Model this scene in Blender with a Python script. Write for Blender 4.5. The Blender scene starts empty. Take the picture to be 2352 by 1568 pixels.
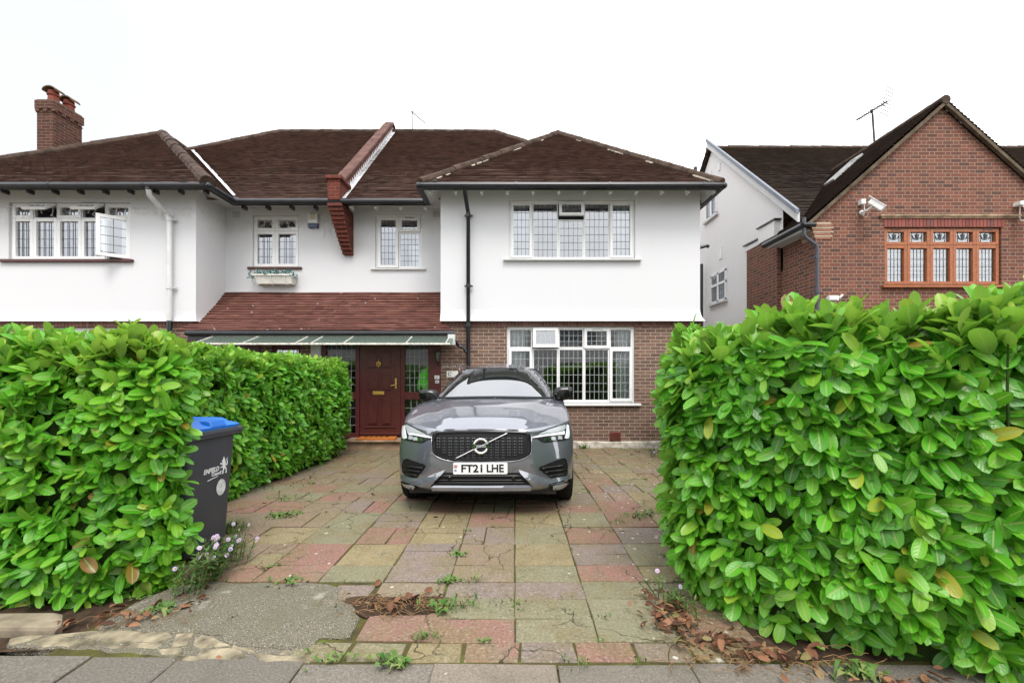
import bpy, bmesh, math, random
import numpy as np
from mathutils import Vector, Matrix, noise, geometry
from mathutils.bvhtree import BVHTree

R = math.radians
random.seed(7)
rng = np.random.default_rng(11)
SC = bpy.context.scene
COL = SC.collection

# ------------------------------------------------------------------ camera
CZ = 1.547                       # eye height above the house plinth
VX, VY, FL = 1183.0, 862.0, 1000.0   # principal point and focal length in 2352 px wide photo
cam = bpy.data.cameras.new("camera")
cam.sensor_width = 36.0
cam.lens = 36.0 * FL / 2352.0
cam.shift_x = (1176.0 - VX) / 2352.0
cam.shift_y = (VY - 784.0) / 2352.0
cam.clip_start = 0.05
cam.clip_end = 2000.0
camo = bpy.data.objects.new("camera", cam)
camo.location = (0, 0, CZ)
camo.rotation_euler = (R(90), 0, 0)
COL.objects.link(camo)
SC.camera = camo

# ------------------------------------------------------------------ sky and light
SUN_EL, SUN_AZ = 58.0, 170.0     # high, behind the camera, veiled by cloud
W = bpy.data.worlds.new("World"); SC.world = W
W.use_nodes = True
wn, wl = W.node_tree.nodes, W.node_tree.links
for n in list(wn): wn.remove(n)
w_out = wn.new("ShaderNodeOutputWorld"); w_bg = wn.new("ShaderNodeBackground")
w_sky = wn.new("ShaderNodeTexSky"); w_sky.sky_type = 'NISHITA'; w_sky.sun_disc = False
w_sky.sun_elevation = R(SUN_EL); w_sky.sun_rotation = R(SUN_AZ)
w_sky.air_density = 1.0; w_sky.dust_density = 4.0
w_mix = wn.new("ShaderNodeMix"); w_mix.data_type = 'RGBA'
w_mix.inputs[0].default_value = 0.86
# cloud sheet: soft large patches, a little darker towards the west
w_tc = wn.new("ShaderNodeTexCoord"); w_no = wn.new("ShaderNodeTexNoise")
w_no.inputs["Scale"].default_value = 1.6; w_no.inputs["Detail"].default_value = 4
w_rmp = wn.new("ShaderNodeValToRGB")
w_rmp.color_ramp.elements[0].position = 0.25; w_rmp.color_ramp.elements[0].color = (0.80, 0.83, 0.90, 1)
w_rmp.color_ramp.elements[1].position = 0.62; w_rmp.color_ramp.elements[1].color = (1, 1, 1, 1)
w_gain = wn.new("ShaderNodeVectorMath"); w_gain.operation = 'SCALE'; w_gain.inputs[3].default_value = 14.0
wl.new(w_tc.outputs["Generated"], w_no.inputs["Vector"])
wl.new(w_no.outputs["Fac"], w_rmp.inputs[0]); wl.new(w_rmp.outputs[0], w_gain.inputs[0])
# a darker lavender bank of cloud high in the west
w_nrm = wn.new("ShaderNodeVectorMath"); w_nrm.operation = 'DOT_PRODUCT'; w_nrm.inputs[1].default_value = (-.78, .52, .45)
w_mr = wn.new("ShaderNodeMapRange"); w_mr.interpolation_type = 'SMOOTHSTEP'; w_mr.inputs[1].default_value = .885; w_mr.inputs[2].default_value = 1.02; w_mr.inputs[4].default_value = .88
w_dk = wn.new("ShaderNodeMix"); w_dk.data_type = 'RGBA'; w_dk.inputs[7].default_value = (4.9, 5.0, 5.35, 1)
wl.new(w_tc.outputs["Generated"], w_nrm.inputs[0]); wl.new(w_nrm.outputs["Value"], w_mr.inputs[0]); wl.new(w_mr.outputs[0], w_dk.inputs[0]); wl.new(w_gain.outputs[0], w_dk.inputs[6])
wl.new(w_sky.outputs[0], w_mix.inputs[6]); wl.new(w_dk.outputs[2], w_mix.inputs[7])
wl.new(w_mix.outputs[2], w_bg.inputs[0]); w_bg.inputs[1].default_value = 0.10
wl.new(w_bg.outputs[0], w_out.inputs[0])

sl = bpy.data.lights.new("sun", 'SUN'); sl.energy = 1.4; sl.angle = R(24); sl.color = (1.0, 0.965, 0.92)
so = bpy.data.objects.new("sun", sl); COL.objects.link(so)
_az, _el = R(SUN_AZ), R(SUN_EL)
_d = Vector((math.sin(_az) * math.cos(_el), math.cos(_az) * math.cos(_el), math.sin(_el)))
so.rotation_euler = _d.to_track_quat('Z', 'Y').to_euler()

SC.view_settings.view_transform = 'Standard'
SC.view_settings.look = 'None'
SC.view_settings.exposure = 0.90
SC.view_settings.gamma = 1.0
SC.render.film_transparent = False
try:
    SC.cycles.max_bounces = 8; SC.cycles.transparent_max_bounces = 12
    SC.cycles.use_denoising = True
except Exception: pass

# ------------------------------------------------------------------ helpers
def at(px, py, Y):
    """point seen at (px,py) of the 2352 px photo at depth Y"""
    return Vector(((px - VX) * Y / FL, Y, CZ - (py - VY) * Y / FL))
def ax(px, Y): return (px - VX) * Y / FL
def az(py, Y): return CZ - (py - VY) * Y / FL
def gz(Y):                        # level drive, easing down to the house
    if Y < 4.9: return 0.127
    return max(0.0, 0.127 * (9.35 - Y) / 4.45)

def tag(o, label=None, cat=None, group=None, kind=None):
    if label: o["label"] = label
    if cat: o["category"] = cat
    if group: o["group"] = group
    if kind: o["kind"] = kind
    return o
def thing(name, loc, label, cat, group=None):
    o = bpy.data.objects.new(name, None); o.location = loc
    o.empty_display_size = 0.1; COL.objects.link(o)
    return tag(o, label, cat, group)
def world_loc(o):
    v = Vector(o.location)
    while o.parent is not None:
        v = v + o.matrix_parent_inverse.translation; o = o.parent; v = v + Vector(o.location)
    return v
def link(o, parent=None):
    COL.objects.link(o)
    if parent is not None:
        o.parent = parent
        o.matrix_parent_inverse = Matrix.Translation(-root_loc(parent))
    return o
def root_loc(p):
    # children are authored in world space: only the top Empty is offset
    while p.parent is not None:
        return Vector((0, 0, 0))
    return Vector(p.location)

class MB:
    def __init__(s): s.v = []; s.f = []; s.m = []; s.r = []; s.uv = None; s.cm = 0; s.cr = None
    def vert(s, p): s.v.append((p[0], p[1], p[2])); return len(s.v) - 1
    def face(s, idx):
        s.f.append(tuple(idx)); s.m.append(s.cm); s.r.append(random.random() if s.cr is None else s.cr)
    def poly(s, pts): s.face([s.vert(p) for p in pts])
    def box(s, x0, x1, y0, y1, z0, z1):
        if x0 > x1: x0, x1 = x1, x0
        if y0 > y1: y0, y1 = y1, y0
        if z0 > z1: z0, z1 = z1, z0
        b = len(s.v)
        s.v += [(x0,y0,z0),(x1,y0,z0),(x1,y1,z0),(x0,y1,z0),(x0,y0,z1),(x1,y0,z1),(x1,y1,z1),(x0,y1,z1)]
        for q in ((0,3,2,1),(4,5,6,7),(0,1,5,4),(1,2,6,5),(2,3,7,6),(3,0,4,7)): s.face([b+i for i in q])
    def obox(s, o, u, v, w):
        """box from corner o along vectors u,v,w"""
        o, u, v, w = Vector(o), Vector(u), Vector(v), Vector(w)
        if u.cross(v).dot(w) < 0: u, v = v, u
        b = len(s.v)
        for p in (o, o+u, o+u+v, o+v, o+w, o+u+w, o+u+v+w, o+v+w): s.v.append(tuple(p))
        for q in ((0,3,2,1),(4,5,6,7),(0,1,5,4),(1,2,6,5),(2,3,7,6),(3,0,4,7)): s.face([b+i for i in q])
    def bar(s, a, b, w, h, up=(0,0,1)):
        a, b = Vector(a), Vector(b); d = (b - a); up = Vector(up)
        sd = d.cross(up).normalized(); u2 = sd.cross(d).normalized()
        s.obox(a - sd*w/2 - u2*h/2, d, sd*w, u2*h)
    def prism(s, pts, ext):
        """closed prism: polygon pts extruded by vector ext"""
        ext = Vector(ext); n = len(pts)
        a = [s.vert(p) for p in pts]; b = [s.vert(Vector(p) + ext) for p in pts]
        nrm = geometry.normal([Vector(p) for p in pts]) if n > 2 else Vector((0,0,1))
        fl = nrm.dot(ext) > 0
        s.face(list(reversed(a)) if fl else a); s.face(b if fl else list(reversed(b)))
        for i in range(n):
            j = (i+1) % n
            s.face([a[i], a[j], b[j], b[i]] if fl else [a[j], a[i], b[i], b[j]])
    def tube(s, pts, r, seg=8, caps=True):
        pts = [Vector(p) for p in pts]; n = len(pts); rings = []
        rr = r if isinstance(r, (list, tuple)) else [r]*n
        prev = None
        for i, p in enumerate(pts):
            t = (pts[min(i+1,n-1)] - pts[max(i-1,0)]).normalized()
            if prev is None:
                a = t.cross(Vector((0,0,1)))
                if a.length < 1e-3: a = t.cross(Vector((1,0,0)))
                a.normalize()
            else:
                a = (prev - t*prev.dot(t)).normalized()
            prev = a; b = t.cross(a)
            rings.append([s.vert(p + (a*math.cos(2*math.pi*k/seg) + b*math.sin(2*math.pi*k/seg))*rr[i]) for k in range(seg)])
        for i in range(n-1):
            for k in range(seg):
                k2 = (k+1) % seg
                s.face([rings[i][k], rings[i][k2], rings[i+1][k2], rings[i+1][k]])
        if caps:
            s.face(list(reversed(rings[0]))); s.face(rings[-1])
    def lathe(s, c, prof, seg=20, axis='z'):
        """prof: list of (radius, height) around axis through c"""
        c = Vector(c); rings = []
        for r, h in prof:
            ring = []
            for k in range(seg):
                a = 2*math.pi*k/seg
                if axis == 'z': p = c + Vector((r*math.cos(a), r*math.sin(a), h))
                elif axis == 'x': p = c + Vector((h, r*math.cos(a), r*math.sin(a)))
                else: p = c + Vector((r*math.sin(a), h, r*math.cos(a)))
                ring.append(s.vert(p))
            rings.append(ring)
        for i in range(len(rings)-1):
            for k in range(seg):
                k2 = (k+1) % seg
                s.face([rings[i][k], rings[i][k2], rings[i+1][k2], rings[i+1][k]])
        s.face(list(reversed(rings[0]))); s.face(rings[-1])
    def grid(s, pts):
        """pts[i][j] -> quads"""
        idx = [[s.vert(p) for p in row] for row in pts]
        for i in range(len(idx)-1):
            for j in range(len(idx[0])-1):
                s.face([idx[i][j], idx[i][j+1], idx[i+1][j+1], idx[i+1][j]])
    def build(s, name, mats, parent=None, smooth=False, bevel=0.0, weld=False, seg=2):
        me = bpy.data.meshes.new(name)
        me.from_pydata(s.v, [], s.f)
        if not isinstance(mats, (list, tuple)): mats = [mats]
        for m in mats: me.materials.append(m)
        nf = len(me.polygons)
        if nf == len(s.m):
            me.polygons.foreach_set("material_index", np.array(s.m, dtype=np.int32))
            at_ = me.attributes.new("rnd", 'FLOAT', 'FACE'); at_.data.foreach_set("value", np.array(s.r, dtype=np.float32))
        me.update()
        if weld or bevel:
            bm = bmesh.new(); bm.from_mesh(me)
            if weld: bmesh.ops.remove_doubles(bm, verts=bm.verts, dist=1e-4)
            bmesh.ops.recalc_face_normals(bm, faces=bm.faces)
            if bevel:
                es = [e for e in bm.edges if len(e.link_faces) == 2 and e.calc_face_angle(0) > 0.6]
                bmesh.ops.bevel(bm, geom=es, offset=bevel, segments=seg, profile=0.6, affect='EDGES', clamp_overlap=True)
            bm.to_mesh(me); bm.free()
        auto_uv(me)
        if smooth: me.polygons.foreach_set("use_smooth", [True]*len(me.polygons))
        o = bpy.data.objects.new(name, me)
        return link(o, parent)

def auto_uv(me):
    """box projection in metres"""
    nl = len(me.loops)
    if nl == 0: return
    uv = me.uv_layers.new(name="uv")
    co = np.empty(len(me.vertices)*3, dtype=np.float32); me.vertices.foreach_get("co", co); co = co.reshape(-1,3)
    li = np.empty(nl, dtype=np.int32); me.loops.foreach_get("vertex_index", li)
    pn = np.empty(len(me.polygons)*3, dtype=np.float32); me.polygons.foreach_get("normal", pn); pn = np.abs(pn.reshape(-1,3))
    tot = np.empty(len(me.polygons), dtype=np.int32); me.polygons.foreach_get("loop_total", tot)
    ax_ = np.repeat(pn.argmax(1), tot)
    p = co[li]
    out = np.empty((nl,2), dtype=np.float32)
    out[:,0] = np.where(ax_==0, p[:,1], p[:,0]); out[:,1] = np.where(ax_==2, p[:,1], p[:,2])
    uv.data.foreach_set("uv", out.ravel())

def shade_auto(o, ang=35):
    me = o.data
    me.polygons.foreach_set("use_smooth", [True]*len(me.polygons))
    bm = bmesh.new(); bm.from_mesh(me)
    for e in bm.edges: e.smooth = (len(e.link_faces) == 2 and e.calc_face_angle(0) < R(ang))
    bm.to_mesh(me); bm.free()
    return o

def text_mesh(s, size, mat, name, parent, M, depth=0.002, sx=1.0, align='CENTER', bold=0.0):
    cu = bpy.data.curves.new(name, 'FONT'); cu.body = s; cu.size = size; cu.extrude = depth; cu.offset = bold
    cu.align_x = align; cu.align_y = 'CENTER'; cu.resolution_u = 3
    tmp = bpy.data.objects.new(name + "_tmp", cu); COL.objects.link(tmp)
    dg = bpy.context.evaluated_depsgraph_get(); dg.update()
    me = bpy.data.meshes.new_from_object(tmp.evaluated_get(dg))
    bpy.data.objects.remove(tmp); bpy.data.curves.remove(cu)
    me.transform(M @ Matrix.Diagonal((sx,1,1,1)))
    me.materials.clear(); me.materials.append(mat); me.name = name
    o = bpy.data.objects.new(name, me)
    return link(o, parent)

# ------------------------------------------------------------------ materials
class NT:
    def __init__(s, name):
        s.m = bpy.data.materials.new(name); s.m.use_nodes = True
        s.t = s.m.node_tree; s.b = s.t.nodes["Principled BSDF"]; s.out = s.t.nodes["Material Output"]
    def n(s, typ, **kw):
        x = s.t.nodes.new(typ)
        for k, v in kw.items(): setattr(x, k, v)
        return x
    def l(s, a, b): s.t.links.new(a, b)
    def val(s, x, sock):
        if hasattr(x, "is_linked") or hasattr(x, "links"): s.l(x, sock)
        else: sock.default_value = x
    def math(s, op, a, b=None, c=None, clamp=False):
        x = s.n("ShaderNodeMath", operation=op); x.use_clamp = clamp
        for i, q in enumerate((a, b, c)):
            if q is not None: s.val(q, x.inputs[i])
        return x.outputs[0]
    def mix(s, f, a, b, mode='MIX'):
        x = s.n("ShaderNodeMix", data_type='RGBA', blend_type=mode)
        s.val(f, x.inputs[0])
        for q, k in ((a, 6), (b, 7)):
            if isinstance(q, tuple): x.inputs[k].default_value = (*q, 1) if len(q) == 3 else q
            else: s.l(q, x.inputs[k])
        return x.outputs[2]
    def noise(s, vec, scale, detail=3, rough=0.55, out="Fac"):
        x = s.n("ShaderNodeTexNoise"); x.inputs["Scale"].default_value = scale
        x.inputs["Detail"].default_value = detail; x.inputs["Roughness"].default_value = rough
        if vec is not None: s.l(vec, x.inputs["Vector"])
        return x.outputs[out]
    def ramp(s, f, stops):
        x = s.n("ShaderNodeValToRGB"); e = x.color_ramp.elements
        while len(e) < len(stops): e.new(0.5)
        for i, (p, c) in enumerate(stops):
            e[i].position = p; e[i].color = (*c, 1) if isinstance(c, tuple) else (c, c, c, 1)
        s.l(f, x.inputs[0]); return x.outputs[0]
    def step(s, x, a, b):
        r = s.n("ShaderNodeMapRange", interpolation_type='SMOOTHSTEP'); s.l(x, r.inputs[0])
        r.inputs[1].default_value = a; r.inputs[2].default_value = b
        return r.outputs[0]
    def obj(s): return s.n("ShaderNodeTexCoord").outputs["Object"]
    def uv(s): return s.n("ShaderNodeTexCoord").outputs["UV"]
    def attr(s, name, out="Fac"):
        x = s.n("ShaderNodeAttribute"); x.attribute_name = name; return x.outputs[out]
    def bump(s, h, strength=0.3, dist=0.01):
        x = s.n("ShaderNodeBump"); x.inputs["Strength"].default_value = strength; x.inputs["Distance"].default_value = dist
        s.l(h, x.inputs["Height"]); s.l(x.outputs[0], s.b.inputs["Normal"]); return x
    def base(s, c, rough=0.6, spec=0.5, metal=0.0):
        if isinstance(c, tuple): s.b.inputs["Base Color"].default_value = (*c, 1)
        else: s.l(c, s.b.inputs["Base Color"])
        s.val(rough, s.b.inputs["Roughness"]); s.b.inputs["Metallic"].default_value = metal
        s.b.inputs["Specular IOR Level"].default_value = spec
        return s

def plain(name, c, rough=0.5, spec=0.5, metal=0.0, vary=0.12, scale=6.0, bump=0.0, bscale=60):
    t = NT(name); o = t.obj()
    nz = t.noise(o, scale, 4)
    c2 = tuple(x*(1-vary) for x in c); c3 = tuple(min(1, x*(1+vary)) for x in c)
    t.base(t.ramp(nz, [(0.3, c2), (0.7, c3)]), rough, spec, metal)
    if bump: t.bump(t.noise(o, bscale, 3), bump, 0.004)
    return t.m

def mat_render(name, c=(0.625,0.625,0.635), stain=0.30):
    t = NT(name); o = t.obj()
    a = t.noise(o, 1.2, 5, 0.6)
    mp = t.n("ShaderNodeMapping"); mp.inputs["Scale"].default_value = (5, 5, 0.5); t.l(o, mp.inputs[0])
    st = t.noise(mp.outputs[0], 1.0, 5, 0.65)
    col = t.mix(t.math('MULTIPLY', t.step(a, 0.45, 0.8), 0.25), c, tuple(x*0.93 for x in c))
    col = t.mix(t.math('MULTIPLY', t.step(st, 0.60, 0.86), stain), col, (c[0]*0.72, c[1]*0.70, c[2]*0.66))
    t.base(col, 0.85, 0.25)
    t.bump(t.noise(o, 75, 4, 0.7), 0.22, 0.006)
    return t.m

def mat_brick(name, cols, mortar, flemish=False, dark=0.3, bh=0.075, stain=None):
    """cols: list of linear colours picked per brick"""
    t = NT(name)
    uv = t.uv(); wob = t.noise(uv, 9.0, 2, 0.5, "Color")
    vm = t.n("ShaderNodeVectorMath", operation='MULTIPLY_ADD'); t.l(wob, vm.inputs[0]); vm.inputs[1].default_value = (0.007,)*3
    t.l(uv, vm.inputs[2])
    sp = t.n("ShaderNodeSeparateXYZ"); t.l(vm.outputs[0], sp.inputs[0])
    u, v = sp.outputs[0], sp.outputs[1]
    rv = t.math('DIVIDE', v, bh); row = t.math('FLOOR', rv); fv = t.math('FRACT', rv)
    odd = t.math('MODULO', t.math('ABSOLUTE', row), 2.0)
    p = 0.3375 if flemish else 0.225
    off = t.math('MULTIPLY', odd, 0.16875 if flemish else 0.1125)
    xx = t.math('DIVIDE', t.math('ADD', u, off), p); ci = t.math('FLOOR', xx); fx = t.math('FRACT', xx)
    xm = t.math('MULTIPLY', fx, p)
    if flemish:
        seg = t.math('GREATER_THAN', xm, 0.225)
        d1 = t.math('MINIMUM', xm, t.math('ABSOLUTE', t.math('SUBTRACT', 0.225, xm)))
        d = t.math('MINIMUM', d1, t.math('SUBTRACT', p, xm))
        cid = t.math('ADD', t.math('MULTIPLY', ci, 2.0), seg)
    else:
        d = t.math('MINIMUM', xm, t.math('SUBTRACT', p, xm)); cid = ci
    dv = t.math('MULTIPLY', t.math('MINIMUM', fv, t.math('SUBTRACT', 1.0, fv)), bh)
    mk = t.step(t.math('MINIMUM', d, dv), 0.0035, 0.0075)
    cb = t.n("ShaderNodeCombineXYZ"); t.l(cid, cb.inputs[0]); t.l(row, cb.inputs[1])
    wnz = t.n("ShaderNodeTexWhiteNoise", noise_dimensions='2D'); t.l(cb.outputs[0], wnz.inputs[0])
    n = len(cols); stops = [(i/(n-1), c) for i, c in enumerate(cols)]
    bc = t.ramp(wnz.outputs["Value"], stops)
    gr = t.noise(t.obj(), 35, 4, 0.7)
    bc = t.mix(t.math('MULTIPLY', t.step(gr, 0.35, 0.75), dark), bc, (0.05,0.035,0.03))
    mo = t.mix(t.noise(t.obj(), 4, 3), mortar, tuple(x*0.6 for x in mortar))
    col = t.mix(mk, mo, bc)
    if stain:
        bg = t.noise(t.obj(), 0.7, 4)
        col = t.mix(t.math('MULTIPLY', t.step(bg, 0.5, 0.75), 0.4), col, stain)
    t.base(col, 0.88, 0.2)
    h = t.math('ADD', mk, t.math('MULTIPLY', gr, 0.4))
    t.bump(h, 0.55, 0.006)
    return t.m

def mat_tile(name, cols, moss=(0.10,0.095,0.045), amt=0.25, lich=0.0):
    t = NT(name); o = t.obj()
    rn = t.attr("rnd")
    n = len(cols)
    c = t.ramp(rn, [(i/(n-1), q) for i, q in enumerate(cols)])
    big = t.noise(o, 0.9, 4, 0.6)
    c = t.mix(t.math('MULTIPLY', t.step(big, 0.45, 0.72), 0.30), c, tuple(x*0.55 for x in cols[0]))
    gr = t.noise(o, 28, 4, 0.7)
    c = t.mix(t.math('MULTIPLY', t.step(gr, 0.5, 0.8), 0.35), c, tuple(x*1.5 for x in cols[-1]))
    ms = t.noise(o, 3.5, 5, 0.7)
    c = t.mix(t.math('MULTIPLY', t.step(ms, 0.58, 0.75), amt), c, moss)
    if lich:
        vo = t.n("ShaderNodeTexVoronoi"); vo.inputs["Scale"].default_value = 7; t.l(o, vo.inputs["Vector"])
        wz = t.n("ShaderNodeTexWhiteNoise"); t.l(vo.outputs["Color"], wz.inputs[0])
        sp = t.math('MULTIPLY', t.math('SUBTRACT', 1.0, t.step(vo.outputs["Distance"], 0.10, 0.16)), t.math('GREATER_THAN', wz.outputs[0], 0.85))
        c = t.mix(t.math('MULTIPLY', sp, lich), c, (0.6,0.58,0.52))
    t.base(c, 0.85, 0.25)
    t.bump(gr, 0.3, 0.004)
    return t.m

def mat_glass(name, tint=(0.75,0.8,0.8), refl=0.16, alpha_tr=True, rough=0.01):
    t = NT(name)
    t.t.nodes.remove(t.b)
    tr = t.n("ShaderNodeBsdfTransparent"); tr.inputs[0].default_value = (*tint, 1)
    gl = t.n("ShaderNodeBsdfGlossy"); gl.inputs["Roughness"].default_value = rough; gl.inputs[0].default_value = (0.95,0.97,1,1)
    lw = t.n("ShaderNodeFresnel"); lw.inputs[0].default_value = 1.5
    f = t.math('ADD', t.math('MULTIPLY', lw.outputs[0], 1.4), refl, clamp=True)
    bp = t.n("ShaderNodeBump"); bp.inputs["Strength"].default_value = 0.04; bp.inputs["Distance"].default_value = 0.02
    t.l(t.noise(t.obj(), 2.5, 2), bp.inputs["Height"]); t.l(bp.outputs[0], gl.inputs["Normal"])
    mx = t.n("ShaderNodeMixShader"); t.l(f, mx.inputs[0]); t.l(tr.outputs[0], mx.inputs[1]); t.l(gl.outputs[0], mx.inputs[2])
    t.l(mx.outputs[0], t.out.inputs[0])
    return t.m

M = {}
M['render'] = mat_render("white_render")
M['render_old'] = mat_render("weathered_render", (0.80,0.79,0.77), 0.45)
M['brick'] = mat_brick("brown_brick", [(0.115,0.070,0.056),(0.19,0.110,0.084),(0.145,0.089,0.072),(0.22,0.130,0.095),(0.13,0.078,0.064),(0.185,0.118,0.094)], (0.47,0.39,0.29))
M['brick_red'] = mat_brick("red_brick", [(0.088,0.046,0.038),(0.185,0.071,0.050),(0.135,0.058,0.045),(0.23,0.087,0.058),(0.090,0.051,0.044),(0.19,0.074,0.052),(0.148,0.065,0.050)], (0.36,0.26,0.18), flemish=True, dark=0.25)
M['brick_chim'] = mat_brick("chimney_brick", [(0.040,0.020,0.016),(0.098,0.038,0.028),(0.065,0.028,0.022),(0.125,0.048,0.034)], (0.22,0.15,0.10), dark=0.5)
M['brick_corbel'] = mat_brick("corbel_brick", [(0.095,0.025,0.019),(0.145,0.036,0.025),(0.075,0.022,0.017)], (0.22,0.10,0.07), dark=0.2)
M['tile'] = mat_tile("brown_roof_tile", [(0.070,0.042,0.033),(0.122,0.072,0.055),(0.092,0.054,0.042),(0.148,0.086,0.066),(0.108,0.063,0.049)], amt=0.30, lich=0.18)
M['tile_porch'] = mat_tile("red_porch_tile", [(0.080,0.032,0.025),(0.128,0.050,0.038),(0.104,0.042,0.032),(0.155,0.066,0.047)], amt=0.10, lich=0.8)
M['tile_dark'] = mat_tile("dark_roof_tile", [(0.050,0.036,0.028),(0.082,0.058,0.045),(0.064,0.046,0.036)], amt=0.15)
M['ridge'] = plain("mossy_ridge_tile", (0.060,0.040,0.029), 0.9, 0.2, vary=0.55, scale=5, bump=0.4)
M['terracotta'] = plain("terracotta", (0.17,0.045,0.03), 0.8, 0.2, vary=0.3, scale=9, bump=0.3)
M['coping'] = plain("coping_tile", (0.105,0.054,0.043), 0.85, 0.2, vary=0.4, scale=4, bump=0.3)
M['lead'] = plain("painted_flashing", (0.60,0.61,0.62), 0.6, 0.3, vary=0.15)
M['gutter'] = plain("black_gutter", (0.012,0.013,0.016), 0.35, 0.5, vary=0.3)
M['upvc'] = plain("white_upvc", (0.74,0.74,0.73), 0.35, 0.5, vary=0.04)
M['white_paint'] = plain("white_paint", (0.56,0.56,0.548), 0.5, 0.4, vary=0.08)
M['wood_win'] = plain("golden_oak_frame", (0.30,0.088,0.022), 0.38, 0.5, vary=0.25, scale=14)
M['burgundy'] = plain("burgundy_frame", (0.085,0.014,0.014), 0.42, 0.5, vary=0.18, scale=12)
M['brown_sill'] = plain("brown_sill", (0.085,0.030,0.024), 0.5, 0.4)
M['leading'] = plain("lead_came", (0.060,0.064,0.070), 0.5, 0.5)
M['leading_light'] = plain("grey_lead_came", (0.34,0.36,0.35), 0.45, 0.5)
M['glass'] = mat_glass("window_glass", refl=0.22)
M['glass_low'] = mat_glass("ground_floor_glass", tint=(0.80,0.85,0.82), refl=0.09)
M['porch_glass'] = mat_glass("porch_side_glass", tint=(0.93,0.95,0.94), refl=0.02)
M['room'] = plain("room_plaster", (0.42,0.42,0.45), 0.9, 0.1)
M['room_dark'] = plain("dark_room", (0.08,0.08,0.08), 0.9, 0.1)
M['net'] = plain("net_curtain", (0.72,0.74,0.78), 0.9, 0.1, vary=0.08)
M['brass'] = plain("brass", (0.62,0.40,0.10), 0.38, 0.5, metal=0.35, vary=0.1)
M['chrome'] = plain("chrome", (0.85,0.86,0.88), 0.08, 0.5, metal=1.0, vary=0.02)
M['black'] = plain("black_plastic", (0.012,0.012,0.013), 0.45, 0.4)
M['galv'] = plain("aerial_metal", (0.05,0.05,0.055), 0.5, 0.4, metal=0.4)
M['white_plastic'] = plain("white_plastic", (0.74,0.74,0.72), 0.35, 0.5)
M['gutter_grey'] = plain("grey_pipe", (0.055,0.058,0.075), .4, .5)
M['galv_light'] = plain("bright_aerial_rods", (0.35,0.36,0.38), .4, .5, metal=.5)
t_ = NT("side_pane"); t_.base((0.22,0.25,0.27), .06, .8); M['glass_side'] = t_.m
M['galv_mid'] = plain("grey_aerial_rods", (0.10,0.10,0.11), .5, .4)
# ------------------------------------------------------------------ building helpers
def wall_front(mb, x0, x1, z0, z1, y, holes, depth=0.12, sgn=1):
    """wall facing -Y at depth y with rectangular holes (x0,x1,z0,z1) and reveals going back"""
    xs = sorted({x0, x1, *[h[0] for h in holes], *[h[1] for h in holes]})
    zs = sorted({z0, z1, *[h[2] for h in holes], *[h[3] for h in holes]})
    xs = [x for x in xs if x0-1e-6 <= x <= x1+1e-6]; zs = [z for z in zs if z0-1e-6 <= z <= z1+1e-6]
    for i in range(len(xs)-1):
        for j in range(len(zs)-1):
            cx, cz = (xs[i]+xs[i+1])/2, (zs[j]+zs[j+1])/2
            if any(h[0] < cx < h[1] and h[2] < cz < h[3] for h in holes): continue
            mb.poly([(xs[i],y,zs[j]),(xs[i+1],y,zs[j]),(xs[i+1],y,zs[j+1]),(xs[i],y,zs[j+1])])
    for a, b, c, d in holes:
        e = y + depth
        mb.poly([(a,y,c),(a,e,c),(a,e,d),(a,y,d)][::-1]); mb.poly([(b,y,c),(b,y,d),(b,e,d),(b,e,c)][::-1])
        mb.poly([(a,y,d),(a,e,d),(b,e,d),(b,y,d)][::-1]); mb.poly([(a,y,c),(b,y,c),(b,e,c),(a,e,c)][::-1])

def tile_roof(name, mat, O, U, V, poly, parent, gauge=0.10, tw=0.165, lift=0.034, jit=0.003, dev=None):
    """stepped plain-tile slope. O origin on the eave line, U unit along, V unit up the slope, poly [(u,v)] convex"""
    O, U, V = Vector(O), Vector(U).normalized(), Vector(V).normalized()
    N = U.cross(V).normalized()
    if N.z < 0: N = -N
    def span(v):
        us = []
        n = len(poly)
        for i in range(n):
            (a, b), (c, d) = poly[i], poly[(i+1) % n]
            if abs(b-d) < 1e-9:
                if abs(v-b) < 1e-6: us += [a, c]
            elif min(b, d)-1e-9 <= v <= max(b, d)+1e-9: us.append(a + (c-a)*(v-b)/(d-b))
        return (min(us), max(us)) if len(us) >= 2 else None
    v0 = min(p[1] for p in poly); v1 = max(p[1] for p in poly)
    mb = MB(); k = 0
    P = lambda u, v, h: O + U*u + V*v + N*(h + (dev(u, v) if dev else 0))
    v = v0
    while v < v1 - 1e-3:
        ve = min(v + gauge, v1)
        A, B = span(v + 1e-5), span(ve - 1e-5)
        if A and B:
            lo, hi = min(A[0], B[0]), max(A[1], B[1])
            u = math.floor(lo/tw)*tw - (tw/2 if k % 2 else 0)
            cj = random.uniform(-jit, jit)*0.5
            prev = random.uniform(-jit, jit)
            while u < hi:
                a0, a1 = max(u, A[0]), min(u+tw, A[1]); b0, b1 = max(u, B[0]), min(u+tw, B[1])
                nxt = prev*0.5 + random.uniform(-jit, jit)*0.8
                if a1 > a0 + 1e-4 or b1 > b0 + 1e-4:
                    a1 = max(a0, a1); b1 = max(b0, b1)
                    mb.cr = random.random()
                    h0, h1 = lift + cj + prev, lift + cj + nxt
                    dv = random.uniform(-0.006, 0.006)
                    mb.poly([P(a0, v+dv, h0), P(a1, v+dv, h1), P(b1, ve+0.01, 0.004), P(b0, ve+0.01, 0.004)])
                    mb.poly([P(a0, v+dv+0.004, -0.004), P(a1, v+dv+0.004, -0.004), P(a1, v+dv, h1), P(a0, v+dv, h0)])
                prev = nxt; u += tw
        v = ve; k += 1
    mb.cr = None
    return mb.build(name, mat, parent)

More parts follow.
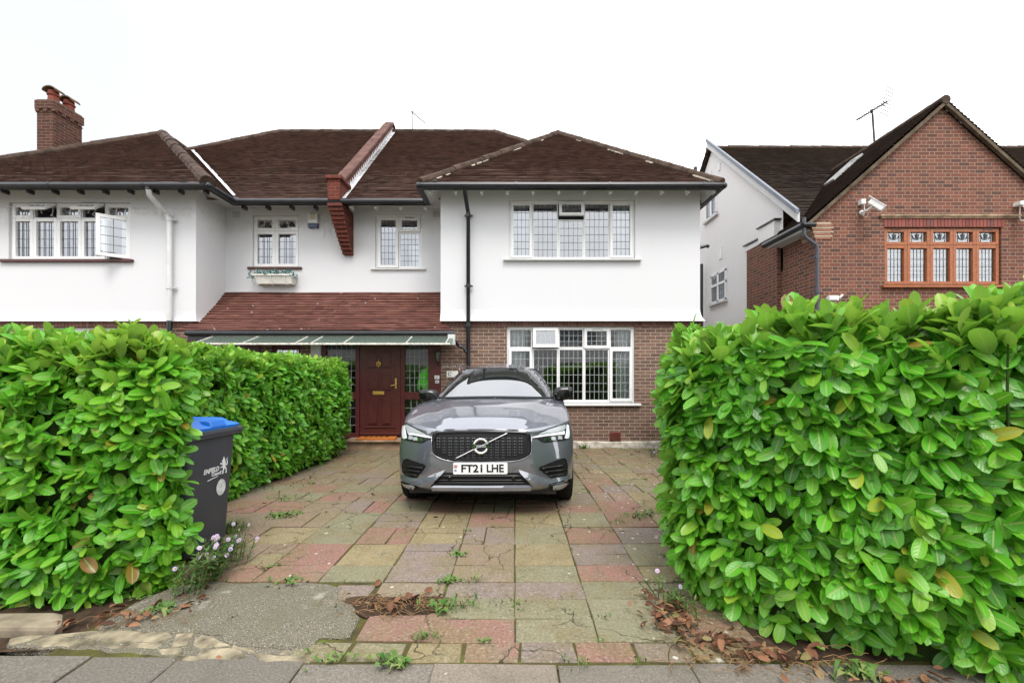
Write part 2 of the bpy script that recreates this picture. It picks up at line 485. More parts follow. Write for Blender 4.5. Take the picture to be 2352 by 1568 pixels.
def ridge(mb, a, b, r=0.09, seg_len=0.32, sink=0.35):
    """line of half-round tiles with visible joints"""
    a, b = Vector(a), Vector(b); n = max(2, int((b-a).length/seg_len)); d = (b-a)/n
    for i in range(n):
        p, q = a + d*i, a + d*(i+1.04)
        w = random.uniform(0.94, 1.06)
        off = Vector((0, 0, -r*sink + random.uniform(-.006, .006)))
        mb.tube([p+off, p+off+d*0.03, q+off], [r*w*0.98, r*w*1.03, r*w*0.95], 10)

def box_gutter(mb, a, b, r=0.062):
    a, b = Vector(a), Vector(b)
    mb.tube([a, b], r, 10)

def leaded(mb, x0, x1, z0, z1, y, nx, nz, w=0.010):
    for i in range(1, nx):
        x = x0 + (x1-x0)*i/nx; mb.box(x-w/2, x+w/2, y-0.004, y+0.004, z0, z1)
    for j in range(1, nz):
        z = z0 + (z1-z0)*j/nz; mb.box(x0, x1, y-0.005, y+0.003, z-w/2, z+w/2)

def frame_rect(mb, x0, x1, z0, z1, y0, y1, w):
    mb.box(x0, x0+w, y0, y1, z0, z1); mb.box(x1-w, x1, y0, y1, z0, z1)
    mb.box(x0+w, x1-w, y0+0.001, y1, z0, z0+w); mb.box(x0+w, x1-w, y0+0.001, y1, z1-w, z1)

def window(house, name, y, x0, x1, z0, z1, lights, fr=0.045, mat='upvc', glass='glass', lead='leading', lw=0.0075,
           sill=None, room='room', curtains=(), depth=1.6, blind=None, deep=None, label=None):
    """lights: dicts x0,x1,z0,z1 (metres), sash width, nx,nz leads, kind fixed|sash. y is the outer face of the frame"""
    fm, gm, lm = MB(), MB(), MB()
    frame_rect(fm, x0, x1, z0, z1, y, y+0.07, fr)
    for L in lights:
        a, b, c, d = L['x0'], L['x1'], L['z0'], L['z1']
        kind = L.get('kind', 'fixed'); s = L.get('s', 0.035)
        if kind in ('fixed', 'sash'):
            yy = y - (0.018 if kind == 'sash' else -0.012)
            frame_rect(fm, a+0.002, b-0.002, c+0.002, d-0.002, yy, y+0.055, s)
            if kind == 'sash' and L.get('vent'):
                lm.box(a+(b-a)*.3, a+(b-a)*.72, yy-0.012, yy, d-0.028, d-0.016)
            ga, gb, gc, gd = a+s, b-s, c+s, d-s
            gy = y + 0.028
            gm.poly([(ga,gy,gc),(gb,gy,gc),(gb,gy,gd),(ga,gy,gd)])
            if L.get('xs') or L.get('zs'):
                for fx in L.get('xs', ()):
                    x = ga+(gb-ga)*fx; lm.box(x-lw/2, x+lw/2, gy-0.006, gy+0.002, gc, gd)
                for fz in L.get('zs', ()):
                    z = gc+(gd-gc)*fz; lm.box(ga, gb, gy-0.007, gy+0.001, z-lw/2, z+lw/2)
            else: leaded(lm, ga, gb, gc, gd, gy, L.get('nx', 4), L.get('nz', 6), lw)
            mo = L.get('motif')
            if mo:
                cx, cz, q = (ga+gb)/2, (gc+gd)/2, min(gb-ga, gd-gc)*0.5
                for k in range(4):
                    an = k*math.pi/2; e = Vector((math.cos(an), 0, math.sin(an))); f = Vector((-e.z, 0, e.x))
                    o_ = Vector((cx, gy-0.003, cz)); ln = q*(0.95 if k % 2 else 1.15)
                    gm.cm = 1 if k % 2 == 0 else 2
                    gm.prism([o_+e*q*.18, o_+e*ln*.6+f*q*.28, o_+e*ln, o_+e*ln*.6-f*q*.28], (0, -0.003, 0))
                gm.cm = 2
                gm.prism([(cx-q*.25,gy-0.005,cz),(cx,gy-0.005,cz-q*.25),(cx+q*.25,gy-0.005,cz),(cx,gy-0.005,cz+q*.25)], (0,-0.003,0))
                gm.cm = 0
    # mullions and transoms between lights
    w = fm.build(name, M[mat], house, bevel=0.004, seg=1)
    if label: w["label"] = label
    mats = [M[glass]]
    if any(L.get('motif') for L in lights): mats += [M['stained_green'], M['stained_red']]
    if gm.f: gm.build("glass", mats, w)
    if lm.f: lm.build("leading", M[lead], w)
    if sill:
        sm = MB(); a, b, zt, th, pr, mt = sill
        sm.box(a, b, y-pr, y+0.03, zt-th, zt); sm.build("sill", M[mt], w, bevel=0.006, seg=1)
    # the room seen through the glass
    rm = MB(); g = 0.09; a, b, c, d = x0-0.35, x1+0.35, z0-0.5, z1+0.2; Y0, Y1 = y+g+.05, y+g+depth
    rm.poly([(a,Y1,c),(b,Y1,c),(b,Y1,d),(a,Y1,d)]); rm.poly([(a,Y0,c),(a,Y1,c),(a,Y1,d),(a,Y0,d)])
    rm.poly([(b,Y0,c),(b,Y0,d),(b,Y1,d),(b,Y1,c)]); rm.poly([(a,Y0,d),(a,Y1,d),(b,Y1,d),(b,Y0,d)]); rm.poly([(a,Y0,c),(b,Y0,c),(b,Y1,c),(a,Y1,c)])
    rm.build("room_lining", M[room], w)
    for (ca, cb, cz0, cz1, cmat) in curtains:
        cm_ = MB(); n = max(6, int((cb-ca)/0.025)); rows = []
        for i in range(n+1):
            x = ca + (cb-ca)*i/n; q = y+0.16+0.022*math.sin(i*1.55+ca*9)
            rows.append([(x, q, cz0), (x + random.uniform(-.004,.004), q, cz1)])
        cm_.grid(rows); o = cm_.build("curtain", M[cmat], w, smooth=True)
        sol = None
    return w

def cells(xs, zs, spec):
    """xs, zs boundaries -> list of light dicts; spec[(i,j)] overrides"""
    out = []
    for i in range(len(xs)-1):
        for j in range(len(zs)-1):
            d = dict(x0=xs[i], x1=xs[i+1], z0=zs[j], z1=zs[j+1]); sp = spec.get((i, j), {})
            if sp is None: continue
            d.update(sp); out.append(d)
    return out

M['stained_green'] = plain("stained_green_glass", (0.05,0.13,0.10), 0.15, 0.6)
M['stained_red'] = plain("stained_red_glass", (0.16,0.06,0.06), 0.15, 0.6)

YW, YE, YR, YRE = 9.35, 8.87, 10.30, 9.685     # wing wall, wing eave, recessed wall, recessed eave
ZE = 5.46
PARTY = -4.05

# ================================================================== the pair of houses
right_house = thing("semi_detached_house", (1.2, YW, 0), "white rendered semi-detached house with hipped tile roof and brick ground floor behind the parked car", "house", "pair of semi-detached houses")
left_house = thing("semi_detached_house", (-9.7, YW, 0), "white rendered semi-detached house with brick chimney and open windows above the left hedge", "house", "pair of semi-detached houses")

# ---- window openings
def opening(px0, px1, py0, py1, Y): return (ax(px0, Y), ax(px1, Y), az(py1, Y), az(py0, Y))
W1 = opening(20, 300, 465, 597, YW)
W2 = opening(580, 686, 495, 614, YR)
W3 = opening(862, 969, 492, 617, YR)
W4 = opening(1169, 1459, 459, 596, YW)
W5 = opening(1164, 1458, 749, 926, YW+0.04)

# ---- walls, right house
mb = MB()
XR0, XR1, XRI = ax(1012, YW), ax(1608, YW), None
ZB = az(738, YW)                                  # foot of the render
wall_front(mb, XR0, XR1, ZB+0.26, 5.56, YW, [W4])
prof = [(0.26, 0), (0.16, 0.012), (0.08, 0.035), (0.02, 0.07), (0.0, 0.085)]
for i in range(len(prof)-1):                      # bell-mouth foot
    (za, ya), (zb, yb) = prof[i], prof[i+1]
    mb.poly([(XR0, YW-yb, ZB+zb), (XR1+yb, YW-yb, ZB+zb), (XR1+ya, YW-ya, ZB+za), (XR0, YW-ya, ZB+za)])
    mb.poly([(XR1+yb, YW-yb, ZB+zb), (XR1+yb, YW+9, ZB+zb), (XR1+ya, YW+9, ZB+za), (XR1+ya, YW-ya, ZB+za)])
mb.poly([(XR0, YW-0.085, ZB), (XR0, YW+0.06, ZB), (XR1+.085, YW+.06, ZB), (XR1+.085, YW-.085, ZB)])
mb.poly([(XR1, YW, ZB+.26), (XR1, YW+9, ZB+.26), (XR1, YW+9, 5.56), (XR1, YW, 5.56)])
mb.poly([(XR0, YR, ZB), (XR0, YW, ZB+.26), (XR0, YW, 5.56), (XR0, YR, 5.56)])
mb.poly([(XR0, YW, ZB+.26), (XR0, YR, ZB), (XR0, YW-.085, ZB)])
wall_front(mb, PARTY, XR0, 3.2, 5.56, YR, [W3])
mb.build("rendered_wall", M['render'], right_house)
mb = MB(); BY = YW + 0.04
wall_front(mb, XR0-0.02, XR1+0.03, 0.0, ZB, BY, [W5])
mb.poly([(XR1+.03, BY, 0), (XR1+.03, BY+9, 0), (XR1+.03, BY+9, ZB), (XR1+.03, BY, ZB)])
mb.build("brick_wall", M['brick'], right_house)
mb = MB()                                         # soldier course over the ground floor
x = XR0 - 0.02; zs0, zs1 = az(750, BY), ZB-0.002
while x < XR1 + 0.03:
    mb.cr = random.random(); mb.box(x+0.004, min(x+0.071, XR1+.03), BY-0.014, BY+0.02, zs0+0.004, zs1-.004); x += 0.075
mb.cr = None
mb.build("soldier_course", mat_tile("soldier_brick", [(0.10,0.05,0.04),(0.17,0.085,0.065),(0.13,0.065,0.05),(0.20,0.10,0.08)]), right_house)
mb = MB(); mb.box(XR0-0.02, XR1+0.03, BY-0.005, BY+.01, zs0, zs1); mb.build("soldier_mortar", plain("mortar", (0.30,0.25,0.18), 0.9), right_house)
mb = MB()                                         # plinth
n = 46; px = [XR0 + (XR1-XR0+.1)*i/n for i in range(n+1)]
for i in range(n):
    h0 = 0.115 + 0.03*noise.noise(Vector((px[i]*2.2, 1, 0))); h1 = 0.115 + 0.03*noise.noise(Vector((px[i+1]*2.2, 1, 0)))
    mb.poly([(px[i], BY-.055, -.02), (px[i+1], BY-.055, -.02), (px[i+1], BY-.05, h1), (px[i], BY-.05, h0)])
    mb.poly([(px[i], BY-.05, h0), (px[i+1], BY-.05, h1), (px[i+1], BY+.02, h1+.02), (px[i], BY+.02, h0+.02)])
mb.build("plinth", plain("limewashed_plinth", (0.46,0.42,0.36), 0.9, 0.2, vary=0.5, scale=7, bump=0.5), right_house)
# air brick
mb = MB(); a, b, c, d = opening(1400, 1426, 992, 1016, BY)
mb.box(a, b, BY-.012, BY+.01, c, d)
o = mb.build("air_brick", M['terracotta'], right_house)
mb = MB()
for i in range(6):
    for j in range(5):
        mb.box(a+.02+i*.034, a+.043+i*.034, BY-.0145, BY-.006, c+.02+j*.037, c+.045+j*.037)
mb.build("air_holes", M['black'], o)

# ---- walls, left house
mb = MB()
XL1, XL0 = ax(450, YW), -13.0
wall_front(mb, XL0, XL1, ZB+0.22, 5.56, YW, [W1])
zb_ = az(741, YW)
for i in range(len(prof)-1):
    (za, ya), (zb, yb) = prof[i], prof[i+1]; ya *= .4; yb *= .4; za *= .85; zb *= .85
    mb.poly([(XL0, YW-yb, ZB+zb), (XL1+yb, YW-yb, ZB+zb), (XL1+ya, YW-ya, ZB+za), (XL0, YW-ya, ZB+za)])
    mb.poly([(XL1+yb, YW-yb, ZB+zb), (XL1+yb, YR, ZB+zb), (XL1+ya, YR, ZB+za), (XL1+ya, YW-ya, ZB+za)])
mb.poly([(XL0, YW-.034, ZB), (XL0, YW+.06, ZB), (XL1+.034, YW+.06, ZB), (XL1+.034, YW-.034, ZB)])
mb.poly([(XL1, YW, ZB+.2), (XL1, YR, ZB+.2), (XL1, YR, 5.56), (XL1, YW, 5.56)])
wall_front(mb, XL1, PARTY, 3.2, 5.56, YR, [W2])
mb.poly([(XL0, YW+9, ZB), (XL0, YW, ZB), (XL0, YW, 5.56), (XL0, YW+9, 5.56)])
mb.build("rendered_wall", M['render'], left_house)
mb = MB(); wall_front(mb, XL0, XL1+.02, 0, ZB, BY, [opening(60, 310, 752, 900, BY)])
mb.build("brick_wall", M['brick'], left_house)
a, b, c, d = opening(60, 310, 752, 900, BY)
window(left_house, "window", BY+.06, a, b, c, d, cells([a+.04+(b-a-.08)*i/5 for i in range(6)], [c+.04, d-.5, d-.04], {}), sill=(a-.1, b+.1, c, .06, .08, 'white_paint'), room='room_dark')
mb = MB(); x = XL0
while x < XL1:
    mb.cr = random.random(); mb.box(x+.004, x+.071, BY-.014, BY+.02, zs0, zs1); x += .075
mb.cr = None
mb.build("soldier_course", bpy.data.materials["soldier_brick"], left_house)

# ---- hidden rear shells so the houses are solid from the side
for H, xa, xb in ((left_house, XL0, PARTY), (right_house, PARTY, XR1)):
    mb = MB(); mb.box(xa+.05, xb-.05, 18.9, 19.1, 0, 5.56); mb.build("rear_wall", M['render'], H)

# ---- roofs
SL = 0.864
def slope_v(dy, dz): return Vector((0, dy, dz)).normalized()
# main front slopes
RY, RZ = 14.56, 9.67; RXR, RXL = -0.70, -7.86
Lv = math.hypot(RY-YRE, RZ-ZE)
EXR, EXL = 4.18, -12.74
def rdev(u, v): return 0.025*noise.noise(Vector((u*0.4, v*0.35, 3.1)))
tile_roof("main_roof", M['tile'], (0, YRE, ZE), (1,0,0), (0, RY-YRE, RZ-ZE), [(PARTY+.1, 0), (EXR, 0), (RXR, Lv), (PARTY-.1, Lv)], right_house, dev=rdev)
tile_roof("main_roof", M['tile'], (0, YRE, ZE), (1,0,0), (0, RY-YRE, RZ-ZE), [(EXL, 0), (PARTY+.1, 0), (PARTY-.1, Lv), (RXL, Lv)], left_house, dev=rdev)
# side and rear slopes (plain steps, mostly unseen)
tile_roof("side_roof", M['tile'], (EXR, YRE, ZE), (0,1,0), (RXR-EXR, 0, RZ-ZE), [(0,0),(9.75,0),(4.88,math.hypot(RXR-EXR,RZ-ZE))], right_house, gauge=0.2, tw=.33)
tile_roof("side_roof", M['tile'], (EXL, YRE, ZE), (0,1,0), (RXL-EXL, 0, RZ-ZE), [(0,0),(9.75,0),(4.88,math.hypot(RXL-EXL,RZ-ZE))], left_house, gauge=0.2, tw=.33)
tile_roof("rear_roof", M['tile'], (0, 2*RY-YRE, ZE), (1,0,0), (0, YRE-RY, RZ-ZE), [(PARTY,0),(EXR,0),(RXR,Lv),(PARTY,Lv)], right_house, gauge=0.25, tw=.5)
tile_roof("rear_roof", M['tile'], (0, 2*RY-YRE, ZE), (1,0,0), (0, YRE-RY, RZ-ZE), [(EXL,0),(PARTY,0),(PARTY,Lv),(RXL,Lv)], left_house, gauge=0.25, tw=.5)
# wing roofs
AY, AZ = 12.10, 8.25
def wing_roof(H, xa, xb, xm):
    L = math.hypot(AY-YE, AZ-ZE)
    tile_roof("wing_roof", M['tile'], (0, YE, ZE), (1,0,0), (0, AY-YE, AZ-ZE), [(xa,0),(xb,0),(xm,L)], H, dev=rdev)
    for xe in (xa, xb):
        L2 = math.hypot(xm-xe, AZ-ZE); Yv = YRE + (AZ-ZE)/SL; dY = Yv - YE
        tile_roof("wing_side_roof", M['tile'], (xe, YE, ZE), (0,1,0), (xm-xe, 0, AZ-ZE), [(0,0),(YRE-YE+.15,0),(Yv-YE+.1,L2),(AY-YE,L2)], H, dev=rdev)
    mb = MB()
    ridge(mb, (xa-.02, YE-.02, ZE+.03), (xm, AY, AZ+.03), 0.10); ridge(mb, (xb+.02, YE-.02, ZE+.03), (xm, AY, AZ+.03), 0.10)
    ridge(mb, (xm, AY-.05, AZ+.03), (xm, YRE+(AZ-ZE)/SL, AZ+.03), 0.10)
    return mb
WRX = (ax(968, YE), ax(1655, YE), 1.19); WLX = (-13.26, ax(477, YE), -9.78)
mb = wing_roof(right_house, *WRX)
ridge(mb, (EXR, YRE, ZE), (RXR, RY, RZ+.03), .10); ridge(mb, (PARTY, RY, RZ+.04), (RXR, RY, RZ+.03), .10)
mb.build("hip_tiles", M['ridge'], right_house, smooth=False)
mb = wing_roof(left_house, *WLX)
ridge(mb, (WLX[1]+.03, YE-.03, ZE+.03), (WLX[2], AY, AZ+.02), .14, .34)
ridge(mb, (EXL, YRE, ZE), (RXL, RY, RZ+.03), .10); ridge(mb, (RXL, RY, RZ+.03), (PARTY, RY, RZ+.04), .10)
mb.build("hip_tiles", M['ridge'], left_house)
# crumbling mortar along the right wing hips
M['old_mortar'] = plain("pale_mortar", (0.42,0.38,0.30), .95, .1, vary=.3)
for s_, e_ in (((WRX[0], YE, ZE), (1.19, AY, AZ)), ((WRX[1], YE, ZE), (1.19, AY, AZ))):
    s_, e_ = Vector(s_), Vector(e_)
    side = 1 if s_.x < 0 else -1
    for k in range(16):
        f = random.choice((.04,.08,.30,.34,.52,.55,.57,.8)) + random.gauss(0,.025)
        if side > 0 and random.random() < .5: continue
        p = s_ + (e_-s_)*f + Vector((side*(.10), -.05, -.01)); dd = (e_-s_).normalized()
        mb = MB(); mb.tube([p, p+dd*random.uniform(.05,.22)], random.uniform(.010,.022), 5); mb.build("hip_mortar", M['old_mortar'], right_house)
# valley flashing of the left wing
mb = MB()
a = Vector((WLX[1]+.02, YRE-.02, ZE+.04)); Yv = YRE+(AZ-ZE)/SL; b = Vector((WLX[2]+.15, Yv-.05, AZ+.0))
b = a + (b-a)*0.92
dr = (b-a).normalized(); sd = Vector((1,0,0)).cross(dr).cross(dr)
for k in range(24):
    p, q = a+(b-a)*k/24, a+(b-a)*(k+1)/24
    w_ = .055 + random.uniform(-.01,.01)
    mb.poly([p+Vector((0,-.01,.03)), p+Vector((w_*1.0,-.01,.045)), q+Vector((w_,-.01,.045)), q+Vector((0,-.01,.03))])
    mb.poly([p+Vector((-.05,.0,.07)), p+Vector((0,-.01,.03)), q+Vector((0,-.01,.03)), q+Vector((-.05,.0,.07))])
mb.build("valley_flashing", M['lead'], left_house)

# ---- party-wall parapet between the two
par = MB(); xA, xB, hw = -3.98, -4.20, 0.135
pz = lambda y: ZE + SL*(y-YRE)
pa = lambda y: xA + (xB-xA)*(y-YRE)/(RY-YRE)
y0, y1 = YRE-0.05, RY+0.35
for sgn in (0,):
    n = 26
    for k in range(n):
        ya, yb = y0+(y1-y0)*k/n, y0+(y1-y0)*(k+1)/n
        xa, xb = pa(ya), pa(yb)
        par.obox((xa-hw*.8, ya, min(pz(ya), RZ)-.1), (2*hw*.8, 0, 0), (xb-xa, yb-ya, min(pz(yb),RZ)-min(pz(ya),RZ)), (0,0,.33))
party = par.build("party_wall", M['brick_corbel'], right_house)
cop = MB(); n = 17
for k in range(n):
    ya, yb = y0+.18+(y1-y0-.18)*k/n, y0+.18+(y1-y0-.18)*(k+1)/n
    xa, xb = pa(ya), pa(yb); za, zb = min(pz(ya), RZ+.02)+.25, min(pz(yb), RZ+.02)+.25
    j = random.uniform(0,.014)
    d_ = Vector((xb-xa, yb-ya-.012, zb-za))
    cop.cr = random.random()
    cop.obox((xa-hw, ya, za+j), (2*hw,0,0), d_, Vector((0,-.035,.075)))
cop.cr = None
cop.build("coping", M['coping'], party, bevel=.012, seg=1)
fl = MB(); n = 34                                 # zig-zag stepped flashing on the right side
for k in range(n):
    ya, yb = YRE+.0+(RY-YRE)*k/n, YRE+(RY-YRE)*(k+1)/n
    xa, xb = pa(ya)+hw*.8+.006, pa(yb)+hw*.8+.006
    za, zb = pz(ya), pz(yb)
    fl.poly([(xa, ya, za-.02), (xb, yb, zb-.02), (xb, yb, zb+.07), (xa, ya, za+.07)])
    fl.poly([(xa, ya, za+.07), (xb, yb, zb+.07), ((xa+xb)/2+.001, ya*.8+yb*.2, za+.22)])
    fl.poly([(xa, ya, za+.03), (xb, yb, zb+.03), (xb+.10, yb, zb+.032), (xa+.10, ya, za+.032)])
fl.build("stepped_flashing", M['lead'], party)
# brick kneeler and corbel
kb = MB(); xk = xA
kb.box(xk-.14, xk+.13, YRE-.12, YRE+.45, ZE-.05, ZE+.40)
kb.box(xk-.18, xk+.18, YRE-.17, YRE+.42, ZE+.40, ZE+.47)
zt = 5.36; nst = 12
for k in range(nst):
    z1_ = zt - k*.082; pr = (YR-YRE+.06)*(1-k/nst)**.8 + .03
    wv = .16 - .05*k/nst
    kb.box(xk+.0-wv+.012*k*.4, xk+.16, YR-pr, YR+.0, z1_-.076, z1_)
    kb.box(xk+.0-wv+.012*k*.4+.012, xk+.148, YR-pr+.014, YR, z1_-.082, z1_-.076)
kb.build("corbel", M['brick_corbel'], right_house)

# ---- eaves: soffits, rafter feet, fascia gutters
def eaves(H, a, b, back, dark, z=ZE, feet=True, skip=()):
    """a,b: eave line ends; back: vector from the eave line to the wall"""
    a, b, back = Vector(a), Vector(b), Vector(back)
    d = (b-a); L = d.length; d.normalize()
    bn = back.normalized(); m = MB(); m.poly([a+bn*.03+Vector((0,0,-.10)), b+bn*.03+Vector((0,0,-.10)), b+back+Vector((0,0,.07)), a+back+Vector((0,0,.07))])
    m.build("soffit", M['white_paint'], H)
    if feet:
        n = int(L/0.52)
        for k in range(n+1):
            p = a + d*(L*(k+.25)/(n+.5)); f = MB()
            f.obox(p+Vector((0,0,-.172))+back*.10, d*.055, back*.25, (0,0,.085))
            f.build("rafter_foot", M['gutter'] if dark else M['white_paint'], H)
    g = MB()
    o_ = -back.normalized()
    ea, eb = a + o_*.045 + Vector((0,0,-.065)), b + o_*.045 + Vector((0,0,-.065))
    g.tube([ea, eb], .062, 10)
    g.obox(a+Vector((0,0,-.13)), b-a, back.normalized()*.03, (0,0,.13))
    k = 0
    while k < L:
        p = ea + d*k; g.tube([p, p+d*.05], .068, 10); k += 1.9
    g.build("gutter", M['gutter'], H)
eaves(right_house, (WRX[0], YE, ZE), (WRX[1], YE, ZE), (0, YW-YE, 0), False)
eaves(right_house, (WRX[0], YRE, ZE), (WRX[0], YE-.06, ZE), (XR0-WRX[0], 0, 0), False, feet=False)
eaves(right_house, (WRX[1], YE-.06, ZE), (WRX[1], YE+9, ZE), (XR1-WRX[1], 0, 0), False, feet=False)
eaves(right_house, (PARTY+.2, YRE, ZE), (WRX[0], YRE, ZE), (0, YR-YRE, 0), False)
eaves(left_house, (WLX[0], YE, ZE), (WLX[1], YE, ZE), (0, YW-YE, 0), True)
eaves(left_house, (WLX[1], YE-.06, ZE), (WLX[1], YRE, ZE), (XL1-WLX[1], 0, 0), True, feet=False)
eaves(left_house, (WLX[1], YRE, ZE), (PARTY+.2, YRE, ZE), (0, YR-YRE, 0), True)

for H, xa, xb, corners in ((left_house, XL1-.05, WLX[1]+.1, [(WLX[1]+.045, YE-.045), (WLX[1]+.045, YRE-.045)]), (right_house, WRX[0]-.1, XR0+.05, [(WRX[0]-.045, YE-.045), (WRX[1]+.045, YE-.045), (WRX[0]-.045, YRE-.045)])):
    m = MB(); m.box(xa, xb, YRE-.02, YR+.02, ZE+.03, ZE+.04); m.build("soffit_return", M['white_paint'], H)
    for cx, cy in corners:
        m = MB(); m.lathe((cx, cy, ZE-.065), [(.066*math.sin(R(a)), -.066*math.cos(R(a))) for a in range(8, 180, 18)], 12); m.build("gutter_corner", M['gutter'], H, smooth=True)
# ---- porch roof (one slope per house, meeting at the party line)
YPE, ZPE, ZPT = 9.13, az(759, 9.13), az(672, YR)
Lp = math.hypot(YR-YPE, ZPT-ZPE)
def pdev(u, v): return -0.055*math.sin(math.pi*min(1, v/Lp)) + 0.016*noise.noise(Vector((u*.7, v, 8)))
xpl, xpr = ax(404, YPE), ax(1041, YPE)
tile_roof("porch_roof", M['tile_porch'], (0,YPE,ZPE), (1,0,0), (0,YR-YPE,ZPT-ZPE), [(-4.0,0),(xpr,0),(XR0-.0,Lp*.25),(XR0-.0,Lp),(-4.0,Lp)], right_house, gauge=.098, tw=.17, jit=.008, lift=.024, dev=pdev)
tile_roof("porch_roof", M['tile_porch'], (0,YPE,ZPE), (1,0,0), (0,YR-YPE,ZPT-ZPE), [(xpl,0),(-4.0,0),(-4.0,Lp),(XL1,Lp),(XL1,Lp*.3)], left_house, gauge=.098, tw=.17, jit=.008, lift=.024, dev=pdev)
for H, xa, xb in ((right_house, -4.0, xpr+.02), (left_house, xpl+.25, -4.0)):
    g = MB(); g.tube([(xa, YPE-.045, ZPE-.06), (xb, YPE-.045, ZPE-.06)], .058, 10)
    g.box(xa, xb, YPE-.0, YPE+.03, ZPE-.2, ZPE-.02)
    g.build("porch_gutter", M['gutter'], H)
    g = MB(); g.box(xa, xb, YPE+.03, BY, ZPE-.2, ZPE-.15); g.build("porch_soffit", M['white_paint'], H)

# ---- glazed canopy under the porch gutter
def canopy(H, xa, xb, bars, label):
    YB, YF, ZB_, ZF = YPE-.02, 8.55, az(773, 9.11), az(789, 8.55)
    m = MB(); m.obox((xa, YF, ZF), (xb-xa,0,0), (0,YB-YF,ZB_-ZF), (0,0,.008))
    c = m.build("canopy", M['canopy'], H)
    f = MB()
    f.obox((xa, YF-.02, ZF-.02), (xb-xa,0,0), (0,.03,0), (0,0,.035))
    f.obox((xa, YB-.02, ZB_+.0), (xb-xa,0,0), (0,.03,0), (0,0,.12))
    for x in bars:
        f.obox((x-.007, YF, ZF+.002), (.014,0,0), (0,YB-YF,ZB_-ZF), (0,0,.022))
    f.build("canopy_bars", M['old_white'], c)
t_ = NT("wired_canopy_glass"); t_.base((0.13,0.17,0.145), .18, .5); tr_ = t_.n("ShaderNodeBsdfTransparent"); tr_.inputs[0].default_value = (.86,.93,.88,1); mx_ = t_.n("ShaderNodeMixShader"); mx_.inputs[0].default_value = .38; t_.l(t_.b.outputs[0], mx_.inputs[1]); t_.l(tr_.outputs[0], mx_.inputs[2]); t_.l(mx_.outputs[0], t_.out.inputs[0])
M['canopy'] = t_.m
M['old_white'] = plain("flaking_white_paint", (0.62,0.59,0.52), .7, .3, vary=.35, scale=22)
canopy(right_house, -4.02, ax(1038, 8.8), [-4.0, -3.30*1.02, -2.10*1.02, ax(1024, 8.55)], None)
canopy(left_house, ax(455, 8.7), -4.03, [-6.3, -5.34, -4.31], None)
# end board of the canopy
mb = MB(); mb.box(ax(1024, 8.7), ax(1037, 8.7)+.03, 8.95, 9.1, az(792, 9.0), az(768, 9.0)); mb.build("canopy_end_board", M['white_paint'], right_house)

# ---- entrance: burgundy screen, door, side lights
DY = 9.40
ent = MB()
zt = 2.36; zd0 = .235
def vpost(a, b, y=DY-.02, z0=.2, z1=zt): ent.box(ax(a, DY), ax(b, DY), y, DY+.1, z0, z1)
vpost(740, 749); vpost(817, 826); vpost(921, 930); vpost(984, 1013, DY-.035)
ent.box(ax(749,DY), ax(817,DY), DY-.018, DY+.1, zt-.1, zt); ent.box(ax(826,DY), ax(921,DY), DY-.018, DY+.1, zt-.1, zt)
ent.box(ax(930,DY), ax(984,DY), DY-.018, DY+.1, zt-.1, zt)
ent.box(ax(930,DY), ax(984,DY), DY-.018, DY+.1, az(917,DY), az(900,DY)); ent.box(ax(749,DY), ax(817,DY), DY-.018, DY+.1, az(917,DY), az(900,DY))
ent.box(ax(930,DY), ax(984,DY), DY-.018, DY+.1, .2, az(996,DY)); ent.box(ax(749,DY), ax(817,DY), DY-.018, DY+.1, .2, az(994,DY))
screen = ent.build("porch_screen", M['burgundy'], right_house, bevel=.005, seg=1)
for a, b in ((749,817),(930,984)):
    g, l = MB(), MB()
    for c, d, nz in ((900, 786, 7), (996, 917, 4)):
        x0, x1, z0, z1 = ax(a,DY), ax(b,DY), az(c,DY), az(d,DY)
        g.poly([(x0,DY+.03,z0),(x1,DY+.03,z0),(x1,DY+.03,z1),(x0,DY+.03,z1)])
        nn = 6 if a == 749 else 5
        leaded(l, x0, x1, z0, z1, DY+.03, nn if c == 900 else nn-1, nz, .0095)
    g.build("side_light_glass", M['porch_glass'], screen); l.build("leading", M['leading_light'], screen)
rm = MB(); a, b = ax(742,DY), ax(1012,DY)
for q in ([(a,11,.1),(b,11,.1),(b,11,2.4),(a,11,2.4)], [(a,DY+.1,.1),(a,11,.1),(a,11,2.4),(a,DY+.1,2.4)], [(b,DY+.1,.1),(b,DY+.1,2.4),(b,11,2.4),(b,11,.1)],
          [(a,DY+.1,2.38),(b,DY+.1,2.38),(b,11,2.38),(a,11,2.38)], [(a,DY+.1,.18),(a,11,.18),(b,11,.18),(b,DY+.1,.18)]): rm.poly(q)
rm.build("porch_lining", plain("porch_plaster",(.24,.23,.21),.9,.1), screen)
# door leaf
dm = MB(); dx0, dx1, dz0, dz1 = ax(826.5,DY), ax(920.5,DY), zd0, zt-.1
dm.box(dx0, dx1, DY-.005, DY+.05, dz0, dz1)
dw = dx1-dx0
def panel(x0, x1, z0, z1):
    f = .028
    dm.prism([(x0,DY-.0055,z0),(x1,DY-.0055,z0),(x1,DY-.0055,z1),(x0,DY-.0055,z1)], (0,-.012,0))
    dm.box(x0+f, x1-f, DY-.036, DY-.018, z0+f, z1-f)
for (pa_, pb_) in ((845, 869), (877, 900)):
    panel(ax(pa_,DY), ax(pb_,DY), az(846,DY), az(808,DY))
    panel(ax(pa_,DY), ax(pb_,DY), az(897,DY), az(860,DY)-.0)
    panel(ax(pa_,DY), ax(pb_,DY), az(975,DY), az(912,DY))
dm.box(dx0+.10, dx1-.10, DY-.03, DY-.006, zd0+.19, zd0+.205); dm.box(dx0+.02, dx1-.02, DY-.025, DY-.006, zd0+.03, zd0+.08)
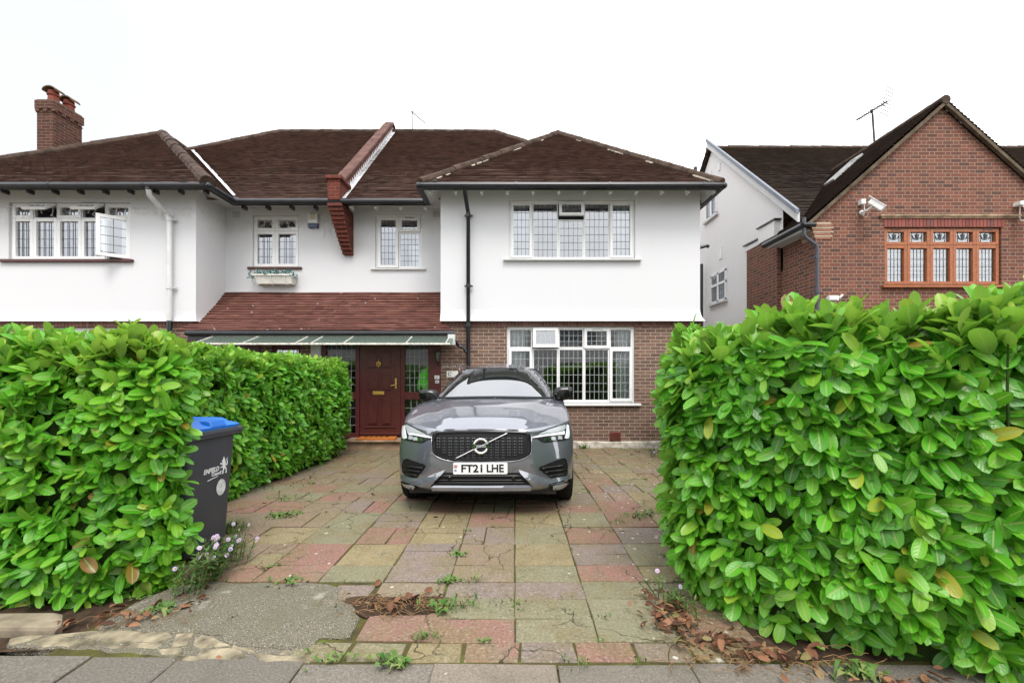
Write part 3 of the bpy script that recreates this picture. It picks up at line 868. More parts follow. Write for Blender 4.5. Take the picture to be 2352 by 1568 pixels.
door = dm.build("front_door", plain("burgundy_door", (0.080,0.019,0.016), .4, .5, vary=.15, scale=10), right_house, bevel=.006, seg=1)
h = MB()
hx = ax(909.5, DY); h.box(hx-.017, hx+.017, DY-.016, DY-.005, az(892,DY), az(868.5,DY)-.0)
h.tube([(hx, DY-.016, az(884,DY)), (hx, DY-.06, az(884,DY)), (hx-.10, DY-.062, az(885,DY))], .011, 8)
h.build("door_handle", M['brass'], door, bevel=.003, seg=1)
h = MB(); lx0, lx1, lz0, lz1 = ax(857,DY), ax(883,DY), az(905,DY), az(899,DY)
h.box(lx0, lx1, DY-.03, DY-.005, lz0-.01, lz1+.01); h.box(lx0+.02, lx1-.02, DY-.038, DY-.03, lz0+.015, lz1-.012)
h.build("letter_plate", M['brass'], door, bevel=.003, seg=1)
h = MB(); kx, kz = ax(870.5,DY), az(834,DY)
h.lathe((kx, DY-.006, kz+.03), [(.012,0),(.012,-.03),(.006,-.035)], 10, 'y')
pts = [Vector((kx+.042*math.sin(t)*(1 if abs(math.sin(t))<2 else 1), DY-.03, kz-.01+.052*math.cos(t)-.01*math.cos(2*t))) for t in [2*math.pi*i/18 for i in range(19)]]
h.tube(pts, .009, 6); h.prism([(kx-.03,DY-.022,kz+.03),(kx+.03,DY-.022,kz+.03),(kx+.024,DY-.022,kz-.03),(kx,DY-.022,kz-.055),(kx-.024,DY-.022,kz-.03)], (0,.012,0))
h.tube([(kx,DY-.03,kz+.04),(kx,DY-.03,kz+.09)], .006, 6); h.tube([(kx,DY-.03,kz-.06),(kx,DY-.03,kz-.10)], .005, 6)
h.build("door_knocker", M['brass'], door, smooth=True)
# step
st = MB(); sx0, sx1 = ax(795, 9.0), ax(925, 9.0)
st.box(sx0, sx1, 8.99, DY-.02, -.03, .17); st.box(sx0-.03, sx1+.03, 8.93, DY-.02, .171, .215)
st.build("door_step", plain("worn_step_tiles", (0.30,0.21,0.14), .85, .2, vary=.4, scale=5, bump=.3), right_house, bevel=.012, seg=1)
st = MB(); st.box(ax(735,DY)-.18, ax(740,DY)-.01, DY-.05, DY+.1, .1, 2.36); st.build("porch_post", M['white_paint'], right_house)

# neighbouring porch wall (mostly behind the hedge)
mb = MB()
wall_front(mb, XL1+.02, ax(735,DY)-.19, 0, 2.38, DY, [(-5.25,-4.62,1.1,2.2)])
mb.build("porch_wall", M['brick'], left_house)
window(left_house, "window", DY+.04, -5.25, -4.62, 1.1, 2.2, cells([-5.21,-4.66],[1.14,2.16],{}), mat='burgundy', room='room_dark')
mb = MB(); mb.box(-6.4,-5.5,DY-.02,DY,.2,2.25); mb.build("front_door", M['burgundy'], left_house, bevel=.01)

# ---- windows of the right house
a, b, c, d = W4; y = YW+.055; fr = .04
pxs = [1180, 1220, 1225.5, 1282, 1284, 1340, 1341.5, 1400, 1405, 1448]
bx = [a+fr, ax(1222.5,y), ax(1282.5,y), ax(1341,y), ax(1401,y), b-fr]
L4 = [dict(x0=bx[0],x1=bx[1],z0=c+fr,z1=d-fr,kind='sash',s=.055,nx=4,nz=7),
      dict(x0=bx[1],x1=bx[2],z0=c+fr,z1=d-fr,s=.028,nx=5,nz=7),
      dict(x0=bx[2],x1=bx[3],z0=c+fr,z1=az(504,y),s=.028,nx=5,nz=5),
      dict(x0=bx[3],x1=bx[4],z0=c+fr,z1=d-fr,s=.028,nx=5,nz=7),
      dict(x0=bx[4],x1=bx[5],z0=c+fr,z1=d-fr,kind='sash',s=.055,nx=4,nz=7)]
w4 = window(right_house, "window", y, a, b, c, d, L4, sill=(a-.12, b+.12, c+.0, .035, .14, 'white_paint'), lead='leading',
       curtains=[(a-.05,a+.42,c,d,'net'),(b-.42,b+.05,c,d,'net')], label="wide first-floor window of five lights with a small top vent ajar")
def open_vent(parent, x0, x1, z0, z1, y, tilt, s=.05, nx=5, nz=3, hinge='top', mat='upvc', glass='glass', lead='leading', name="top_vent", lw=.010):
    """sash swung open about its top edge (tilt degrees) or its right edge"""
    m = MB(); w_, h_ = x1-x0, z1-z0
    frame_rect(m, 0, w_, -h_, 0, -.025, .025, s)
    m.cm = 1; m.poly([(s,0,-h_+s),(w_-s,0,-h_+s),(w_-s,0,-s),(s,0,-s)])
    m.cm = 2
    for i in range(1,nx): x=s+(w_-2*s)*i/nx; m.box(x-lw/2,x+lw/2,-.004,.002,-h_+s,-s)
    for j in range(1,nz): z=-h_+s+(h_-2*s)*j/nz; m.box(s,w_-s,-.005,.001,z-lw/2,z+lw/2)
    if hinge == 'top': T = Matrix.Translation((x0, y, z1)) @ Matrix.Rotation(R(-tilt), 4, 'X')
    else: T = Matrix.Translation((x1, y, z1)) @ Matrix.Rotation(R(tilt), 4, 'Z') @ Matrix.Translation((-w_,0,0))
    m.v = [tuple(T @ Vector(p)) for p in m.v]
    return m.build(name, [M[mat], M[glass], M[lead]], parent)
open_vent(w4, ax(1283.5,y), ax(1340,y), az(499.5,y), d-.045, y-.03, 12, s=.058)

a, b, c, d = W5; y = BY+.05
bx = [a+fr, ax(1223,y), ax(1282.5,y), ax(1341.5,y), ax(1400,y), b-fr]; zt_ = az(800,y)
L5 = []
for i in range(5):
    top = dict(x0=bx[i],x1=bx[i+1],z0=zt_,z1=d-fr,s=.03,nx=5,nz=3)
    if i in (1,): top = None
    if i == 3: top.update(kind='sash', s=.06, vent=True, nx=4, nz=3)
    low = dict(x0=bx[i],x1=bx[i+1],z0=c+fr,z1=zt_,s=.03,nx=5,nz=6)
    if i in (0,4): low.update(kind='sash', s=.06, nx=4, nz=6)
    L5 += [q for q in (top, low) if q]
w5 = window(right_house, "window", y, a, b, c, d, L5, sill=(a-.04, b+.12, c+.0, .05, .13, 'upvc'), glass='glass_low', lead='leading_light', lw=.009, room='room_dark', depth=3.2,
       curtains=[(a+.02,a+.40,c-.1,d,'net'),(b-.36,b-.0,c-.1,d,'net')], label="wide ground-floor window with white curtains at both ends")
open_vent(w5, bx[1]+.005, bx[2]-.005, zt_+.01, d-.035, y-.03, 9, s=.065, nx=4, nz=3, glass='glass', lead='leading_light')

a, b, c, d = W3; y = YR+.055; xm = ax(915.5,y)
L3 = [dict(x0=a+.045,x1=xm,z0=c+.03,z1=d-.05,kind='sash',s=.065,nx=4,nz=7),
      dict(x0=xm,x1=b-.045,z0=az(533,y),z1=d-.05,kind='sash',s=.075,nx=4,nz=3,vent=True),
      dict(x0=xm,x1=b-.045,z0=c+.03,z1=az(533,y),s=.04,nx=5,nz=6)]
window(right_house, "window", y, a, b, c, d, L3, fr=.045, sill=(a-.1, b+.1, c, .035, .11, 'white_paint'), lead='leading',
       curtains=[(xm+.22,b,c-.1,c+.62,'net')], label="two-light first-floor window with square leading right of the corbel")

# ---- windows of the left house
y = YR+.05; a, b, c, d = W2; xm = ax(633,y)
tall = dict(kind='sash', s=.07, xs=(.33,.42,.62,.74), zs=(.26,.51,.76))
topm = dict(kind='sash', s=.07, xs=(.33,.68), zs=(.5,), motif=True)
L2 = cells([a+.02, xm, b-.02], [c+.02, az(531,y), d-.02], {(0,0):tall,(1,0):tall,(0,1):topm,(1,1):topm})
window(left_house, "window", y, a, b, c, d, L2, fr=.03, sill=(ax(570,YR), ax(694,YR), c+.005, .055, .10, 'brown_sill'), lead='leading',
       curtains=[(a+.42,a+.60,c,d,'net'),(b-.22,b,c,d,'net'),(a-.05,a+.05,c,d,'net')], label="two-light first-floor window over the flower trough")
y = YW+.05; a, b, c, d = W1
bx = [a+.04, ax(78,y), ax(132.5,y), ax(188,y), ax(243,y), b-.02]; zt_ = az(502,y)
spec = {}
for i in range(5):
    spec[(i,0)] = dict(tall, s=.065); spec[(i,1)] = dict(topm, s=.065)
spec[(1,1)] = None; spec[(3,1)] = None; spec[(4,0)] = None
L1 = cells(bx, [c+.02, zt_, d-.02], spec)
w1 = window(left_house, "window", y, a, b, c, d, L1, fr=.035, sill=(ax(2,YW), ax(308,YW), c+.005, .055, .12, 'brown_sill'), lead='leading',
       curtains=[(a-.1,a+.05,c,d,'net'),(b-.36,b,c,d,'net')], label="wide first-floor window with two top vents and a casement standing open")
m = MB()
for i in range(1,5): m.box(bx[i]-.02, bx[i]+.02, y, y+.06, c+.02, d-.02)
m.box(bx[0], bx[5], y+.001, y+.06, zt_-.02, zt_+.02); m.build("mullions", M['upvc'], w1)
for i in (1,3): open_vent(w1, bx[i]+.01, bx[i+1]-.01, zt_+.015, d-.03, y-.03, 52, s=.06, nx=3, nz=2)
open_vent(w1, bx[4]+.01, bx[5]-.005, c+.025, zt_-.01, y-.02, 38, s=.07, nx=2, nz=4, hinge='right', name="open_casement")

# ---- vents, downpipes
def grille(H, px0, px1, py0, py1, Y):
    a, b, c, d = opening(px0, px1, py0, py1, Y); m = MB(); m.box(a, b, Y-.012, Y+.01, c, d)
    o = m.build("wall_vent", M['white_paint'], H); m = MB()
    for i in range(8):
        for j in range(6):
            x, z = a+(b-a)*(i+.5)/8, c+(d-c)*(j+.5)/6
            m.box(x-.006,x+.006,Y-.0135,Y-.005,z-.006,z+.006)
    m.build("vent_holes", plain("vent_shadow", (.25,.25,.25), .9), o)
grille(left_house, 535, 552, 486, 500, YR); grille(right_house, 995, 1011, 485, 499, YR)
def pipe(H, name, pts, r, mat, joints=(), mat2=None):
    m = MB(); m.tube(pts, r, 12); o = m.build(name, M[mat], H, smooth=True); shade_auto(o, 50)
    j = MB()
    for p in joints:
        p = Vector(p); j.tube([p+Vector((0,0,-.04)), p+Vector((0,0,.04))], r*1.22, 12)
        j.box(p.x-r*2, p.x+r*2.2, p.y+r*.5, p.y+r*1.4, p.z-.015, p.z+.015)
    if j.f: j.build("pipe_bracket", M[mat2 or mat], o)
    return o
yd = YW-.10
pipe(right_house, "downpipe", [(ax(1068,8.85),8.83,5.38),(ax(1068,8.9),8.86,5.28),(ax(1075.5,yd),yd,4.98),(ax(1075.5,yd),yd,.05)], .042, 'gutter',
     [(ax(1075.5,yd),yd,z) for z in (4.95,3.45,2.62,1.6)])
pipe(right_house, "porch_outlet", [(ax(1040,9.05),9.05,ZPE-.08),(ax(1042,9.05),9.05,ZPE-.2),(ax(1052,yd),yd,ZPE-.30),(ax(1066,yd),yd,ZPE-.36),(ax(1075,yd),yd,ZPE-.5)], .036, 'gutter')
pipe(left_house, "downpipe", [(ax(342,8.84),8.83,5.32),(ax(346,8.9),8.87,5.22),(ax(382,yd),yd,4.98),(ax(389,yd),yd,4.86),(ax(389,yd),yd,ZB+.0)], .05, 'white_paint',
     [(ax(389,yd),yd,4.86),(ax(389,yd),yd,3.42)])
pipe(left_house, "lower_downpipe", [(ax(389,yd),yd,ZB),(ax(389,yd),yd,.1)], .052, 'gutter')
pipe(left_house, "gutter_outlet", [(ax(342,8.84),8.83,5.42),(ax(342,8.84),8.83,5.31)], .055, 'gutter')

# ---- chimney on the left house
cy0, cy1 = 10.76, 11.47; cx1 = ax(122.6, cy0); cx0 = ax(84.7, cy0)
m = MB(); zct = az(231, cy0)
m.box(cx0, cx1, cy0, cy1, 4.5, zct-.30)
m.box(cx0-.03, cx1+.03, cy0-.03, cy1+.03, zct-.21, zct)
chim = m.build("chimney", M['brick_chim'], left_house)
m = MB(); x = cx0-.02                                   # dentil course
m.box(cx0-.012, cx1+.012, cy0-.012, cy1+.012, zct-.30, zct-.27)
y = cy0-.02
while y < cy1: m.box(cx1, cx1+.028, y, y+.1, zct-.275, zct-.205); y += .2
while x < cx1: m.box(x, x+.1, cy0-.028, cy0, zct-.275, zct-.205); x += .2
m.box(cx0, cx1-.001, cy0, cy1, zct-.3, zct-.2)
m.build("dentil_course", M['brick_chim'], chim)
m = MB(); m.box(cx0-.01, cx1+.01, cy0, cy1, zct, zct+.03); m.build("flaunching", plain("old_mortar",(.16,.13,.09),.95,.1,vary=.4), chim)
for yy in (cy0+.17, cy1-.16):
    cx = (cx0+cx1)/2 + .03; m = MB()
    m.lathe((cx, yy, zct+.02), [(.115,0),(.11,.08),(.10,.18),(.125,.19),(.125,.215),(.105,.22),(.105,.30),(.09,.30)], 16)
    pot = m.build("chimney_pot", M['terracotta'], chim, smooth=True); shade_auto(pot, 40)
    m = MB()                                           # half-round cowl
    rows = []
    for i in range(13):
        t = math.pi*(i/12)*0.9 + math.pi*.05
        rows.append([(cx+.165*math.cos(t), yy-.13, zct+.27+.11*math.sin(t)), (cx+.165*math.cos(t), yy+.13, zct+.27+.11*math.sin(t))])
    m.grid(rows)
    rows2 = [[(p[0], p[1], p[2]+.03) for p in r_] for r_ in rows]; m.grid([list(reversed(r_)) for r_ in rows2])
    for i in range(12):
        for k in (0, 1): m.poly([rows[i][k], rows[i+1][k], rows2[i+1][k], rows2[i][k]])
    m.build("cowl", plain("cowl_clay_"+str(int(yy*10)), (0.13,0.085,0.045), .9, .2, vary=.4), chim)
# ================================================================== red brick house on the right
brick_house = thing("brick_house", (9.0, 9.1, 0), "red brick house with front gable and orange-brown framed windows behind the right hedge", "house")
GY = 9.10; GX0 = ax(1873, GY); GAX, GAZ = ax(2161, GY), az(231, GY)-.13; GX1 = 2*GAX - GX0
SG = 0.885
zeg = GAZ - SG*(GAX-GX0)                       # wall top at the corner
W6 = opening(2032, 2301, 522, 656, GY)
m = MB()
wall_front(m, GX0, GX1, 0, zeg, GY, [W6])
m.poly([(GX0,GY,zeg),(GX1,GY,zeg),(GAX,GY,GAZ)])
XS = GX0
m.poly([(XS,GY,0),(XS,GY,zeg-.1),(XS,10.3,zeg-.1),(XS,10.3,0)])
m.box(XS-.09, XS+.1, 10.28, 11.63, 0, 4.86)
m.build("brick_wall", M['brick_red'], brick_house)
# white gable wall of the main block
MRY, MRZ = 13.9, 8.80; MEY, MEZ = 9.78, 5.17
m = MB()
m.poly([(XS,10.2,4.0),(XS,10.2,MEZ+.3),(XS,MRY,MRZ-.1),(XS,2*MRY-10.2,MEZ+.3),(XS,2*MRY-10.2,0),(XS,11.6,0),(XS,11.6,4.0)])
m.box(XS-.10, XS+.05, 10.9, 11.72, 4.862, az(640,11.2)+.95)     # rendered side chimney breast
m.box(XS-.14, XS+.05, 10.32, 11.0, 4.862, 5.22)
side = m.build("side_wall", M['render_old'], brick_house)
m = MB(); m.obox((XS-.13,10.85,az(640,11.2)+.95),(.2,0,0),(0,.92,.03),(0,0,.035)); m.obox((XS-.17,10.25,5.22),(.2,0,0),(0,.8,.02),(0,0,.03))
m.build("tile_creasing", M['gutter'], brick_house)
# bargeboards
m = MB()
for s in (1,):
    m.obox((XS-.16, MEY-.35, MEZ-.30+.0), (.05,0,0), (0,MRY-MEY+.35,(MRZ-MEZ)*(MRY-MEY+.35)/(MRY-MEY)), (0,0,.20))
m.build("bargeboard", M['white_paint'], brick_house)
m = MB(); m.obox((XS-.20, MEY-.36, MEZ-.12+.0), (.07,0,0), (0,MRY-MEY+.36,(MRZ-MEZ)*(MRY-MEY+.36)/(MRY-MEY)), (0,0,.10))
m.build("verge_trim", plain("grey_verge", (0.16,0.18,0.21), .5, .4), brick_house)
# main roof
Lm = math.hypot(MRY-MEY, MRZ-MEZ)
tile_roof("main_roof", M['tile_dark'], (0,MEY,MEZ), (1,0,0), (0,MRY-MEY,MRZ-MEZ), [(XS-.15,-.35),(18,-.35),(18,Lm),(XS-.15,Lm)], brick_house, gauge=.095)
tile_roof("rear_roof", M['tile_dark'], (0,2*MRY-MEY,MEZ), (1,0,0), (0,MEY-MRY,MRZ-MEZ), [(XS-.15,0),(18,0),(18,Lm),(XS-.15,Lm)], brick_house, gauge=.25, tw=.5)
# front gable roof: two slopes running back into the main roof
Yb = MEY + (GAZ+.12-MEZ)*(MRY-MEY)/(MRZ-MEZ) + .15
ex = GX0-.30; ez = GAZ+.10-SG*(GAX-ex); Lg = math.hypot(GAX-ex, GAZ+.10-ez)
tile_roof("gable_roof", M['tile_dark'], (ex, GY-.10, ez), (0,1,0), (GAX-ex,0,GAZ+.10-ez), [(0,0),(1.1,0),(Yb-GY+.1,Lg),(0,Lg)], brick_house, gauge=.095)
tile_roof("gable_roof", M['tile_dark'], (2*GAX-ex, GY-.10, ez), (0,1,0), (ex-GAX,0,GAZ+.10-ez), [(0,0),(1.1,0),(Yb-GY+.1,Lg),(0,Lg)], brick_house, gauge=.095)
m = MB(); ridge(m, (GAX,GY-.12,GAZ+.12), (GAX,Yb,GAZ+.12), .09); m.build("ridge_tiles", M['ridge'], brick_house)
m = MB(); ridge(m, (XS-.15,MRY,MRZ+.02), (17,MRY,MRZ+.02), .09); m.build("ridge_tiles", M['ridge'], brick_house)
m = MB()                                         # mortared verge under the tiles
for s in (-1, 1):
    a = Vector((GAX, GY-.075, GAZ+.02)); b = Vector((GAX+s*(GAX-ex), GY-.075, ez-.08))
    m.bar(a, b, .06, .07, (0,-1,0))
m.build("verge", plain("verge_mortar", (0.11,0.085,0.06), .95, .1, vary=.4), brick_house)
# valley lead
m = MB()
a = Vector((ax(1893,9.8)+.05, 9.86, 5.32)); b = Vector((ax(1975, 11.6), 11.6, 6.95))
m.obox(a, (.14,.0,.02), b-a, (0,-.02,.03)); m.build("valley_flashing", M['lead'], brick_house)
# rooflight on the near slope
m, g = MB(), MB()
rp = lambda x, y, h: Vector((x, y, ez+SG*(x-ex))) + Vector((-SG,0,1)).normalized()*h
for (xa, xb, ya, yb) in ((7.80,7.86,10.6,10.95),(8.44,8.50,10.6,10.95),(7.86,8.44,10.6,10.66),(7.86,8.44,10.89,10.95)):
    o_ = rp(xa,ya,0); m.obox(o_, rp(xb,ya,0)-o_, rp(xa,yb,0)-o_, rp(xa,ya,.07)-o_)
rl = m.build("rooflight", plain('weathered_rooflight',(.36,.36,.35),.6,.3,vary=.3), brick_house)
g.poly([rp(7.86,10.66,.05), rp(8.44,10.66,.05), rp(8.44,10.89,.05), rp(7.86,10.89,.05)]); g.build("glass", M['glass_side'] if 'glass_side' in M else M['upvc'], rl)
# window
a, b, c, d = W6; y = GY+.05
bx = [a+.02+(b-a-.04)*i/5 for i in range(6)]; zt_ = az(563.5,y)
L6 = []
for i in range(5):
    L6.append(dict(x0=bx[i],x1=bx[i+1],z0=c+.03,z1=zt_,kind='sash',s=.065,xs=(.3,.5,.72),zs=(.22,.46,.68)))
    L6.append(dict(x0=bx[i],x1=bx[i+1],z0=zt_,z1=d-.02,kind='sash',s=.065,xs=(.2,.8),zs=(.45,),vent=i in (0,4)))
w6 = window(brick_house, "window", y, a, b, c, d, L6, mat='wood_win', sill=(a-.08, b+.12, c+.0, .05, .13, 'wood_win'), lead='leading', glass='glass')
m = MB(); z = c-.02; k = 0                       # banded roller blind behind the panes
while z < d:
    m.cm = k % 2; m.box(a, b, y+.10, y+.105, z, z+(.075 if k%2==0 else .055)); z += (.075 if k%2==0 else .055); k += 1
m.build("banded_blind", [plain("blind_white",(.78,.8,.82),.8,.2), plain("blind_grey",(.36,.38,.40),.8,.2)], w6)
for i in range(5):                               # swan-neck motif in each top light
    m = MB()
    cx = (bx[i]+bx[i+1])/2; cz = (zt_+d)/2
    for s in (-1,1):
        m.tube([(cx+s*.16,y+.02,cz+.03),(cx+s*.10,y+.02,cz+.03),(cx+s*.07,y+.02,cz-.04),(cx+s*.02,y+.02,cz-.06),(cx+s*.035,y+.02,cz+.06)], .006, 5)
    m.tube([(cx,y+.02,cz-.06),(cx,y+.02,cz+.08)], .006, 5)
    m.build("motif", M['leading'], w6)
# soldier lintel and hood course
m = MB(); x = a-.02
while x < b+.02:
    m.cr = random.random(); m.box(x+.004, x+.068, GY-.012, GY+.02, d+.005, d+.215); x += .074
m.cr = None
m.build("soldier_lintel", mat_tile("lintel_brick", [(0.17,0.055,0.045),(0.27,0.085,0.065),(0.22,0.07,0.055),(0.15,0.075,0.065)]), brick_house)
m = MB(); m.box(ax(2018,GY), ax(2340,GY), GY-.06, GY+.01, az(498,GY), az(494.5,GY)); m.box(ax(2022,GY), ax(2336,GY), GY-.035, GY+.01, az(502,GY), az(498,GY))
m.build("hood_course", plain("hood_mortar", (0.34,0.25,0.17), .95, .1, vary=.4), brick_house)
# corbelled tile creasing on the corner
m = MB()
for k in range(8):
    z = az(549 - k*4.6, GY); w_ = [0.30,.33,.30,.34,.30,.33,.30,.28][k]
    m.cm = k % 2
    m.box(GX0-.012-.018*k, GX0+w_+.02, GY-.012-.006*k, GY+.4, z, z+.024)
    m.cm = 1; m.box(GX0-.006-.018*k, GX0+w_, GY-.006-.006*k, GY+.4, z+.024, z+.042)
m.build("corbel", [plain("creasing_tile",(.34,.14,.10),.9,.2), plain("creasing_mortar",(.44,.34,.25),.9,.2)], brick_house)
# eave gutter and downpipe
m = MB(); gy0 = GY-.12; gxx = ax(1878,gy0)-.02
m.tube([(ex-.04,GY-.12,ez-.03),(ex-.04,10.4,ez-.03)], .062, 10)
m.tube([(ex-.06,GY-.14,ez-.03),(GX0-.10,GY-.14,ez-.03)], .05, 8)
m.build("gutter", M['gutter'], brick_house)
m = MB(); m.poly([(ex,GY-.02,ez-.05),(GX0,GY-.02,ez-.13),(GX0,10.3,ez-.13),(ex,10.3,ez-.05)]); m.box(ex-.005,ex+.02,GY-.03,10.3,ez-.13,ez)
m.build("soffit", M['white_paint'], brick_house)
pipe(brick_house, "downpipe", [(ax(1847,9.0),9.0,az(500,9.0)),(ax(1847,9.0),9.0,az(538,9.0)),(ax(1850,9.0),9.0,az(545,9.0)),(ax(1874,9.0),9.0,az(562,9.0)),(ax(1877,9.0),9.0,az(572,9.0)),(ax(1877,9.0),9.0,.1)], .036, 'gutter_grey',
     [(ax(1877,9.0),9.0,az(y_,9.0)) for y_ in (590, 668)])
# side windows, facing the camera's left
def side_window(Y0, Y1, Z0, Z1, n, top=False):
    m, g, l = MB(), MB(), MB(); x = XS
    for (a, b, c, d) in ((Y0,Y0+.06,Z0,Z1),(Y1-.06,Y1,Z0,Z1),(Y0,Y1,Z0,Z0+.06),(Y0,Y1,Z1-.06,Z1),((Y0+Y1)/2-.05,(Y0+Y1)/2+.05,Z0,Z1)): m.box(x-.04,x+.02,a,b,c,d)
    if top: m.box(x-.042,x+.02,Y0,Y1,Z0+(Z1-Z0)*.6-.04,Z0+(Z1-Z0)*.6+.04)
    g.poly([(x-.012,Y0,Z0),(x-.012,Y0,Z1),(x-.012,Y1,Z1),(x-.012,Y1,Z0)])
    for i in range(1,7): yy=Y0+(Y1-Y0)*i/7; l.box(x-.017,x-.01,yy-.005,yy+.005,Z0,Z1)
    for i in range(1,5): zz=Z0+(Z1-Z0)*i/5; l.box(x-.018,x-.01,Y0,Y1,zz-.005,zz+.005)
    o = m.build("window", M['upvc'], brick_house, bevel=.004, seg=1)
    g.build("glass", M['glass_side'], o); l.build("leading", M['leading'], o)
    m = MB(); m.box(x-.09,x+.02,Y0-.08,Y1+.08,Z0-.06,Z0); m.build("sill", M['white_paint'], o)
side_window(13.5, 14.3, 6.57, 7.2, 2); side_window(12.92, 13.92, 3.80, 4.72, 2, True)
m = MB(); m.box(XS-.03,XS,13.9,14.05,7.9,8.1); m.box(XS-.03,XS,13.3,13.42,7.83,8.05); m.box(XS-.03,XS,13.2,13.35,5.1,5.45)
m.build("wall_vent", M['upvc'], brick_house)
# black soil pipes on the side wall by the gap
m = MB(); yy = 14.3; m.tube([(XS-.15,yy,3.0),(XS-.15,yy,5.2)], .05, 8)
m.tube([(ax(1610,11.0)-.02,11,az(568,11)),(ax(1623,11),11,az(564,11)),(ax(1628,11),11,az(567,11))], .045, 8)
m.build("soil_pipe", M['gutter'], brick_house)
m = MB(); m.tube([(ax(1597,14.0),14.0,az(400,14)),(ax(1597,14.0),14.0,az(384,14))], .055, 10); m.build("flue", M['gutter'], brick_house)
m = MB(); m.box(XS-.10,19,18.2,18.4,0,MEZ); m.box(GX1,GX1+6,9.9,10.0,0,MEZ); m.build("rear_wall", M['brick_red'], brick_house)

# ================================================================== small things on the walls and roofs
# burglar alarm
al = thing("alarm_box", (ax(722,YR),YR,az(508,YR)), "white alarm box with dark blue base on the wall left of the brick corbel", "alarm box")
a, b, c, d = opening(711, 733, 491, 525, YR)
m = MB(); m.box(a, b, YR-.09, YR, c+.10, d); m.build("case", M['old_plastic'] if 'old_plastic' in M else M['white_plastic'], al, bevel=.015)
m = MB(); m.prism([(a,YR-.09,c+.099),(b,YR-.09,c+.099),(b-.01,YR-.085,c),(a+.01,YR-.085,c)], (0,.085,0)); m.build("strobe_base", plain("navy_plastic",(0.012,0.025,0.09),.3,.5), al)
m = MB(); m.lathe(((a+b)/2, YR-.089, d-.10), [(.065,0),(.06,-.012),(.03,-.018)], 18, 'y'); m.build("badge", plain("yellowed_badge",(.62,.56,.38),.5,.4), al)
m = MB(); m.box(a+.03,b-.03,YR-.094,YR-.089,d-.028,d-.014); m.box(a+.05,b-.05,YR-.094,YR-.089,d-.045,d-.036); m.build("printed_name", plain("grey_print",(.3,.3,.3),.6), al)
# flower trough
tr = thing("window_box", (ax(627,10.0),10.0,az(651,10.0)), "white plastic trough of blue-green plants hung under the first-floor window", "planter")
yb, yf = YR-.01, YR-.24
x0, x1 = ax(582,10.06), ax(671,10.06); z0, z1 = az(651,10.06), az(630,10.06)
m = MB()
top = [(x0,yf-.02,z1),(x1,yf-.02,z1),(x1,yb,z1),(x0,yb,z1)]; bot = [(x0+.08,yf+.03,z0),(x1-.03,yf+.03,z0),(x1-.03,yb-.02,z0),(x0+.08,yb-.02,z0)]
ti = [m.vert(p) for p in top]; bi = [m.vert(p) for p in bot]
for i in range(4): j=(i+1)%4; m.face([bi[i],bi[j],ti[j],ti[i]])
m.face(list(reversed(bi)))
m.box(x0-.015,x1+.015,yf-.035,yb,z1-.03,z1+.006)
m.build("trough", plain("cream_trough",(.62,.61,.55),.6,.3,vary=.15), tr)
m = MB()
for f in (.07,.45,.82):
    x = x0+(x1-x0)*f; m.bar((x,yf-.03,z1+.01),(x+.02,yf+.02,z0-.02),.018,.012,(1,0,0)); m.bar((x+.02,yf+.02,z0-.02),(x+.02,yb,z0-.02),.018,.012,(1,0,0))
m.build("bracket", M['white_paint'], tr)
m = MB()
for k in range(520):
    x = random.uniform(x0-.15, x1+.05); y = random.uniform(yf-.05, yb-.02); h = random.gauss(.04,.035)
    if x < x0 or x > x1: h -= .07
    p = Vector((x,y,z1+max(-.08,h)))
    dr = Vector((random.gauss(0,1),random.gauss(-.5,1),random.gauss(.4,.8))).normalized()*random.uniform(.03,.065)
    sd = dr.cross(Vector((random.gauss(0,1),random.gauss(0,1),random.gauss(0,1)))).normalized()*.016
    m.cm = 0 if random.random() < .72 else 1
    m.poly([p, p+dr*.5+sd, p+dr, p+dr*.5-sd])
m.build("foliage", [plain("blue_green_leaf",(0.035,0.14,0.13),.6,.3,vary=.3), plain("pale_blue_leaf",(0.28,0.42,0.42),.6,.3)], tr)
# icicle lights along the left eaves
ic = MB()
def icicles(a, b, n):
    a, b = Vector(a), Vector(b); pts = []
    for i in range(n*4+1):
        f = i/(n*4); p = a+(b-a)*f; p.z -= .018*math.sin((f*n%1)*math.pi) ; pts.append(p)
    ic.tube(pts, .0045, 4)
    for i in range(n):
        p = a+(b-a)*((i+.5)/n); L = random.choice([.12,.2,.28,.2,.36]); q = [p.copy()]
        for k in range(5): q.append(q[-1]+Vector((random.gauss(0,.012),random.gauss(-.005,.006),-L/5)))
        ic.tube(q, .004, 4)
        for k in (1,3,4,5): ic.tube([q[k], q[k]+Vector((random.choice((-.03,.03)),-.01,-.03))], .006, 4)
icicles((-12,YW-.02,5.16),(XL1,YW-.02,5.14),26); icicles((XL1+.02,YW,5.14),(XL1+.02,YR-.03,5.18),5); icicles((XL1,YR-.02,5.18),(-4.25,YR-.02,5.2),15)
tag(ic.build("icicle_lights", plain("clear_wire",(.66,.66,.63),.4,.5)), "string of small white icicle lights under the eaves of the left house", "string lights")
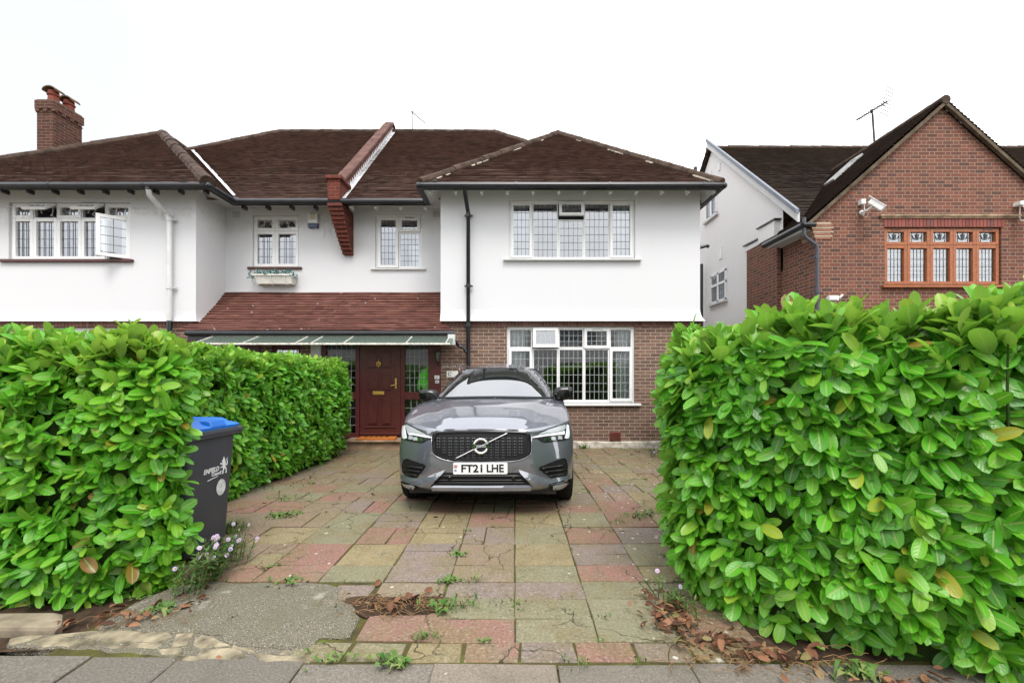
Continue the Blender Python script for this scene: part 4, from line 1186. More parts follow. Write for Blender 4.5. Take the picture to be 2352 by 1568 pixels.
# television aerials
def yagi(name, label, mast, boom, els, refl=None, r=.014):
    t = thing(name, mast[0], label, "aerial", "roof aerials")
    m = MB(); m.tube(mast, r*1.4, 6); m.build("mast", M['galv'], t)
    m = MB(); a, b = Vector(boom[0]), Vector(boom[1]); m.tube([a,b], r, 6)
    pc = Vector(mast[-1]); f = (pc-a).dot(b-a)/(b-a).length_squared; pb = a+(b-a)*f
    m.tube([pc, pb], r, 6); m.lathe(pb-Vector((0,0,.03)), [(.03,0),(.03,.06)], 8); m.build("boom", M['galv'], t)
    m = MB(); d = (b-a).normalized(); n, L, axis = els; axis = Vector(axis)
    for i in range(n):
        p = a+(b-a)*(i/(n-1)); q = L*(.75+.4*i/n); m.tube([p-axis*q/2, p+axis*q/2], r*.5, 5)
    if refl:
        for k in range(8): p = b+Vector((0,0,.0))+Vector(refl)*(k-3.5)*.09; m.tube([p-axis*L*.9,p+axis*L*.9], r*.5, 5)
    m.build("elements", M['galv_light'] if refl is None else M['galv_mid'], t)
yagi("tv_aerial", "small tilted roof aerial on a thin mast above the semi-detached ridge", [at(947,310,14.56), at(946.5,258,14.56)], [at(977,284,14.3), at(947,258,14.56)], (12,.16,(.7,.7,.2)))
yagi("tv_aerial", "large fishbone aerial with reflector on a leaning mast above the brick house", [at(2009,335,11.0), at(2004,262,11.0)], [at(1968,276,11.3), at(2038,233,10.7)], (15,.26,(.85,.5,.1)), refl=(.25,0,1), r=.017)
# security cameras and floodlight on the brick house
cc = thing("security_camera", (ax(2000,9.0),9.0,az(478,9)), "white bullet security camera on its arm beside the orange-framed window", "security camera", "security cameras")
m = MB(); p, q = at(1998,462,8.85), at(2029,481,8.72); d = (q-p).normalized()
m.bar(p, q, .15, .12); o = m.build("housing", M['white_plastic'], cc, bevel=.02)
m = MB(); m.bar(p-d*.02+Vector((0,0,.075)), q+d*.06+Vector((0,0,.075)), .18, .012); m.build("sun_shield", M['white_plastic'], cc)
m = MB(); m.lathe(at(1978,489,9.09), [(.05,0),(.05,-.03),(.02,-.04)], 12, 'y'); m.tube([at(1978,489,9.06), at(1990,484,8.9), at(2004,474,8.82)], .02, 8); m.build("arm", M['white_plastic'], cc)
m = MB(); m.box(ax(1979,9.0),ax(1989,9.0),9.0,9.1,az(470,9.05),az(459,9.05)); m.tube([at(1985,470,9.06),at(1986,485,9.05),at(1983,496,9.05),at(1990,500,9.05),at(1996,488,9.0)], .007, 5); m.build("junction_box", M['white_plastic'], cc)
cc = thing("security_camera", (ax(2348,9.0),9.0,az(480,9)), "white camera bracket with a hooked cable at the photo's right edge", "security camera", "security cameras")
m = MB(); m.box(ax(2338,9.0),ax(2375,9.0),8.95,9.1,az(472,9.0),az(463,9.0)); m.build("junction_box", M['white_plastic'], cc, bevel=.01)
m = MB(); m.tube([at(2343,472,9.05),at(2342,500,9.05),at(2346,507,9.05),at(2356,505,9.05)], .009, 6); m.build("cable", M['white_plastic'], cc)
m = MB(); m.bar(at(2356,470,8.9), at(2400,500,8.7), .14, .12); m.build("housing", M['white_plastic'], cc, bevel=.02)
fl_ = thing("floodlight", at(1918,690,8.95), "small white floodlight peeping over the hedge on the brick wall", "floodlight")
m = MB(); m.obox(at(1905,690,8.9), (.20,0,0), (.01,.02,.11), (0,.10,-.02)); m.build("lamp_head", M['white_plastic'], fl_, bevel=.012)
m = MB(); m.obox(at(1907,688,8.885), (.17,0,0), (.008,.017,.085), (0,.01,0)); m.build("lens", plain("floodlight_lens",(.55,.57,.58),.15,.6), fl_)
m = MB(); m.tube([at(1928,684,8.95),at(1933,680,8.93),at(1936,676,8.92)], .022, 8); m.tube([at(1918,692,8.98),at(1918,700,9.1)], .02, 8); m.build("sensor", M['white_plastic'], fl_)
# porch wall lamp, door bell and number
lp = thing("wall_lantern", at(1005,822,DY-.06), "dark bronze lantern on the burgundy post right of the front door", "wall lamp")
lx, lz = ax(1005,DY-.1), az(818,DY-.1); ly = DY-.14
m = MB(); m.lathe((lx,ly,lz), [(.025,-.13),(.045,-.12),(.05,-.11),(.078,.07),(.08,.075)], 8); m.build("glass_body", plain("smoked_lantern",(.06,.05,.035),.15,.6), lp)
m = MB(); m.lathe((lx,ly,lz+.075), [(.085,0),(.088,.012),(.05,.05),(.012,.075),(.012,.1)], 8)
for k in range(6):
    an = k*math.pi/3; m.tube([(lx+.05*math.cos(an),ly+.05*math.sin(an),lz-.11),(lx+.08*math.cos(an),ly+.08*math.sin(an),lz+.07)], .006, 5)
m.tube([(lx,ly,lz-.12),(lx,ly+.03,lz-.2),(lx,DY-.035,lz-.15)], .01, 6); m.box(lx-.03,lx+.03,DY-.05,DY-.035,lz-.2,lz-.02); m.build("bronze_frame", plain("dark_bronze",(.03,.022,.016),.4,.5), lp)
m = MB(); m.lathe((lx,ly,lz-.06), [(.02,0),(.03,.05),(.015,.09)], 10); m.build("bulb", plain("bulb",(.5,.4,.22),.3,.5), lp)
bell = thing("doorbell", at(1005,868,DY-.04), "white door bell and notice plate on the burgundy post below the lantern", "doorbell")
m = MB(); m.box(ax(999,DY),ax(1010,DY),DY-.047,DY-.035,az(870,DY),az(862,DY)); m.build("notice_plate", M['white_plastic'], bell)
m = MB()
for k in range(4): m.box(ax(1000.5,DY),ax(1008.5-k,DY),DY-.0485,DY-.0468,az(864.6+k*1.5,DY),az(864+k*1.5,DY))
m.build("printed_lines", plain("print_grey",(.2,.2,.2),.6), bell)
m = MB(); m.box(ax(1000.5,DY),ax(1009.5,DY),DY-.06,DY-.035,az(880,DY),az(873,DY)); m.build("bell_case", M['white_plastic'], bell, bevel=.006)
m = MB(); m.prism([at(1003,875,DY-.0605),at(1004.5,875,DY-.0605),at(1007.5,879,DY-.0605),at(1006,879,DY-.0605)],(0,-.002,0)); m.lathe(at(1001.8,876.5,DY-.06),[(.012,0),(.01,-.006)],10,'y'); m.build("bell_mark", M['black'], bell)
plq = thing("number_plaque", at(1034,858,BY), "white house-number plaque on the brick wall half hidden by the car roof", "plaque")
m = MB(); m.box(ax(1026,BY),ax(1052,BY),BY-.02,BY,az(866,BY),az(852,BY)); m.build("plate", M['white_plastic'], plq, bevel=.006)
m = MB(); m.tube([at(1036,861.5,BY-.021),at(1031.5,862.5,BY-.021),at(1029.5,858.5,BY-.021),at(1031,855,BY-.021),at(1036,855.5,BY-.021)], .008, 6); m.build("numeral", M['black'], plq)
Mx = lambda x, z, y: Matrix.Translation((x, y, z)) @ Matrix.Rotation(R(90), 4, 'X')
chalk = plain("chalk", (.62,.58,.52), .95, .1)
tm = text_mesh("20+K+", .085, chalk, "chalk_marks", right_house, Mx(ax(1014.5,BY), az(842,BY), BY-.004), .002, .9, 'LEFT')
tm = text_mesh("M+", .085, chalk, "chalk_marks", right_house, Mx(ax(1037,BY), az(841.5,BY), BY-.004), .002, .9, 'LEFT')
m = MB(); m.bar(at(1035,838,BY-.004), at(1035,846,BY-.004), .008, .004, (0,1,0)); m.build("chalk_stroke", chalk, right_house)
# door mat
mat_ = thing("doormat", (ax(865,9.1),9.1,.22), "orange coir doormat with dark printed pattern on the front door step", "doormat")
m = MB(); x0, x1 = ax(826,9.2), ax(908,9.2)
m.prism([(ax(820,9.02),8.97,.218),(ax(909,9.02),8.97,.218),(x1,9.33,.218),(x0,9.33,.218)], (0,0,.03)); m.build("coir", plain("orange_coir",(.46,.15,.035),.95,.1,vary=.3,scale=40,bump=.6,bscale=120), mat_)
m = MB()
for k in range(5):
    x = ax(840+k*12,9.2); y = 9.2
    m.tube([(x-.03,y-.05,.249),(x+.01,y+.05,.249),(x+.04,y-.03,.249),(x-.02,y+.02,.249)], .009, 5)
    m.tube([(x+.03,y+.04,.249),(x-.03,y+.05,.249)], .008, 5)
m.build("pattern", plain("mat_print",(.07,.04,.015),.95,.1), mat_)
# hi-vis jacket behind the side light
jk = thing("jacket", at(985,865,9.62), "bright green high-visibility jacket hanging behind the glass right of the front door", "jacket")
jy = 9.51
def jp(px, py, dy=0): return at(px, py, jy) + Vector((0,dy,0))
body = [(986,837),(980,842),(974,848),(969,857),(967,872),(967.5,889),(975,895),(985,897.5),(999,896),(1000,837)]
m = MB(); n = len(body); cxp = 985
ring = []
for lay, (sc, dy) in enumerate(((.93,-.035),(1,0),(1,.05),(.93,.085))):
    ring.append([m.vert(jp(cxp+(x-cxp)*sc, 868+(y-868)*sc, dy + .012*math.sin(x*.9+lay))) for x, y in body])
for l_ in range(3):
    for i in range(n): j=(i+1)%n; m.face([ring[l_][i],ring[l_][j],ring[l_+1][j],ring[l_+1][i]])
m.face(ring[0]); m.face(list(reversed(ring[3])))
hv = plain("hi_vis_fabric",(.22,.92,.10),.75,.2,vary=.15,scale=12)
m.build("jacket_body", hv, jk, smooth=False, bevel=.01)
m = MB(); m.tube([jp(973,848,.02),jp(967,864,.01),jp(963.5,880,0),jp(961.5,896.5,0)], [.05,.052,.045,.04], 10); m.build("sleeve", hv, jk, smooth=True)
# ================================================================== ground
m = MB(); n = 40
m.poly([(-300,-300,-.06),(300,-300,-.06),(300,300,-.06),(-300,300,-.06)])
t_ = NT("earth"); o_ = t_.obj(); t_.base(t_.ramp(t_.noise(o_, .8, 5), [(.3,(.10,.085,.06)),(.7,(.16,.14,.09))]), .95, .1)
tag(m.build("ground", t_.m), kind='structure')
t_ = NT("asphalt"); o_ = t_.obj(); t_.base(t_.ramp(t_.noise(o_, 30, 4), [(.3,(.05,.05,.05)),(.7,(.085,.083,.08))]), .9, .2)
m = MB(); m.poly([(-60,-9,-.02),(60,-9,-.02),(60,-1.2,-.02),(-60,-1.2,-.02)]); tag(m.build("road", t_.m), kind='structure')
# soil under hedges
soil = plain("soil", (.055,.036,.024), .95, .1, vary=.5, scale=14, bump=.8, bscale=40)
m = MB()
def strip(x0, x1, y0, y1, dz, nx=10, ny=14):
    rows = []
    for j in range(ny+1):
        y = y0+(y1-y0)*j/ny; rows.append([(x0+(x1-x0)*i/nx, y, gz(y)+dz+.012*noise.noise(Vector((i*.9,j*.9,x0)))) for i in range(nx+1)])
    m.grid(rows)
strip(-7.5, -1.7, 2.28, 9.3, -.025, 30, 40); strip(.6, 6.0, 2.17, 9.2, -.03, 30, 40); strip(-2.2,1.2,2.1,9.4,-.045,20,30)
tag(m.build("soil_bed", soil), kind='structure')

# paving slabs of the drive
t_ = NT("concrete_slab"); o_ = t_.obj(); rn = t_.attr("rnd")
c = t_.ramp(rn, [(0.0,(.245,.130,.102)),(.19,(.215,.118,.094)),(.2,(.250,.200,.105)),(.39,(.235,.195,.110)),(.4,(.185,.178,.108)),(.59,(.21,.195,.125)),(.6,(.205,.160,.138)),(.79,(.185,.148,.128)),(.8,(.235,.155,.120)),(1.0,(.21,.17,.12))])
for e in t_.t.nodes:
    if e.type == 'VALTORGB': e.color_ramp.interpolation = 'CONSTANT' if False else 'LINEAR'
g1 = t_.noise(o_, 3.0, 5, .7); g2 = t_.noise(o_, 62, 3, .75); g3 = t_.noise(o_, 9, 4, .7)
sx = t_.n("ShaderNodeSeparateXYZ"); t_.l(o_, sx.inputs[0])
film = t_.math('ADD', t_.math('MULTIPLY', t_.step(g1, .40, .62), .62), t_.math('MULTIPLY', t_.step(sx.outputs[1], 4.6, 7.5), .38), clamp=True)
c = t_.mix(film, c, (.172,.138,.068))
c = t_.mix(t_.math('MULTIPLY', t_.step(t_.noise(o_, 4.5, 4, .6), .52, .72), .35), c, (.20,.185,.13))
c = t_.mix(t_.math('MULTIPLY', t_.step(g3, .5, .78), .45), c, (.075,.065,.048))
c = t_.mix(t_.math('MULTIPLY', t_.step(g2, .53, .70), .60), c, (.36,.33,.25))
c = t_.mix(t_.math('MULTIPLY', t_.step(g2, .47, .30), .60), c, (.045,.037,.026))
ck = t_.n("ShaderNodeTexVoronoi", feature='DISTANCE_TO_EDGE'); ck.inputs["Scale"].default_value = 2.1
wv = t_.n("ShaderNodeVectorMath", operation='MULTIPLY_ADD'); t_.l(t_.noise(o_, 5, 3, .6, "Color"), wv.inputs[0]); wv.inputs[1].default_value = (.22,)*3; t_.l(o_, wv.inputs[2]); t_.l(wv.outputs[0], ck.inputs["Vector"])
crk = t_.math('MULTIPLY', t_.math('SUBTRACT', 1.0, t_.step(ck.outputs["Distance"], .004, .013)), t_.step(t_.noise(o_, 1.4, 2), .46, .54))
c = t_.mix(t_.math('MULTIPLY', crk, .85), c, (.03,.028,.014))
# lichen rosettes, thickest on the right-hand side of the drive
vo = t_.n("ShaderNodeTexVoronoi"); vo.inputs["Scale"].default_value = 13; t_.l(o_, vo.inputs["Vector"])
wz = t_.n("ShaderNodeTexWhiteNoise"); t_.l(vo.outputs["Color"], wz.inputs[0])
dens = t_.math('ADD', t_.math('MULTIPLY', t_.step(sx.outputs[0], .3, 1.5), .62), t_.math('MULTIPLY', t_.step(t_.noise(o_, .9, 3), .5, .7), .22))
dist = t_.math('ADD', vo.outputs["Distance"], t_.math('MULTIPLY', t_.math('SUBTRACT', t_.noise(o_, 40, 3), .5), .3))
lf = t_.math('MULTIPLY', t_.math('SUBTRACT', 1.0, t_.step(dist, .12, .22)), t_.math('LESS_THAN', wz.outputs[0], dens))
c = t_.mix(t_.math('MULTIPLY', lf, .8), c, (.50,.48,.42))
t_.base(c, .9, .22); t_.bump(t_.math('ADD', g2, g3), .55, .006)
M['slab'] = t_.m
def rc(ch): return {'r':random.uniform(.0,.18),'y':random.uniform(.21,.38),'g':random.uniform(.41,.58),'p':random.uniform(.61,.78),'b':random.uniform(.81,1)}[ch]
sl_ = MB()
def slab(x0, x1, y0, y1, ch, gap=.0035, dz=None, skew=.006):
    if dz is None: dz = random.uniform(-.003, .004)
    sl_.cr = rc(ch); tx, ty = random.uniform(-.003,.003), random.uniform(-.003,.003)
    def P(x, y, z): return (x+random.uniform(-1,1)*.0, y, gz(y)+z+dz+tx*(x-x0)/(max(.1,x1-x0))+ty*(y-y0)/max(.1,y1-y0))
    g = gap; j = lambda: random.uniform(-skew, skew)
    q = [(x0+g+j(),y0+g+j()),(x1-g+j(),y0+g+j()),(x1-g+j(),y1-g+j()),(x0+g+j(),y1-g+j())]
    b = .005; c_ = (sum(p[0] for p in q)/4, sum(p[1] for p in q)/4)
    ins = [(p[0]+(b if p[0]<c_[0] else -b), p[1]+(b if p[1]<c_[1] else -b)) for p in q]
    top = [sl_.vert(P(x,y,0)) for x,y in ins]; mid = [sl_.vert(P(x,y,-b*.8)) for x,y in q]; low = [sl_.vert(P(x,y,-.06)) for x,y in q]
    sl_.face(top)
    for A, B in ((mid,top),(low,mid)):
        for i in range(4): k=(i+1)%4; sl_.face([A[i],A[k],B[k],B[i]])
ROWS = [2.162,2.325,2.547,2.773,3.005,3.264,3.682,4.089]
while ROWS[-1] < 9.25: ROWS.append(ROWS[-1]+.418)
CW = .454
COLR = {1:"rrrrggbr", 2:"..rggggr", 3:"....pggg", 4:"..pbgryg", 5:"rypbypgg", 6:"grypgrprg", 7:"gpyrygryr"}
for r_ in range(1, len(ROWS)-1):
    y0, y1 = ROWS[r_], min(ROWS[r_+1], 9.29)
    for cidx in range(-8, 8):
        x0, x1 = cidx*CW, (cidx+1)*CW
        if x1 < -3.4 or x0 > 3.2: continue
        if y0 < 3.0 and x1 > 1.3: continue
        if y0 < 2.95 and x1 < -.9: continue             # bare concrete lies there
        if r_ in (1,2) and x1 < -.42: continue
        if r_ == 3 and x1 < -.4: continue
        if r_ == 4 and x1 < -2.3: continue
        if 3.1 < y0 < 3.3 and x0 < -2.3: continue
        ch = random.choices("rygpb", [.24,.16,.27,.14,.19])[0]
        if r_ in COLR:
            k = cidx+4
            if 0 <= k < len(COLR[r_]) and COLR[r_][k] != '.': ch = COLR[r_][k]
        md = random.random()
        if y1-y0 < .3 or (md < .28) or md > .86: slab(x0, x1, y0, y1, ch)
        elif md < .56:
            q = random.choice((.5,.4,.62)); c2 = ch if random.random()<.8 else random.choice("rygpb")
            slab(x0, x1, y0, y0+(y1-y0)*q, ch, .005); slab(x0, x1, y0+(y1-y0)*q, y1, c2, .005)
        elif md < .80:
            q = random.choice((.5,.42,.58)); c2 = ch if random.random()<.7 else random.choice("rygpb")
            slab(x0, x0+CW*q, y0, y1, ch, .005); slab(x0+CW*q, x1, y0, y1, c2, .005)
        else:
            q, p = .5, .5
            slab(x0, x0+CW*q, y0, y1, ch, .005); slab(x0+CW*q, x1, y0, y0+(y1-y0)*p, random.choice("rygpb"), .005); slab(x0+CW*q, x1, y0+(y1-y0)*p, y1, ch, .005)
for k, ch in enumerate("ggyrprpy"):                       # border course against the pavement
    w_ = .294; x0 = ax(900-1+445/1.3067+k*0, 1)*0 + (-1.16+k*.296)
    slab(x0, x0+.296, 2.165, 2.33, ch, .008, dz=-.004, skew=.01)
slab(-1.22, -.93, 2.76, 2.99, 'p', .012, skew=.02); slab(-.915, -.47, 2.775, 3.0, 'b', .006)
slab(-.87, -.40, 2.335, 2.62, 'r', .006); 
# right-hand front cells
slab(.908, 1.30, 2.335, 2.545, 'r'); slab(.908, 1.28, 2.55, 2.77, 'g'); slab(.908,1.25,2.775,3.0,'g')
tag(sl_.build("driveway", M['slab']), kind='structure')

# mossy jointing bed just below the slabs
t_ = NT("joint_moss"); o_ = t_.obj()
t_.base(t_.ramp(t_.noise(o_, 6, 5, .7), [(.30,(.050,.040,.022)),(.55,(.085,.080,.026)),(.72,(.10,.13,.028))]), .95, .1); t_.bump(t_.noise(o_, 60, 3), .8, .01)
m = MB(); rows = []
for j in range(41):
    y = 2.12+(9.33-2.12)*j/40; xl = -3.5 if y > 3.0 else -2.4; xr = 3.3 if y > 3.0 else .98
    rows.append([(xl+(xr-xl)*i/14, y, gz(y)-.011) for i in range(15)])
m.grid(rows); tag(m.build("joint_bed", t_.m), kind='structure')

# rough concrete apron on the left
def apron_pts():
    P = [(560,455),(600,420),(690,370),(840,285),(1000,222),(1120,195),(1250,182),(1420,188),(1640,190),(1800,185),(1930,195),(2000,225),(1985,280),(2070,320),(2118,385),(2090,450),(2060,500),(1980,505),(1885,512),(1850,545),(1790,582),(1700,575),(1600,562),(1480,556),(1340,540),(1290,490),(1180,480),(1010,478),(890,472),(740,468),(640,468)]
    return [(x*.3906, 1263.2+y*.3906) for x, y in P]
t_ = NT("exposed_aggregate"); o_ = t_.obj()
v1 = t_.n("ShaderNodeTexVoronoi"); v1.inputs["Scale"].default_value = 105; t_.l(o_, v1.inputs["Vector"])
hs = t_.n("ShaderNodeTexWhiteNoise"); t_.l(v1.outputs["Color"], hs.inputs[0])
c = t_.ramp(hs.outputs[0], [(0,(.08,.065,.045)),(.35,(.21,.19,.14)),(.6,(.33,.30,.23)),(.8,(.48,.45,.36)),(.92,(.36,.24,.12)),(1,(.14,.13,.12))])
c = t_.mix(t_.step(v1.outputs["Distance"], .25, .5), c, (.17,.155,.12))
c = t_.mix(t_.math('MULTIPLY', t_.step(t_.noise(o_, 3.2, 5, .7), .42, .68), .65), c, (.155,.15,.095))
c = t_.mix(t_.math('MULTIPLY', t_.step(t_.noise(o_, 5, 4, .7), .6, .72), .7), c, (.42,.40,.34))
t_.base(c, .92, .2); t_.bump(v1.outputs["Distance"], .9, .012)
M['aggregate'] = t_.m
def patch(mb, pix, z, thick, wob=.012, hfac=1.42):
    pts = []
    for (x, y) in pix:
        Y = (CZ - z)*FL/(y-VY); pts.append(Vector(((x-VX)*Y/FL, Y, z)))
    big = []
    for i in range(len(pts)):
        a, b = pts[i], pts[(i+1)%len(pts)]; k = max(1, int((b-a).length/.05))
        for q in range(k):
            p = a+(b-a)*q/k; p = p+Vector((noise.noise(p*14)*wob, noise.noise(p*14+Vector((5,5,5)))*wob, 0)); big.append(p)
    mb.prism(big, (0,0,-thick))
m = MB(); patch(m, apron_pts(), .130, .06, .022); tag(m.build("concrete_apron", M['aggregate'], bevel=.008, seg=1), kind='structure')
m = MB(); patch(m, [(30,560),(60,520),(170,500),(330,495),(600,466),(900,470),(1300,488),(1400,545),(1600,565),(1790,585),(1840,600),(1835,650),(1500,648),(1100,635),(700,596),(400,572)][0:0] or [(x*.3906, 1263.2+y*.3906) for x, y in [(30,562),(60,520),(170,500),(330,495),(600,464),(900,466),(1300,480),(1400,540),(1600,560),(1790,580),(1845,600),(1838,652),(1500,650),(1100,636),(700,600),(400,576)]], .119, .05, .02)
tag(m.build("concrete_edge", M['aggregate'], bevel=.006, seg=1), kind='structure')
# broken edging between apron and pavement
M['edging'] = plain("broken_stone", (.215,.185,.125), .9, .2, vary=.7, scale=11, bump=1.0, bscale=38)
m = MB()
for poly in ([(160,548),(300,500),(500,510),(640,545),(420,565),(200,556)], [(480,500),(600,470),(880,474),(1020,476),(1030,500),(960,545),(860,540),(620,538)],
             [(640,545),(860,545),(960,552),(900,585),(760,578),(560,556)], [(1045,490),(1140,482),(1110,520),(1080,560),(1000,570)], [(1130,525),(1200,490),(1300,520),(1330,560),(1180,575),(1110,560)],
             [(1190,585),(1340,570),(1420,590),(1440,630),(1150,622)], [(1380,555),(1440,560),(1430,580),(1370,578)], [(1480,600),(1640,610),(1780,620),(1830,645),(1500,640)], [(930,575),(1050,580),(1080,600),(960,605)], [(60,520),(160,500),(260,498),(150,540),(40,556)], [(1420,565),(1480,570),(1490,600),(1430,592)], [(1650,585),(1720,590),(1700,612),(1640,606)], [(1240,535),(1320,530),(1350,556),(1260,568)], [(300,498),(470,478),(600,468),(480,498),(330,508)], [(1100,604),(1200,628),(1140,640),(1000,618)]):
    m.cr = random.random(); patch(m, [(x*.3906, 1263.2+y*.3906) for x, y in poly], .119+random.uniform(0,.009), .06, .028)
m.cr = None
tag(m.build("broken_edging", M['edging'], bevel=.006, seg=1), "broken strip of yellowish stone edging between the concrete apron and the pavement", "edging")
m = MB(); pts = [at(-80,1412,2.55), at(125,1408,2.56), at(146,1416,2.54), at(144,1440,2.44), at(120,1452,2.40), at(-90,1450,2.40)]
m.prism([(p.x,p.y,.16) for p in pts], (0,0,-.12)); tag(m.build("kerb_stone", plain("pale_kerb",(.25,.21,.15),.9,.2,vary=.4,scale=7,bump=.6), bevel=.02), "worn pale kerb stone at the foot of the left hedge", "kerb stone")

m = MB(); patch(m, [(790,1372),(850,1366),(930,1374),(1010,1366),(1045,1380),(1040,1402),(980,1410),(900,1412),(835,1416),(815,1400)], .128, .03, .03)
tag(m.build("soil_patch", soil), kind='structure')
# pavement flags
t_ = NT("paving_flag"); o_ = t_.obj(); rn = t_.attr("rnd")
c = t_.ramp(rn, [(0,(.13,.116,.098)),(.5,(.165,.146,.12)),(1,(.21,.175,.14))])
g2 = t_.noise(o_, 90, 3, .75); c = t_.mix(t_.math('MULTIPLY', t_.step(g2, .5, .72), .5), c, (.33,.31,.27)); c = t_.mix(t_.math('MULTIPLY', t_.step(g2, .5, .30), .55), c, (.05,.045,.04))
c = t_.mix(t_.math('MULTIPLY', t_.step(t_.noise(o_, 2.5, 5, .7), .45, .75), .4), c, (.09,.085,.06))
vo = t_.n("ShaderNodeTexVoronoi"); vo.inputs["Scale"].default_value = 9; t_.l(o_, vo.inputs["Vector"]); wz = t_.n("ShaderNodeTexWhiteNoise"); t_.l(vo.outputs["Color"], wz.inputs[0])
c = t_.mix(t_.math('MULTIPLY', t_.math('MULTIPLY', t_.math('SUBTRACT',1.0,t_.step(vo.outputs["Distance"],.06,.12)), t_.math('LESS_THAN',wz.outputs[0],.2)), .7), c, (.5,.48,.44))
t_.base(c, .9, .2); t_.bump(g2, .5, .005)
hold = sl_; sl_ = MB()
def gzf(y): return .127
xs_ = [-7.7,-6.6,-5.5,-4.4,-3.3,-2.14,-1.70,-1.05,-.40,.21,.86,1.5,2.15,2.8,3.4,4.1,4.8,5.5,6.2]
for i in range(len(xs_)-1):
    e0, e1 = 2.156 + (.06 if xs_[i] < -1.2 else 0), 0
    slab(xs_[i], xs_[i+1], 1.45, e0, 'r', .005, dz=-.003); sl_.cr = None
    slab(xs_[i]+.3, xs_[i+1]+.3, .55, 1.45, 'r', .005, dz=-.003)
    slab(xs_[i], xs_[i+1], -.35, .55, 'r', .005, dz=-.003); slab(xs_[i]+.3, xs_[i+1]+.3, -1.2, -.35, 'r', .005, dz=-.003)
nf = len(sl_.f); sl_.r = [0]*nf
for k in range(0, nf, 9):
    q = random.random()
    for j in range(9): sl_.r[k+j] = q
tag(sl_.build("pavement", t_.m), kind='structure')
sl_ = hold
m = MB(); m.poly([(-8,-1.2,.105),(7,-1.2,.105),(7,2.2,.105),(-8,2.2,.105)]); tag(m.build("pavement_bed", bpy.data.materials["joint_moss"]), kind='structure')
# ================================================================== laurel hedges
def leaf_mat(name, stops, yellow=(.33,.36,.03)):
    t = NT(name)
    rn = t.attr("rnd"); sp = t.n("ShaderNodeSeparateXYZ"); t.l(t.uv(), sp.inputs[0])
    u, v = sp.outputs[0], sp.outputs[1]                      # u -1..1 across, v 0..1 along
    c = t.ramp(rn, stops)
    au = t.math('ABSOLUTE', u)
    mid = t.math('SUBTRACT', 1.0, t.step(au, .05, .15))
    vv = t.math('FRACT', t.math('SUBTRACT', t.math('MULTIPLY', v, 7.0), t.math('MULTIPLY', au, 1.6)))
    vein = t.math('SUBTRACT', 1.0, t.step(t.math('ABSOLUTE', t.math('SUBTRACT', vv, .5)), .0, .16))
    c = t.mix(t.math('MULTIPLY', vein, .22), c, (.17,.30,.06))
    c = t.mix(t.math('MULTIPLY', mid, .75), c, (.38,.52,.14))
    bl = t.noise(t.obj(), 26, 3)
    c = t.mix(t.math('MULTIPLY', t.step(bl, .62, .76), .3), c, (.10,.16,.02))
    geo = t.n("ShaderNodeNewGeometry")
    c = t.mix(t.math('MULTIPLY', geo.outputs["Backfacing"], .55), c, (.16,.26,.07))
    t.base(c, t.mix(geo.outputs["Backfacing"], (.29,)*3, (.6,)*3), .48)
    t.bump(vein, .25, .003)
    tl = t.n("ShaderNodeBsdfTranslucent"); t.l(t.mix(.5, c, (.26,.52,.03)), tl.inputs[0])
    mx = t.n("ShaderNodeMixShader"); mx.inputs[0].default_value = .42
    t.l(t.b.outputs[0], mx.inputs[1]); t.l(tl.outputs[0], mx.inputs[2]); t.l(mx.outputs[0], t.out.inputs[0])
    return t.m
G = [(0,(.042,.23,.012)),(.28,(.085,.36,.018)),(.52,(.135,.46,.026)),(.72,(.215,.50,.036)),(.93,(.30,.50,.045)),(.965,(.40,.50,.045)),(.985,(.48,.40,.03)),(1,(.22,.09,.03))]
M['laurel'] = leaf_mat("laurel_leaf", G)
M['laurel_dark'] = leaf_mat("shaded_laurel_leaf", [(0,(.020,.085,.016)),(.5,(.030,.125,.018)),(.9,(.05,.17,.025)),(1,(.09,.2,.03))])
M['core'] = plain("hedge_twigs", (.035,.06,.016), .95, .05, vary=.5, scale=8)

# leaf template: rows along the leaf, 5 points across
LV = np.array([0, .10, .28, .5, .72, .9, 1.0]); LW = np.array([.05, .48, .86, 1.0, .96, .68, .10])
def leaf_batch(pos, axis, nrm, length, width, curl, fold, r):
    """vectorised leaves -> verts, faces, uv, rnd"""
    n = len(pos)
    axis = axis/np.linalg.norm(axis, axis=1, keepdims=True)
    nrm = nrm - axis*(nrm*axis).sum(1, keepdims=True); nrm /= np.maximum(1e-6, np.linalg.norm(nrm, axis=1, keepdims=True))
    side = np.cross(axis, nrm)
    cu = np.array([-1, 0, 1.0]); nr, nc = len(LV), len(cu)
    V = np.zeros((n, nr, nc, 3), dtype=np.float32); UV = np.zeros((nr, nc, 2), dtype=np.float32)
    for i in range(nr):
        t = LV[i]; a = t - .0
        drop = -curl*(t**2)
        for j in range(nc):
            w = LW[i]*cu[j]
            up = fold*abs(cu[j])*LW[i]*.5
            V[:, i, j] = pos + axis*(length*a)[:, None] + side*(width*.5*w)[:, None] + nrm*((length*drop) + width*up)[:, None]
            UV[i, j] = (cu[j], t)
    F = []
    for i in range(nr-1):
        for j in range(nc-1): F.append((i*nc+j, i*nc+j+1, (i+1)*nc+j+1, (i+1)*nc+j))
    F = np.array(F, dtype=np.int32)
    base = (np.arange(n, dtype=np.int32)*(nr*nc))[:, None, None]
    faces = (F[None] + base).reshape(-1, 4)
    uvs = np.broadcast_to(UV.reshape(-1, 2)[F][None], (n, len(F), 4, 2)).reshape(-1, 2)
    rr = np.repeat(r.astype(np.float32), len(F))
    return V.reshape(-1, 3), faces, uvs, rr
